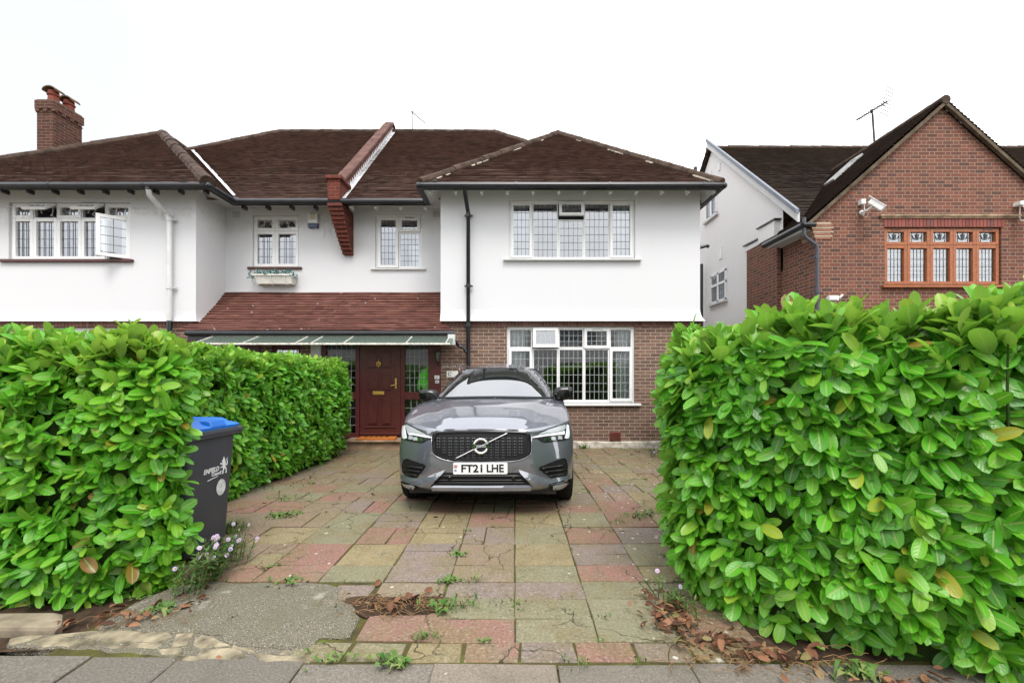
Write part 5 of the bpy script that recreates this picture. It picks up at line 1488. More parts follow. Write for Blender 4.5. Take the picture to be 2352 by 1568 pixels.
def mesh_np(name, V, F, UV, rr, mat, parent=None, smooth=True):
    me = bpy.data.meshes.new(name)
    me.vertices.add(len(V)); me.vertices.foreach_set("co", np.ascontiguousarray(V, dtype=np.float32).ravel())
    k = F.shape[1]
    me.loops.add(F.size); me.loops.foreach_set("vertex_index", np.ascontiguousarray(F, dtype=np.int32).ravel())
    me.polygons.add(len(F)); me.polygons.foreach_set("loop_start", np.arange(0, F.size, k, dtype=np.int32))
    me.polygons.foreach_set("loop_total", np.full(len(F), k, dtype=np.int32))
    me.update(calc_edges=True)
    uv = me.uv_layers.new(name="uv"); uv.data.foreach_set("uv", np.ascontiguousarray(UV, dtype=np.float32).ravel())
    a = me.attributes.new("rnd", 'FLOAT', 'FACE'); a.data.foreach_set("value", rr)
    if smooth: me.polygons.foreach_set("use_smooth", np.ones(len(F), dtype=bool))
    me.materials.append(mat); me.validate()
    return link(bpy.data.objects.new(name, me), parent)

def unit(a): return a/np.maximum(1e-9, np.linalg.norm(a, axis=1, keepdims=True))
def nz3(P, s, seed=0):
    return np.array([noise.noise(Vector((p[0]*s+seed, p[1]*s, p[2]*s))) for p in P])
def hedge(name, label, loc, path, back, height, dens=95, L=.145, Wd=.062, mat='laurel', bulge=.09, zbase=.10, topfill=1.0, group="laurel hedges", droop=.15, light=0.0, rise=(0,0)):
    """path: plan polyline of the visible side (outward = right-hand side when walking it), back: polyline behind for the top. Shoots of 5-8 leaves over it."""
    root = thing(name, loc, label, "hedge", group)
    path = np.array(path, float); back = np.array(back, float)
    seg = path[1:]-path[:-1]; sl = np.linalg.norm(seg, axis=1); cum = np.concatenate([[0], np.cumsum(sl)]); T = cum[-1]
    def along(s, poly):
        c = np.concatenate([[0], np.cumsum(np.linalg.norm(poly[1:]-poly[:-1], axis=1))]); s = s*c[-1]
        return np.stack([np.interp(s, c, poly[:,0]), np.interp(s, c, poly[:,1])], 1)
    def side_pts(n):
        s = rng.random(n); p = along(s, path); e = .02
        d = unit(along(np.minimum(1, s+e), path)-along(np.maximum(0, s-e), path)); nr = np.stack([d[:,1], -d[:,0]], 1)
        z = rng.random(n)**.95*(height-zbase)+zbase
        P = np.stack([p[:,0], p[:,1], np.zeros(n)], 1); P[:,2] = z
        N = np.stack([nr[:,0], nr[:,1], np.zeros(n)], 1)
        return P, N, s
    n = int(T*height*dens)
    P, N, S = side_pts(n)
    # rounded top edge and slightly tucked foot
    f = np.clip((P[:,2]-(height-.28))/.28, 0, 1)
    P -= N*(.20*f**2)[:,None]; N = unit(N + np.array([0,0,1.0])*(f*1.1)[:,None])
    g = np.clip((zbase+.35-P[:,2])/.35, 0, 1); P -= N*(.10*g)[:,None]
    # top
    m = int(T*1.0*dens*.8*topfill)
    s = rng.random(m); w = rng.random(m)**1.0
    a, b = along(s, path), along(s, back); q = a+(b-a)*w[:,None]
    PT = np.stack([q[:,0], q[:,1], np.full(m, height)], 1); dr = np.clip((.22-w*np.linalg.norm(b-a,axis=1))/.22, 0, 1); PT[:,2] -= .10*dr**2
    NT_ = np.tile(np.array([0,0,1.0]), (m,1)); 
    P = np.concatenate([P, PT]); N = np.concatenate([N, NT_]); istop = np.concatenate([f > .55, np.ones(m, bool)])
    P += N*(nz3(P, 1.7, 3)*bulge + nz3(P, 5.0, 9)*bulge*.5 - .02)[:,None]
    P[:,2] += np.where(istop, nz3(P*np.array([1,1,0]), 1.3, 17)*.08, 0)
    nS = len(P)
    sa = np.concatenate([S, s]); P[:,2] += (rise[0]+(rise[1]-rise[0])*sa)*np.clip(P[:,2]/height, 0, 1)
    P -= N*(rng.random(nS)**2*.13)[:,None]                   # some shoots sit deeper
    # shoot direction
    rnd = rng.normal(size=(nS,3))
    D = unit(N*.8 + rnd*.42 + np.array([0,0,.25]) + np.where(istop[:,None], np.array([[0,0,.5]]), 0))
    k = rng.integers(5, 9, nS); tot = int(k.sum())
    idx = np.repeat(np.arange(nS), k); within = np.arange(tot) - np.repeat(np.concatenate([[0], np.cumsum(k)[:-1]]), k)
    ph = within*2.4 + np.repeat(rng.random(nS)*6.28, k)
    d = D[idx]; a1 = unit(np.cross(d, np.array([[.3,.2,.93]])+rng.normal(size=(tot,3))*.05)); a2 = np.cross(d, a1)
    radial = a1*np.cos(ph)[:,None] + a2*np.sin(ph)[:,None]
    t = within/np.maximum(1, k[idx]-1)                        # 0 inner .. 1 tip
    spread = (1.15 - .65*t)[:,None]
    ax_ = unit(d*(.22+.45*t)[:,None] + radial*spread + rng.normal(size=(tot,3))*.27 - np.array([0,0,1.0])*np.where(istop[idx], -.70, droop)[:,None])
    nn = unit(d*.30 + N[idx]*.75 + np.array([0,0,.50]) - radial*.05 + rng.normal(size=(tot,3))*.32)
    Lg = L*(.58+.6*rng.random(tot))*(1-.22*t); Wg = Lg*(Wd/L)*(.85+.35*rng.random(tot))
    pos = P[idx] + d*(t*.06)[:,None] - d*.05
    # colour: clumps of fresher shoots, most on top
    cl = nz3(P, 1.1, 40)*.28 + nz3(P, 3.5, 80)*.16
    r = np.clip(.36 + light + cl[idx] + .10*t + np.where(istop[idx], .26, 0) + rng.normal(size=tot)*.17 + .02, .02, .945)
    odd = rng.random(tot); r = np.where(odd > .993, .99+.01*rng.random(tot), np.where(odd > .978, .95+.03*rng.random(tot), r))
    V, F, UV, rr = leaf_batch(pos, ax_, nn, Lg, Wg, .06+.16*rng.random(tot), .10+.32*rng.random(tot), r)
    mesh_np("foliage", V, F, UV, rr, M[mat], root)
    # inner twigs and dark body
    mb = MB(); ns = 40; rows = []
    ss = np.linspace(0, 1, ns+1); A, B = along(ss, path), along(ss, back)
    inn = .20
    for i in range(ns+1):
        dvec = B[i]-A[i]; dl = np.linalg.norm(dvec); e = dvec/dl*min(inn, dl*.4); p, q = A[i]+e, B[i]-e*.3
        h = height-.2+rise[0]+(rise[1]-rise[0])*ss[i]
        rows.append([(p[0],p[1],0.0),(p[0],p[1],h*.5),(p[0]+e[0]*.3,p[1]+e[1]*.3,h),(q[0],q[1],h),(q[0],q[1],0.0)])
    mb.grid(rows); mb.poly(rows[0]); mb.poly(rows[-1][::-1])
    rs = random.Random(5)
    for i in range(int(T*45)):
        j = rs.randrange(nS); p = Vector(P[j]); nv = Vector(N[j]); p2 = p - nv*.3 - Vector((0,0,.12))
        mb.tube([p2, (p+p2)/2+Vector((rs.gauss(0,.02),rs.gauss(0,.02),rs.gauss(0,.02))), p+nv*.02], [.006,.005,.003], 4, False)
    mb.build("branches", M['core'], root)
    return root
hedge("laurel_hedge", "large-leaved laurel hedge right of the drive overhanging the pavement, largest in view", (1.8,2.4,.1),
      [(1.75,4.1),(1.30,3.6),(1.09,3.1),(1.04,2.74),(1.19,2.47),(1.50,2.26),(2.0,2.06),(2.6,1.84),(3.4,1.5)], [(2.5,4.1),(2.4,3.8),(2.2,3.5),(2.2,3.3),(2.2,3.2),(2.4,3.0),(2.8,2.9),(3.3,2.6),(3.9,2.2)], 1.86, dens=185, L=.152, Wd=.067, bulge=.10, zbase=.16, droop=.42, rise=(-.13,.13))
hedge("laurel_hedge", "laurel hedge left of the drive by the pavement, wheelie bin behind its end", (-3.2,2.8,.1),
      [(-5.2,2.62),(-4.2,2.66),(-3.2,2.66),(-2.56,2.68),(-2.29,2.80),(-2.23,2.98),(-2.42,3.14),(-3.1,3.18)], [(-5.2,3.6),(-4.3,3.6),(-3.8,3.5),(-3.5,3.5),(-3.4,3.45),(-3.4,3.4),(-3.4,3.35),(-3.45,3.3)], 1.77, dens=185, L=.138, Wd=.062, bulge=.11, zbase=.09, light=.04)
hedge("laurel_hedge", "dense laurel hedge running along the left side of the drive to the front door", (-3.6,6.0,.1),
      [(-3.24,3.8),(-3.15,4.3),(-3.17,5.2),(-3.14,6.2),(-3.17,7.2),(-3.12,7.9),(-3.2,8.35),(-3.6,8.5),(-4.1,8.5)], [(-4.2,3.4),(-4.2,4.2),(-4.2,5.2),(-4.2,6.2),(-4.2,7.2),(-4.2,7.6),(-4.2,7.9),(-4.2,8.0),(-4.2,8.1)], 1.80, dens=150, L=.145, Wd=.062, bulge=.08, zbase=.16, droop=.1)
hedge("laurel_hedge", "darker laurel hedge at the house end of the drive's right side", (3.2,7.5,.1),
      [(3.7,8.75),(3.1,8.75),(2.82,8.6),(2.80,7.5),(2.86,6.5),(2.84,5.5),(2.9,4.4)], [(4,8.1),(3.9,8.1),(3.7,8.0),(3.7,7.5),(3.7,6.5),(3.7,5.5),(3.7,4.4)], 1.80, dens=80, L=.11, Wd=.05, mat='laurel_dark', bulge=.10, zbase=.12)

# ------------------------------------------------------------------ leaf litter, weeds, daisies
def litter(name, pts, L, mat_stops, kind='stuff', flat=.8):
    t = NT(name+"_mat"); t.base(t.ramp(t.attr("rnd"), mat_stops), .8, .25)
    P = np.array(pts); n = len(P)
    an = rng.random(n)*6.283; axv = np.stack([np.cos(an), np.sin(an), rng.normal(size=n)*.18], 1)
    nv = np.stack([rng.normal(size=n)*(1-flat)*1.6, rng.normal(size=n)*(1-flat)*1.6, np.ones(n)], 1)
    Lg = L*(.5+.8*rng.random(n))
    V, F, UV, rr = leaf_batch(P, axv, nv, Lg, Lg*(.38+.2*rng.random(n)), -.25+.7*rng.random(n), .2+.9*rng.random(n), rng.random(n))
    o = mesh_np(name, V, F, UV, rr, t.m); tag(o, kind=kind); return o
def blob(cx, cy, sx, sy, n, z0=.01, zr=.03):
    return [(cx+random.gauss(0,sx), cy+random.gauss(0,sy), gz(cy)+z0+random.random()*zr) for _ in range(n)]
pts = blob(.93,2.62,.07,.12,60,zr=.05)+blob(.90,2.45,.08,.08,45,zr=.05)+blob(1.05,2.28,.09,.06,40)+blob(1.35,2.16,.16,.05,36)+blob(1.75,2.0,.15,.06,18)+blob(-2.3,2.5,.14,.05,34)+blob(-2.05,2.78,.08,.10,14)+blob(-.72,2.68,.16,.05,26)+blob(2.55,8.6,.15,.2,14)+blob(-2.9,6.0,.1,1.4,30)+blob(0,4,1.2,1.2,10)
litter("leaf_litter", pts, .058, [(0,(.05,.024,.014)),(.3,(.11,.05,.028)),(.55,(.19,.085,.045)),(.8,(.27,.14,.075)),(.92,(.22,.16,.08)),(1,(.16,.15,.05))], flat=.55)
m = MB()
for (cx,cy,sx,sy,n) in ((.98,2.5,.12,.2,70),(1.35,2.13,.25,.05,80),(-.70,2.68,.16,.05,130),(1.8,1.98,.2,.04,30),(-2.2,2.52,.14,.05,25)):
    for _ in range(n):
        p = Vector((random.gauss(cx,sx),random.gauss(cy,sy),gz(cy)+.006+random.random()*.02)); an = random.random()*6.28; l = random.uniform(.04,.15)
        q = p+Vector((math.cos(an)*l*.5,math.sin(an)*l*.35,.012)); r_ = p+Vector((math.cos(an+.3)*l,math.sin(an+.3)*l*.7,0))
        m.tube([p,q,r_], random.uniform(.0012,.0028), 4, False)
tag(m.build("dry_twigs", plain("dead_twig",(.20,.12,.06),.9,.1,vary=.4,scale=20)), kind='stuff')
# grassy and leafy weeds in the joints
t_ = NT("weed_leaf"); t_.base(t_.ramp(t_.attr("rnd"), [(0,(.05,.12,.02)),(.6,(.095,.18,.035)),(1,(.19,.21,.07))]), .6, .3)
M['weed'] = t_.m
def tuft(m, x, y, n, h, spread, broad=False):
    for _ in range(n):
        p = Vector((x+random.gauss(0,spread), y+random.gauss(0,spread*.6), gz(y)+.0)); an = random.random()*6.283
        l = h*random.uniform(.5,1.2); o_ = Vector((math.cos(an),math.sin(an),0)); w_ = (.012 if broad else .004)*random.uniform(.7,1.4); sd = Vector((-o_.y,o_.x,0))*w_
        e = .75 if broad else .55
        q, r_ = p+o_*l*e*.5+Vector((0,0,l*.55)), p+o_*l*e*1.1+Vector((0,0,l*(.45 if broad else .8)))
        m.cr = random.random(); m.poly([p-sd*.3,p+sd*.3,q+sd,q-sd]); m.poly([q-sd,q+sd,r_])
    m.cr = None
m = MB(); WR = random.Random(3)
for _ in range(120):
    c_ = WR.randrange(-6, 7)*CW; y = WR.uniform(2.3, 9.0); 
    if y < 3 and c_ < -.5: continue
    if WR.random() < .45: c_ = WR.uniform(-2.6,2.6); y = WR.choice(ROWS[1:])
    tuft(m, c_, y, WR.randrange(3,10), WR.uniform(.015,.04), .025, WR.random() < .4)
for (x,y,n,h,s,b) in ((-.45,2.66,40,.06,.05,False),(-.30,2.70,46,.055,.07,False),(.0,2.68,24,.04,.08,False),(-.45,2.62,18,.09,.03,True),(-.46,3.0,30,.05,.03,True),(-.44,3.45,22,.05,.03,True),(-.3,3.0,22,.055,.04,False),(-.48,2.35,40,.05,.04,False),
                      (-.60,2.15,34,.06,.04,True),(-.95,2.16,16,.05,.05,True),(.30,2.15,20,.045,.05,False),(.62,2.16,10,.05,.03,False),(-1.55,2.98,22,.05,.06,True),(1.0,4.2,26,.05,.06,False),(1.3,4.4,30,.06,.09,True),(1.5,4.5,22,.05,.08,False),(1.9,4.6,26,.05,.08,True),
                      (-2.55,3.95,120,.14,.07,False),(-2.35,4.4,60,.06,.09,True),(-2.6,5.0,50,.07,.12,False),(-2.7,5.8,50,.07,.15,False),(1.45,9.15,30,.14,.04,True),(2.0,9.1,20,.06,.15,False),(1.2,3.4,20,.05,.05,False),(-2.12,2.62,26,.07,.05,True),(1.62,2.05,34,.09,.04,True),(2.4,8.9,30,.08,.2,False)):
    tuft(m, x, y, n, h, s, b)
tag(m.build("weeds", M['weed']), kind='stuff')
# Michaelmas daisies
def daisies(label, base, stems, hh, lean, nleaf=10):
    t = thing("daisy_plant", base, label, "plant", "daisies at the hedge feet"); ls, fs = MB(), MB(); bx_, by_, bz_ = base
    for k in range(stems):
        a = Vector((bx_+lean[0]*max(-1.6,min(1.6,random.gauss(0,1))), by_+lean[1]*max(-1.5,min(1.5,random.gauss(0,1))), bz_)); h = hh*random.uniform(.55,1.1)
        top = a+Vector((random.uniform(-.05,.22)*h*1.3+lean[2]*h, random.gauss(-.05,.14)*h, h))
        ls.tube([a,(a+top)/2+Vector((0,0,.05*h)),top],[.003,.0025,.002],4,False)
        for q in range(nleaf):
            f = random.uniform(.1,.95); p = a+(top-a)*f+Vector((0,0,.05*h*math.sin(f*3))); d_ = Vector((random.gauss(0,1),random.gauss(0,1),random.gauss(.2,.5))).normalized()*random.uniform(.025,.06); sd = d_.cross(Vector((0,0,1))).normalized()*.006
            ls.cr = random.random(); ls.poly([p,p+d_*.5+sd,p+d_,p+d_*.5-sd])
        ls.cr = None
        for q in range(random.choice((0,0,1))):
            c_ = top+Vector((random.gauss(0,.025),random.gauss(0,.02),random.uniform(0,.03)))
            nv = Vector((random.gauss(0,.5),-.8,random.uniform(.2,.9))).normalized(); u_ = nv.cross(Vector((0,0,1))).normalized(); v_ = nv.cross(u_)
            for s in range(11):
                an = s*2*math.pi/11; e = u_*math.cos(an)+v_*math.sin(an); sd = nv.cross(e)*.0035
                fs.cm = 0; fs.poly([c_+e*.004, c_+e*.010+sd, c_+e*.016, c_+e*.010-sd])
            fs.cm = 1; fs.prism([c_+nv*.002+(u_*math.cos(i)+v_*math.sin(i))*.005 for i in [k_*math.pi/3 for k_ in range(6)]], nv*.003)
            fs.cm = 0
    ls.build("stems", M['weed_dark'], t); fs.build("blossom", [M['petal'], M['disc']], t)
M['petal'] = plain("lilac_petal", (.50,.40,.68), .7, .2, vary=.1); M['disc'] = plain("yellow_disc", (.55,.38,.05), .8, .2)
t_ = NT("daisy_leaf"); t_.base(t_.ramp(t_.attr("rnd"), [(0,(.035,.10,.02)),(.6,(.07,.15,.03)),(1,(.14,.12,.04))]), .65, .3); M['weed_dark'] = t_.m
daisies("clump of lilac daisies spilling from the left hedge in front of the bin", (-2.14,3.06,.13), 62, .28, (.06,.20,.20), 22)
daisies("few lilac daisies among dead leaves at the near foot of the right hedge", (.99,2.62,.13), 12, .16, (.05,.12,-.2))
daisies("small patch of pale daisies on the drive near the house's right corner", (2.55,8.05,.04), 9, .16, (.08,.08,-.2))

# ================================================================== wheelie bin
bn = thing("wheelie_bin", (-2.8,3.5,.127), "dark grey wheelie bin with blue lid standing at the end of the left hedge", "wheelie bin")
BX, BY_, BZ = -2.425, 3.50, .127; yaw = R(88)
TB = Matrix.Translation((BX,BY_,BZ)) @ Matrix.Rotation(yaw, 4, 'Z')
def tb(m): m.v = [tuple(TB @ Vector(p)) for p in m.v]; return m
def rrect(hx, y0, y1, z, r, n=5, dz=0):
    pts = []
    for cx, cy, a0 in ((hx-r,y1-r,0),(-hx+r,y1-r,90),(-hx+r,y0+r,180),(hx-r,y0+r,270)):
        for k in range(n+1):
            a = R(a0+90*k/n); pts.append((cx+r*math.cos(a), cy+r*math.sin(a), z))
    return pts
def loft(m, rings, cap0=True, cap1=True):
    ids = [[m.vert(p) for p in r_] for r_ in rings]; n = len(ids[0])
    for A, B in zip(ids, ids[1:]):
        for i in range(n): j=(i+1)%n; m.face([A[i],A[j],B[j],B[i]])
    if cap0: m.face(list(reversed(ids[0])))
    if cap1: m.face(ids[-1])
M['bin'] = plain("bin_plastic", (.055,.058,.070), .5, .4, vary=.12, scale=3, bump=.15, bscale=300)
M['lid'] = plain("blue_lid", (.014,.15,.58), .38, .5, vary=.1)
m = MB(); loft(m, [rrect(.20,.05,.55,.02,.05), rrect(.205,.03,.56,.05,.05), rrect(.262,-.01,.66,.93,.05)]); tb(m); shade_auto(m.build("body", M['bin'], bn), 40)
m = MB(); loft(m, [rrect(.285,-.04,.69,.925,.03), rrect(.292,-.05,.70,.935,.03), rrect(.292,-.05,.70,.985,.03), rrect(.285,-.045,.69,.99,.03)]); loft(m,[rrect(.287,-.056,.70,.955,.03),rrect(.297,-.06,.705,.957,.03),rrect(.297,-.06,.705,.975,.03),rrect(.287,-.056,.70,.977,.03)])
tb(m); shade_auto(m.build("rim", M['bin'], bn), 40)
m = MB(); loft(m, [rrect(.255,-.045,.70,.988,.03), rrect(.258,-.05,.70,1.01,.03), rrect(.252,-.04,.69,1.02,.03), rrect(.235,.02,.67,1.035,.04), rrect(.225,.06,.64,1.062,.05), rrect(.20,.10,.58,1.068,.05)])
loft(m, [rrect(.09,-.05,.1,1.015,.02), rrect(.085,-.035,.1,1.055,.02), rrect(.08,-.02,.12,1.06,.02)])
tb(m); shade_auto(m.build("lid", M['lid'], bn), 40)
m = MB(); m.tube([(-.22,.70,.93),(-.22,.76,.95),(.22,.76,.95),(.22,.70,.93)], .016, 8); tb(m); m.build("handle", M['bin'], bn)
for s in (-1,1):
    m = MB(); m.lathe((s*.245,.58,.10),[(.02,-.025),(.095,-.025),(.10,-.015),(.10,.015),(.095,.025),(.02,.025)],20,'x'); tb(m); m.build("wheel", M['black'], bn)
# lettering and emblem on the front face
fa = math.atan2(.04, .88)
def FT(x, z, dy=.003):                         # face frame: front of the bin leans outwards
    yv = .03 - .04*(z-.05)/.88
    return TB @ Matrix.Translation((x, yv-dy, z)) @ Matrix.Rotation(R(90)+fa*.0+.045, 4, 'X')
wp = plain("white_print", (.72,.72,.72), .6, .3)
text_mesh("ENFIELD", .052, wp, "lettering", bn, FT(-.02,.66) @ Matrix.Shear('XZ', 4, (0,0)) @ Matrix(((1,.2,0,0),(0,1,0,0),(0,0,1,0),(0,0,0,1))), .001, .86, 'CENTER', .0014)
text_mesh("Council", .040, wp, "lettering", bn, FT(.035,.624) @ Matrix(((1,.2,0,0),(0,1,0,0),(0,0,1,0),(0,0,0,1))), .001, .86, 'CENTER', .0008)
m = MB(); Tm = FT(.0,.595)
m.v = []; 
def flat(m, pts, T): m.prism([T @ Vector((x,y,0)) for x,y in pts], (T.to_3x3() @ Vector((0,0,.0015))))
flat(m, [(-.06,-.012),(.055,.004),(.055,.009),(-.06,-.006)], Tm); m.build("lettering", wp, bn)
m = MB(); Tm = FT(.118,.675)                    # small rearing beast emblem
for pts in ([(-.012,-.03),(.012,-.022),(.022,.01),(.014,.035),(.004,.06),(-.004,.075),(-.012,.058),(-.02,.045),(-.03,.038),(-.018,.030),(-.016,.0)],
            [(-.016,.022),(-.04,.028),(-.048,.018),(-.038,.016),(-.02,.008)],[(-.012,.0),(-.034,-.004),(-.040,-.018),(-.026,-.012),(-.008,-.014)],
            [(.0,-.026),(-.018,-.045),(-.014,-.062),(-.028,-.066),(-.004,-.068),(-.004,-.046),(.010,-.030)],[(.012,-.022),(.026,-.044),(.020,-.068),(.036,-.068),(.034,-.04),(.022,-.012)],
            [(.018,.0),(.038,-.006),(.044,.02),(.034,.045),(.046,.06),(.024,.05),(.034,.02),(.030,.006)]): flat(m, pts, Tm)
m.build("emblem", wp, bn)
m = MB(); Tm = FT(.095,.50); flat(m, [(.052*math.cos(a),.066*math.sin(a)) for a in [2*math.pi*i/28 for i in range(28)]], Tm); m.build("round_sticker", plain("worn_sticker",(.55,.56,.56),.6,.3,vary=.25,scale=25), bn)
# ================================================================== parked car
CS = 1.035
TC = Matrix.Translation((-.339, 4.235, .135)) @ Matrix.Rotation(-.034, 4, 'Z') @ Matrix.Rotation(-.027, 4, 'X') @ Matrix.Diagonal((CS, CS, CS, 1))
def cw(u, v, w): return TC @ Vector((u, v, w))
car = thing("parked_car", tuple(cw(0, 2.3, 0)), "dark grey SUV parked nose-out on the paved drive", "car")
t_ = NT("grey_metallic_paint"); o_ = t_.obj()
t_.base(t_.ramp(t_.noise(o_, 900, 1), [(.3,(.140,.150,.182)),(.7,(.158,.170,.205))]), .36, .5, .45)
t_.b.inputs["Coat Weight"].default_value = 1.0; t_.b.inputs["Coat Roughness"].default_value = .03; t_.b.inputs["Coat IOR"].default_value = 2.4
M['paint'] = t_.m
def gloss(name, c, rough=.08, ior=1.5, metal=0.0):
    t = NT(name); t.base(c, rough, .5, metal); t.b.inputs["IOR"].default_value = ior; return t.m
M['gloss_black'] = gloss("gloss_black_trim", (.006,.006,.007), .10)
M['screen'] = gloss("windscreen_glass", (.012,.014,.015), .015, 4.0)
M['car_glass'] = gloss("side_window_glass", (.010,.011,.012), .02, 1.6)
M['grille_black'] = plain("grille_black", (.010,.010,.011), .55, .3)
M['rubber'] = plain("tyre_rubber", (.016,.016,.017), .8, .25, vary=.2, scale=30)
M['lamp_dark'] = gloss("smoked_lamp", (.022,.024,.027), .06, 1.6)
M['lamp_clear'] = gloss("clear_lamp_cover", (.42,.45,.47), .08, 1.6)
M['lamp_white'] = gloss("daytime_strip", (.75,.78,.80), .15)

def catmull(pts, n):
    P = [Vector(p) for p in pts]; out = []; m = len(P)-1
    for k in range(n+1):
        t = k/n*m; i = min(int(t), m-1); f = t-i
        a, b = P[i], P[i+1]; p0 = P[i-1] if i > 0 else Vector((-P[1].x, P[1].y, P[1].z)); p3 = P[i+2] if i+2 <= m else Vector((-P[m-1].x, P[m-1].y, P[m-1].z))
        out.append(.5*((2*a)+(b-p0)*f+(2*p0-5*a+4*b-p3)*f*f+(3*a-p0-3*b+p3)*f**3))
    out[0].x = 0; out[-1].x = 0
    return out
def lerp_tab(tab, x):
    for (a, b), (c, d) in zip(tab, tab[1:]):
        if x <= c: 
            f = (x-a)/(c-a) if c > a else 0; f = max(0, min(1, f)); return b+(d-b)*f
    return tab[-1][1]
def shell(B, C, bul, crown, NI=72, NJ=22, NS=20, matf=None, bottom=True):
    """closed symmetric shell: skirt from outline B up to outline C, then a crowned top"""
    Bp, Cp = catmull(B, NI), catmull(C, NI)
    mb = MB(); half = []
    for i in range(NI+1):
        d = Bp[min(i+1,NI)]-Bp[max(i-1,0)]
        if i in (0, NI): d = Vector((1 if i == 0 else -1, 0, 0))
        n = Vector((d.y, -d.x, 0)).normalized()
        col = []
        for j in range(NJ+1):
            f = j/NJ; p = Bp[i].lerp(Cp[i], f); q = p + n*bul(f, i/NI); 
            if i in (0, NI): q.x = 0
            col.append(q)
        half.append(col)
    idx = {}
    def V(i, j, s):
        p = half[i][j]
        if i in (0, NI): s = 1
        k = (i, j, s)
        if k not in idx: idx[k] = mb.vert(cw(p.x*s, p.y, p.z))
        return idx[k]
    for s in (1, -1):
        for i in range(NI):
            for j in range(NJ):
                mb.cm = matf(i/NI, (j+.5)/NJ, half[i][j]) if matf else 0
                q = [V(i,j,s),V(i+1,j,s),V(i+1,j+1,s),V(i,j+1,s)]
                mb.face(q if s > 0 else q[::-1])
    mb.cm = 0
    def rows(top):
        R_ = []
        for i in range(1, NI):
            p = half[i][NJ if top else 0]; r_ = []
            for k in range(NS+1):
                sx = -1+2*k/NS
                if k == 0: r_.append(V(i, NJ if top else 0, -1)); continue
                if k == NS: r_.append(V(i, NJ if top else 0, 1)); continue
                z = p.z + (crown(sx, p) if top else 0)
                yv = p.y
                r_.append(mb.vert(cw(p.x*sx, yv, z)))
            R_.append(r_)
        return R_
    for top in ((True, False) if bottom else (True,)):
        R_ = rows(top); j = NJ if top else 0
        def F(q): mb.face(q if top else q[::-1])
        for k in range(NS): F([V(0,j,1), R_[0][k+1], R_[0][k]]) if True else None
        for a, b in zip(R_, R_[1:]):
            for k in range(NS): F([a[k], a[k+1], b[k+1], b[k]])
        for k in range(NS): F([R_[-1][k], R_[-1][k+1], V(NI,j,1)])
    return mb
B1 = [(0,.105,.255),(.30,.11,.255),(.54,.14,.255),(.74,.25,.265),(.86,.45,.285),(.895,.72,.27),(.90,1.0,.24),(.90,1.6,.22),(.90,3.0,.22),(.89,4.0,.26),(.80,4.5,.30),(.4,4.66,.32),(0,4.69,.32)]
C1 = [(0,.085,.850),(.25,.088,.850),(.475,.105,.848),(.70,.27,.868),(.835,.45,.893),(.892,.66,.935),(.885,1.0,1.025),(.868,1.5,1.072),(.868,3.0,1.09),(.84,4.1,1.1),(.70,4.45,1.08),(.3,4.55,1.06),(0,4.57,1.06)]
bt = [(0,0),(.04,.022),(.10,.040),(.22,.050),(.45,.056),(.62,.050),(.80,.033),(.92,.014),(1,0)]
w0 = [(.08,.850),(.16,.895),(.30,.950),(.60,1.033),(1.0,1.098),(1.3,1.128),(1.6,1.12),(4.57,1.07)]
def crown1(s, p):
    h = lerp_tab(w0, p.y)-p.z; a = abs(s)
    base = h*(1-a**2.6)
    u = a*p.x; cl = .40+.26*max(0,min(1,(p.y-.1)/1.2))         # sculpted bonnet lines
    if p.y < 1.45:
        fade = max(0, min(1, (p.y-.12)/.25))
        base += .016*fade*(1/(1+math.exp((u-cl)/.018)) - .5) * (1 if a < .97 else (1-a)/.03)
        base += -.010*fade*math.exp(-((u-cl-.05)/.05)**2)
    return base
mb = shell(B1, C1, lambda f, t: lerp_tab(bt, f), crown1, NI=110, NJ=26, NS=36)
body = mb.build("body", [M['paint'], M['black']], car, smooth=True)
B2 = [(0,1.29,1.10),(.30,1.305,1.095),(.58,1.38,1.08),(.755,1.46,1.06),(.815,1.75,1.05),(.83,2.2,1.05),(.83,3.0,1.06),(.80,3.9,1.08),(.70,4.35,1.08),(.3,4.50,1.06),(0,4.52,1.06)]
C2 = [(0,2.04,1.528),(.25,2.055,1.525),(.43,2.105,1.512),(.535,2.26,1.495),(.572,2.5,1.505),(.585,2.75,1.52),(.585,3.1,1.52),(.56,3.8,1.48),(.48,4.15,1.45),(.2,4.25,1.44),(0,4.26,1.44)]
b2 = [(0,0),(.2,.018),(.5,.034),(.8,.022),(1,0)]
w2 = [(2.04,1.528),(2.3,1.567),(2.5,1.597),(2.9,1.632),(3.4,1.622),(3.9,1.56),(4.26,1.44)]
def mat2(t, f, p):
    if .36 < t < .80 and .10 < f < .88 and not (.555 < t < .575): return 1
    if t > .93 and .2 < f < .85: return 1
    return 0
mb = shell(B2, C2, lambda f, t: lerp_tab(b2, f), lambda s, p: (lerp_tab(w2, p.y)-p.z)*(1-abs(s)**2.4), NI=90, NJ=22, NS=28, matf=mat2, bottom=False)
cabin = mb.build("cabin", [M['paint'], M['car_glass']], car, smooth=True)
def bvh_of(objs):
    vs, fs = [], []
    for o in objs:
        b = len(vs); vs += [v.co.copy() for v in o.data.vertices]; fs += [[b+i for i in p.vertices] for p in o.data.polygons]
    return BVHTree.FromPolygons(vs, fs)
BV = bvh_of([body, cabin])
EYE = Vector((0,0,CZ))
def hit(px, py):
    d = Vector(((px-VX)/FL, 1, -(py-VY)/FL)).normalized()
    loc, nrm, i, dist = BV.ray_cast(EYE, d, 30)
    if loc is None: return None
    if nrm.dot(d) > 0: nrm = -nrm
    return loc, nrm
def hit_in(px, py, cx, cy):
    for k in range(40):
        h = hit(px+(cx-px)*k*.02, py+(cy-py)*k*.02)
        if h: return h
    return None
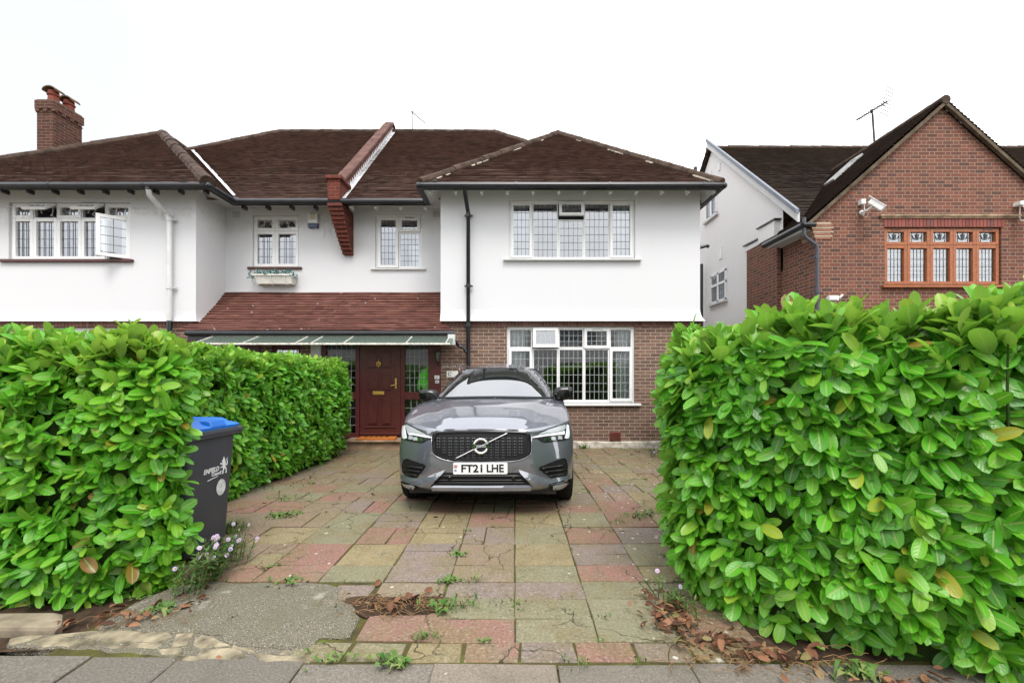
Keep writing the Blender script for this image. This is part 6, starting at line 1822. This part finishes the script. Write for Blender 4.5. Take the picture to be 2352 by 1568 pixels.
F1 = lambda x, y: (907.2+x*.3162, 947.4+y*.3162)             # bumper survey grid
F2 = lambda x, y: (861.3+x*.2746, 775.2+y*.2746)             # windscreen survey grid
def overlay(name, pts, conv, mat, parent, thick=.004, step=14, base=.0, smooth=False, build=True, mb=None):
    """panel lying on the car's own surface: outline surveyed on the photograph, given thickness along the surface normal"""
    P2 = [Vector(p) for p in pts]; n = len(P2)
    xs = [p.x for p in P2]; ys = [p.y for p in P2]; cx, cy = sum(xs)/n, sum(ys)/n
    dense = []
    for i in range(n):
        a, b = P2[i], P2[(i+1)%n]; k = max(1, int((b-a).length/step))
        dense += [a+(b-a)*q/k for q in range(k)]
    nb = len(dense); allp = list(dense)
    def inside(x, y):
        c = False; j = n-1
        for i in range(n):
            if (P2[i].y > y) != (P2[j].y > y) and x < (P2[j].x-P2[i].x)*(y-P2[i].y)/(P2[j].y-P2[i].y)+P2[i].x: c = not c
            j = i
        return c
    y = min(ys)+step*.6
    while y < max(ys):
        x = min(xs)+step*.6
        while x < max(xs):
            if inside(x, y) and min((Vector((x,y))-q).length for q in dense) > step*.45: allp.append(Vector((x, y)))
            x += step
        y += step
    vo_, eo, fo, ov, oe, of = geometry.delaunay_2d_cdt(allp, [(i,(i+1)%nb) for i in range(nb)], [], 1, 1e-5)
    m = mb or MB(); top, low = [], []
    tf = thick if callable(thick) else (lambda x, y: thick)
    for p in vo_:
        px, py = conv(p.x, p.y); h = hit_in(px, py, *conv(cx, cy))
        if h is None: h = (Vector((0,5,1)), Vector((0,-1,0)))
        top.append(m.vert(h[0]+h[1]*(tf(p.x,p.y)+base))); low.append(m.vert(h[0]-h[1]*.004))
    cnt = {}
    for f in fo:
        f = list(f)
        a, b, c = (Vector(m.v[top[i]]) for i in f[:3])
        if (b-a).cross(c-a).y > 0: f = f[::-1]
        m.face([top[i] for i in f])
        for i in range(len(f)): e = (f[i], f[(i+1)%len(f)]); cnt[e] = cnt.get(e, 0)+1
    for (a, b) in list(cnt):
        if (b, a) not in cnt: m.face([top[b], top[a], low[a], low[b]])
    if not build: return m
    o = m.build(name, mat, parent)
    return shade_auto(o, 40) if smooth else o
def inset(pts, c, sx, sy): return [(c[0]+(x-c[0])*sx, c[1]+(y-c[1])*sy) for x, y in pts]
def ringstrip(name, outer, inner, conv, mat, parent, thick, base=0, sub=3):
    m = MB(); n = len(outer); A, Bq = [], []
    for i in range(n):
        for q in range(sub):
            f = q/sub; A.append(Vector(outer[i]).lerp(Vector(outer[(i+1)%n]), f)); Bq.append(Vector(inner[i]).lerp(Vector(inner[(i+1)%n]), f))
    R_ = []
    c = sum(A, Vector((0,0)))/len(A)
    for a, b in zip(A, Bq):
        mid = (a+b)/2; row = []
        for p, h_ in ((a,-.003),(a,thick*.75),(mid,thick),(b,thick*.75),(b,-.003)):
            h = hit_in(*conv(p.x,p.y), *conv(c.x,c.y)); row.append(m.vert(h[0]+h[1]*(h_+base)))
        R_.append(row)
    for i in range(len(R_)):
        j = (i+1)%len(R_)
        for k in range(4): m.face([R_[i][k],R_[i][k+1],R_[j][k+1],R_[j][k]])
    o = m.build(name, mat, parent, weld=True); return shade_auto(o, 50)
def surf(p, conv, off): 
    h = hit(*conv(*p)); return h[0]+h[1]*off
# radiator grille
GO = [(300,138),(460,134),(630,133),(800,135),(950,140),(971,146),(983,162),(986,225),(985,283),(975,303),(940,324),(900,339),(830,349),(630,353),(430,350),(372,340),(322,322),(290,300),(276,280),(273,225),(274,165),(281,146)]
gc_ = (630,243)
gr = overlay("grille", inset(GO,gc_,.985,.97), F1, M['grille_black'], car, .003, 22)
ringstrip("grille_frame", GO, inset(GO,gc_,.935,.865), F1, M['gloss_black'], gr, .016)
m = MB()
for r_, y in enumerate((184,206,227,248,268,288,306,324)):
    x = 303 + (0 if y < 260 else (y-260)*.35) 
    xe = 960 - (0 if y < 260 else (y-260)*.45)
    if y > 300: x += 30; xe -= 45
    if y > 315: x += 45; xe -= 45
    k0 = math.ceil((x-303)/42.6)
    k = k0
    while 303+k*42.6+28 < xe:
        a = 303+k*42.6; k += 1
        q = [surf(p, F1, .004) for p in ((a,y+2.2),(a+27,y+2.2),(a+27,y-2.2),(a,y-2.2))]
        m.prism(q, (0,.006,0))
m.build("grille_bars", gloss("dull_silver", (.20,.21,.22), .35, 1.5, .8), gr)
m = MB()
for k in range(40):                                        # fine upright fins behind the dashes
    x = 300+k*17
    if not (290 < x < 972): continue
    ya, yb = 158, 338-(abs(x-630)/330)**4*42
    for q in range(5): pass
    m.tube([surf((x, ya+(yb-ya)*q/6), F1, .005) for q in range(7)], .0035, 4, False)
m.build("grille_fins", M['grille_black'], gr)
m = MB(); m.tube([surf(p, F1, .006) for p in [(270,170),(268,225),(270,284),(285,305),(318,327),(370,345),(430,355),(630,359),(830,355),(902,345),(945,329),(980,306),(990,284),(991,225),(989,168)]], .006, 6); m.build("grille_trim", M['paint'], gr, smooth=True)
m = MB(); m.tube([surf((x, 333-(x-438)*.4815), F1, .019) for x in range(438, 820, 18)], [.0065]*22, 6); m.build("diagonal_bar", M['chrome'], gr, smooth=True)
ec = (626,244); circ = lambda r, n=32: [(ec[0]+r*math.cos(2*math.pi*i/n), ec[1]+r*math.sin(2*math.pi*i/n)) for i in range(n)]
em = overlay("emblem", circ(50), F1, M['gloss_black'], car, .024, 14)
ringstrip("emblem_ring", circ(57), circ(42), F1, M['chrome'], em, .032, sub=2)
m = MB(); overlay("", [(655,205),(688,211),(690,214),(672,232),(664,222)], F1, None, None, .031, 14, build=False, mb=m); m.build("emblem_arrow", M['chrome'], em)
e0 = surf(ec, F1, .0255)
tilt = math.atan2(*(lambda n: (n.z, -n.y))(hit(*F1(*ec))[1]))
text_mesh("VOLVO", .030, M['chrome'], "emblem_lettering", em, Matrix.Translation(e0+Vector((0,-.001,0))) @ Matrix.Rotation(R(90)-tilt, 4, 'X'), .001, .95, 'CENTER', .0012)
# number plate
pc = surf((620.5,402), F1, .0); pc.y = min(pc.y, surf((620,360),F1,0).y, surf((620,444),F1,0).y) - .012
hw_, hh_ = 198*.3162*pc.y/FL, 42*.3162*pc.y/FL
TP = Matrix.Translation(pc) @ Matrix.Rotation(-.034, 4, 'Z') @ Matrix.Rotation(-.012, 4, 'Y') @ Matrix.Rotation(R(90)-.03, 4, 'X')
def rr2(hx, hy, r, n=4): return [(sx*(hx-r)+r*math.cos(R(a)), sy*(hy-r)+r*math.sin(R(a))) for sx, sy, a0 in ((1,1,0),(-1,1,90),(-1,-1,180),(1,-1,270)) for a in [a0+90*k/n for k in range(n+1)]]
m = MB(); m.prism([TP @ Vector((x,y,0)) for x,y in rr2(hw_,hh_,.012)], TP.to_3x3() @ Vector((0,0,-.012)))
plate = m.build("number_plate", gloss("white_plate", (.80,.80,.80), .25), car)
blk = plain("plate_black", (.006,.006,.006), .5, .3)
def plate_text(s, x0, x1, y, size, mat, name, bold):
    o = text_mesh(s, size, mat, name, plate, Matrix.Identity(4), .0006, 1, 'LEFT', bold); me = o.data
    co = np.array([v.co[:] for v in me.vertices]); mn, mx = co.min(0), co.max(0)
    for v in me.vertices:
        f = (v.co.x-mn[0])/(mx[0]-mn[0]); g = (v.co.y-mn[1])/(mx[1]-mn[1])
        v.co = TP @ Vector((x0+(x1-x0)*f, y-size/2+size*g, .0012+v.co.z))
    me.update()
plate_text("FT21", -hw_*.70, hw_*.075, 0, hh_*1.36, blk, "registration", .0022)
plate_text("LHE", hw_*.235, hw_*.865, 0, hh_*1.36, blk, "registration", .0022)
navy = plain("plate_navy", (.02,.04,.22), .5, .3); red = plain("flag_red", (.55,.03,.04), .5, .3)
plate_text("UK", -hw_*.965, -hw_*.865, -hh_*.33, hh_*.36, navy, "country_code", .0006)
m = MB(); fx0, fx1, fy0, fy1 = -hw_*.975, -hw_*.845, hh_*.12, hh_*.60
def fl2(pts, z, cm): m.cm = cm; m.prism([TP @ Vector((x,y,z)) for x,y in pts], TP.to_3x3() @ Vector((0,0,.0005)))
fl2([(fx0,fy0),(fx1,fy0),(fx1,fy1),(fx0,fy1)], .0006, 0)
cxf, cyf, fw, fh = (fx0+fx1)/2, (fy0+fy1)/2, fx1-fx0, fy1-fy0
for s in (1,-1):
    a, b = Vector((fx0, cyf-s*fh/2)), Vector((fx1, cyf+s*fh/2)); nn = Vector((-(b-a).y,(b-a).x)).normalized()
    for wd, z, cm in ((.10,.0012+.0002*(s>0),1),(.035,.0022+.0002*(s>0),2)): fl2([a-nn*fh*wd,b-nn*fh*wd,b+nn*fh*wd,a+nn*fh*wd], z, cm)
for wd, z, cm in ((.17,.0030,1),(.10,.0038,2)):
    fl2([(cxf-fh*wd,fy0),(cxf+fh*wd,fy0),(cxf+fh*wd,fy1),(cxf-fh*wd,fy1)], z, cm); fl2([(fx0,cyf-fh*wd),(fx1,cyf-fh*wd),(fx1,cyf+fh*wd),(fx0,cyf+fh*wd)], z+.0002, cm)
m.build("flag", [navy, gloss("flag_white",(.75,.75,.75),.4), red], plate)
m = MB()
for x in (-.43,.03,.43): m.lathe(TP @ Vector((hw_*x, hh_*.28*(1 if x else .0), .001)), [(.005,-.003),(.004,-.006)], 8, 'y')
m.build("plate_screws", plain("screw_cap",(.35,.33,.25),.5), plate)
# lower intake, blade and side intakes
lo = [(352,434),(630,436),(908,434),(980,506),(976,521),(630,523),(280,521),(284,502)]
li = overlay("lower_intake", lo, F1, M['grille_black'], car, .004, 20)
m = MB()
for y, x0, x1 in ((456,335,925),(486,305,955),(505,290,970)):
    m.tube([surf((x0+(x1-x0)*q/14, y), F1, .012) for q in range(15)], .006 if y != 456 else .009, 6)
m.build("intake_bars", gloss("satin_black", (.03,.032,.034), .35), li, smooth=True)
m = MB()
for s, cx in ((0,398),(1,862)):
    q = surf((cx, 470), F1, .012); m.lathe(q, [(.02,.0),(.02,-.012),(.013,-.016)], 12, 'y')
m.build("parking_sensors", M['gloss_black'], li)
overlay("bumper_lip", [(262,528),(280,522),(630,524),(976,522),(998,530),(978,546),(630,549),(280,546)], F1, M['paint'], car, lambda x,y: .012+.030*max(0,min(1,(y-520)/20)), 16, smooth=False)
for side, pts in (("l",[(362,414),(352,434),(284,502),(262,530),(190,522),(60,485),(42,450),(120,470),(195,478)]),("r",[(900,414),(908,434),(980,506),(1000,530),(1080,520),(1270,470),(1290,440),(1200,464),(1110,480)])):
    def th(x, y, s=side):
        e = 478-(x-195)*.385 if s == "l" else 480-(1110-x)*.315
        if (s == "l" and x < 195): e = 450+(x-42)*.18
        if (s == "r" and x > 1110): e = 480-(x-1110)*.21
        return .003+.034*max(0,min(1,(y-e)/42))
    overlay("bumper_blade", pts, F1, M['paint'], car, th, 14, smooth=False)
for pts, fins in (([(64,345),(78,335),(95,334),(150,350),(214,374),(226,389),(162,470),(142,475),(75,453),(55,430),(52,390)], [(75,385,205,402),(70,412,185,428),(80,440,165,455)]),
                  ([(1195,334),(1233,331),(1243,345),(1252,390),(1253,445),(1236,466),(1132,475),(1110,456),(1044,409),(1048,395),(1110,366)], [(1060,405,1235,380),(1085,432,1240,412),(1120,460,1245,440)])):
    si = overlay("side_intake", pts, F1, M['grille_black'], car, .004, 14)
    m = MB()
    for x0, y0, x1, y1 in fins: m.tube([surf((x0+(x1-x0)*q/8, y0+(y1-y0)*q/8), F1, .010) for q in range(9)], [.004]+[.010]*7+[.004], 6)
    m.build("intake_fins", M['gloss_black'], si, smooth=True)
    c = (sum(p[0] for p in pts)/len(pts), sum(p[1] for p in pts)/len(pts))
    ringstrip("intake_surround", pts, inset(pts, c, .93, .90), F1, M['gloss_black'], si, .008, sub=2)
for pts in ([(74,500),(100,506),(148,515),(160,522),(150,538),(112,536),(88,522)], [(1134,518),(1180,510),(1226,498),(1232,504),(1205,530),(1180,538),(1136,540)]):
    fg = overlay("fog_lamp", pts, F1, M['lamp_clear'], car, .008, 10, base=.030)
    c = (sum(p[0] for p in pts)/len(pts), sum(p[1] for p in pts)/len(pts))
    ringstrip("fog_lamp_bezel", inset(pts,c,1.22,1.35), inset(pts,c,1.0,1.0), F1, M['gloss_black'], fg, .012, base=.028, sub=2)
# headlights
HL = [(70,84),(95,86),(130,104),(172,126),(216,148),(242,163),(272,177),(272,188),(234,197),(212,213),(190,219),(150,213),(100,203),(62,194),(50,172),(52,130),(60,100)]
HR = [(1240,80),(1258,86),(1264,104),(1267,150),(1262,184),(1240,197),(1180,207),(1120,214),(1082,216),(1060,207),(1038,190),(990,186),(988,178),(1030,158),(1062,140),(1110,120),(1170,100),(1210,88)]
for pts, up, dr, pj in ((HL, [(72,90),(95,90),(130,107),(172,130),(216,152),(238,164),(180,152),(128,143),(96,148),(88,120)], [[(98,150),(128,146),(180,155),(240,167),(272,178),(272,186),(230,181),(180,172),(130,163),(112,166)],[(62,92),(74,96),(82,140),(90,186),(74,192),(62,186),(56,150)]], [(118,182,14),(152,190,14),(186,197,13)]),
                       (HR, [(1232,86),(1212,93),(1170,105),(1110,124),(1062,145),(1034,160),(1100,150),(1170,140),(1222,128),(1236,110)], [[(1228,132),(1170,145),(1100,155),(1030,166),(988,179),(990,185),(1035,180),(1100,170),(1170,163),(1226,160)],[(1244,86),(1256,92),(1263,150),(1258,184),(1240,190),(1230,185),(1240,140)]], [(1196,182,14),(1148,188,14),(1100,195,13)])):
    hl = overlay("headlight", pts, F1, M['lamp_dark'], car, .006, 10)
    overlay("upper_lens", up, F1, M['lamp_clear'], hl, .009, 9)
    for d_ in dr: overlay("daytime_strip", d_, F1, M['lamp_white'], hl, .012, 9)
    for x, y, r_ in pj:
        overlay("projector_lens", [(x-r_,y-r_*.9),(x+r_,y-r_*.75),(x+r_,y+r_*.9),(x-r_,y+r_*.75)], F1, M['lamp_clear'] if r_ == 14 else M['chrome'], hl, .009, 9)
    c = (sum(p[0] for p in pts)/len(pts), sum(p[1] for p in pts)/len(pts))
    ringstrip("headlight_seal", inset(pts,c,1.02,1.03), inset(pts,c,.985,.97), F1, M['black'], hl, .006, sub=2)
# bonnet shut line
m = MB()
for pts in ([(283,138),(240,158),(210,143),(160,117),(110,93),(84,72)], [(978,139),(1030,152),(1100,118),(1170,97),(1210,80),(1240,62)]):
    pass
bl = [(84,74),(112,90),(160,114),(212,140),(244,155),(272,148),(300,133),(460,129),(630,128),(800,130),(955,134),(985,148),(1020,152),(1062,135),(1110,115),(1170,95),(1214,80),(1244,66)]
m.tube([surf(p, F1, .0015) for p in bl], .0035, 5)
m.build("bonnet_gap", M['black'], car)
# windscreen
WS = [(702,263),(860,256),(1040,254),(1220,256),(1358,263),(1392,278),(1440,358),(1485,445),(1500,494),(1478,500),(1250,495),(1010,492),(760,495),(524,502),(503,496),(522,448),(590,345),(665,280)]
ws = overlay("windscreen", WS, F2, M['screen'], car, .003, 28, smooth=True)
c_ws = (1010,390)
ringstrip("windscreen_seal", inset(WS,c_ws,1.012,1.02), inset(WS,c_ws,.975,.965), F2, M['gloss_black'], ws, .005, sub=4)
overlay("mirror_housing", [(955,258),(1065,258),(1050,284),(970,284)], F2, M['black'], ws, .004, 14)
for s in ([(520,500),(640,507),(1000,500),(1000,505),(640,513),(520,507)], [(1010,500),(1250,503),(1480,503),(1490,508),(1250,510),(1010,506)]):
    m = MB(); overlay("", s, F2, None, None, .016, 14, build=False, mb=m); m.build("wiper", M['black'], ws)
# roof rails, pillars' trim, mirrors
for s in (1,-1):
    m = MB(); m.tube([cw(s*.585,2.35,1.50),cw(s*.60,2.45,1.56),cw(s*.60,2.8,1.60),cw(s*.595,3.4,1.60),cw(s*.57,3.95,1.53),cw(s*.56,4.02,1.48)], [.012,.018,.018,.018,.018,.010], 8)
    m.build("roof_rail", gloss("satin_roof_rail",(.10,.105,.115),.3,1.5,.6), car, smooth=True)
    cx, cy = ((985,909) if s < 0 else (1294,903)); mc = at(cx, cy, 6.10)
    m = MB(); rings = []
    for k, (yy, sc) in enumerate(((-.085,.45),(-.075,.78),(-.045,.96),(0,1.0),(.05,.98),(.07,.94))):
        ring = []
        for q in range(20):
            a = 2*math.pi*q/20; ca, sa = math.cos(a), math.sin(a); e = .62
            x = .135*sc*math.copysign(abs(ca)**e, ca); z = .098*sc*math.copysign(abs(sa)**e, sa)
            z -= .012*(x/.13)*s*-1; 
            if z < 0: x *= (1-.18*abs(z)/.1)
            ring.append(mc+Vector((x, yy, z)))
        rings.append(ring)
    loft(m, rings); mir = m.build("wing_mirror", M['gloss_black'], car); shade_auto(mir, 50)
    m = MB(); rt = cw(s*.86,1.72,1.03)
    m.tube([mc+Vector((-s*.07,.02,-.06)), mc.lerp(rt,.6)+Vector((0,0,-.05)), rt], [.05,.045,.05], 10); m.build("mirror_arm", M['gloss_black'], mir, smooth=True)
# wheel arches cut from the body
for s in (1,-1):
    for v_ in (.885,3.75):
        m = MB(); m.lathe((0,0,0), [(.425,-.22),(.425,.30)], 40, 'x'); m.v = [tuple(cw(s*.83+p[0], v_+p[1], .36+p[2])) for p in m.v]
        cut = m.build("cutter", M['black']); bm_ = body.modifiers.new("arch", 'BOOLEAN'); bm_.operation = 'DIFFERENCE'; bm_.object = cut; bm_.solver = 'EXACT'
        dg = bpy.context.evaluated_depsgraph_get(); dg.update()
        me = bpy.data.meshes.new_from_object(body.evaluated_get(dg)); old = body.data; body.modifiers.clear()
        if len(me.polygons) > 500: body.data = me
        bpy.data.objects.remove(cut)
for s in (1,-1):
    for v_ in (.885,3.75):
        m = MB(); rad = .362
        m.lathe((0,0,0), [(.25,-.11),(rad-.05,-.118),(rad-.015,-.112),(rad,-.088),(rad+.003,-.045),(rad-.004,-.043),(rad-.004,-.037),(rad+.004,-.035),(rad+.004,-.004),(rad-.004,-.002),(rad-.004,.004),(rad+.004,.006),(rad+.003,.037),(rad-.004,.039),(rad-.004,.045),(rad,.088),(rad-.015,.112),(rad-.05,.118),(.25,.11)], 56, 'x')
        m.v = [tuple(cw(s*.812+p[0], v_+p[1], .358+p[2])) for p in m.v]
        wh = m.build("wheel", M['rubber'], car); shade_auto(wh, 40)
        m = MB(); m.lathe((0,0,0), [(.10,s*.05),(.235,s*.075),(.255,s*.11),(.245,s*.112)] if s > 0 else [(.245,-.112),(.255,-.11),(.235,-.075),(.10,-.05)], 40, 'x')
        for k in range(5):
            a = 2*math.pi*k/5; d_ = Vector((0,math.cos(a),math.sin(a))); sd = Vector((0,-math.sin(a),math.cos(a)))
            m.obox(Vector((s*.085,0,0))-sd*.03, d_*.245, sd*.06, Vector((s*.02,0,0)))
        m.v = [tuple(cw(s*.812+p[0], v_+p[1], .358+p[2])) for p in m.v]
        m.build("rim", gloss("alloy",(.25,.25,.27),.3,1.5,.9), wh)
m = MB(); m.box(-.58,.58,.35,4.4,.20,.45); m.box(-.72,.72,.17,.48,.215,.30); m.box(-.60,.60,1.32,3.3,.19,.4)
m.v = [tuple(cw(*p)) for p in m.v]; m.build("underbody", M['black'], car)
# ================================================================== house across the street (behind the camera, mirrored in the panes)
oh = thing("street_house", (0,-13,0), "rendered house across the street, seen as a reflection in the window panes", "house")
m = MB(); wall_front(m, -16, 15, 0, 6.6, -13, [(-11,-8,3.9,5.3),(-4,-1.5,3.9,5.3),(3,6,3.9,5.3),(10,12.5,3.9,5.3),(-11,-8,.9,2.5),(3,6,.9,2.5)])
for k in range(len(m.f)): m.f[k] = m.f[k][::-1]
m.box(-16,15,-21,-13.13,0,6.6); m.build("rendered_wall", M['render_old'], oh)
m = MB()
for a,b,c,d in ((-11,-8,3.9,5.3),(-4,-1.5,3.9,5.3),(3,6,3.9,5.3),(10,12.5,3.9,5.3),(-11,-8,.9,2.5),(3,6,.9,2.5)):
    m2 = MB(); frame_rect(m2, a, b, c, d, -13.08, -13.0, .08)
    for q in range(1,3): x=a+(b-a)*q/3; m2.box(x-.04,x+.04,-13.07,-13.01,c,d)
    w_ = m2.build("window", M['upvc'], oh); g_ = MB(); g_.poly([(b,-13.05,c),(a,-13.05,c),(a,-13.05,d),(b,-13.05,d)]); g_.build("glass", M['glass_side'], w_)
m = MB(); m.poly([(-16.6,-12.6,6.5),(15.6,-12.6,6.5),(12,-17,10.6),(-13,-17,10.6)]); m.poly([(15.6,-12.6,6.5),(15.6,-21.4,6.5),(12,-17,10.6)]); m.poly([(-16.6,-12.6,6.5),(-13,-17,10.6),(-16.6,-21.4,6.5)]); m.poly([(-16.6,-21.4,6.5),(-13,-17,10.6),(12,-17,10.6),(15.6,-21.4,6.5)])
m.build("roof", M['tile_dark'], oh)
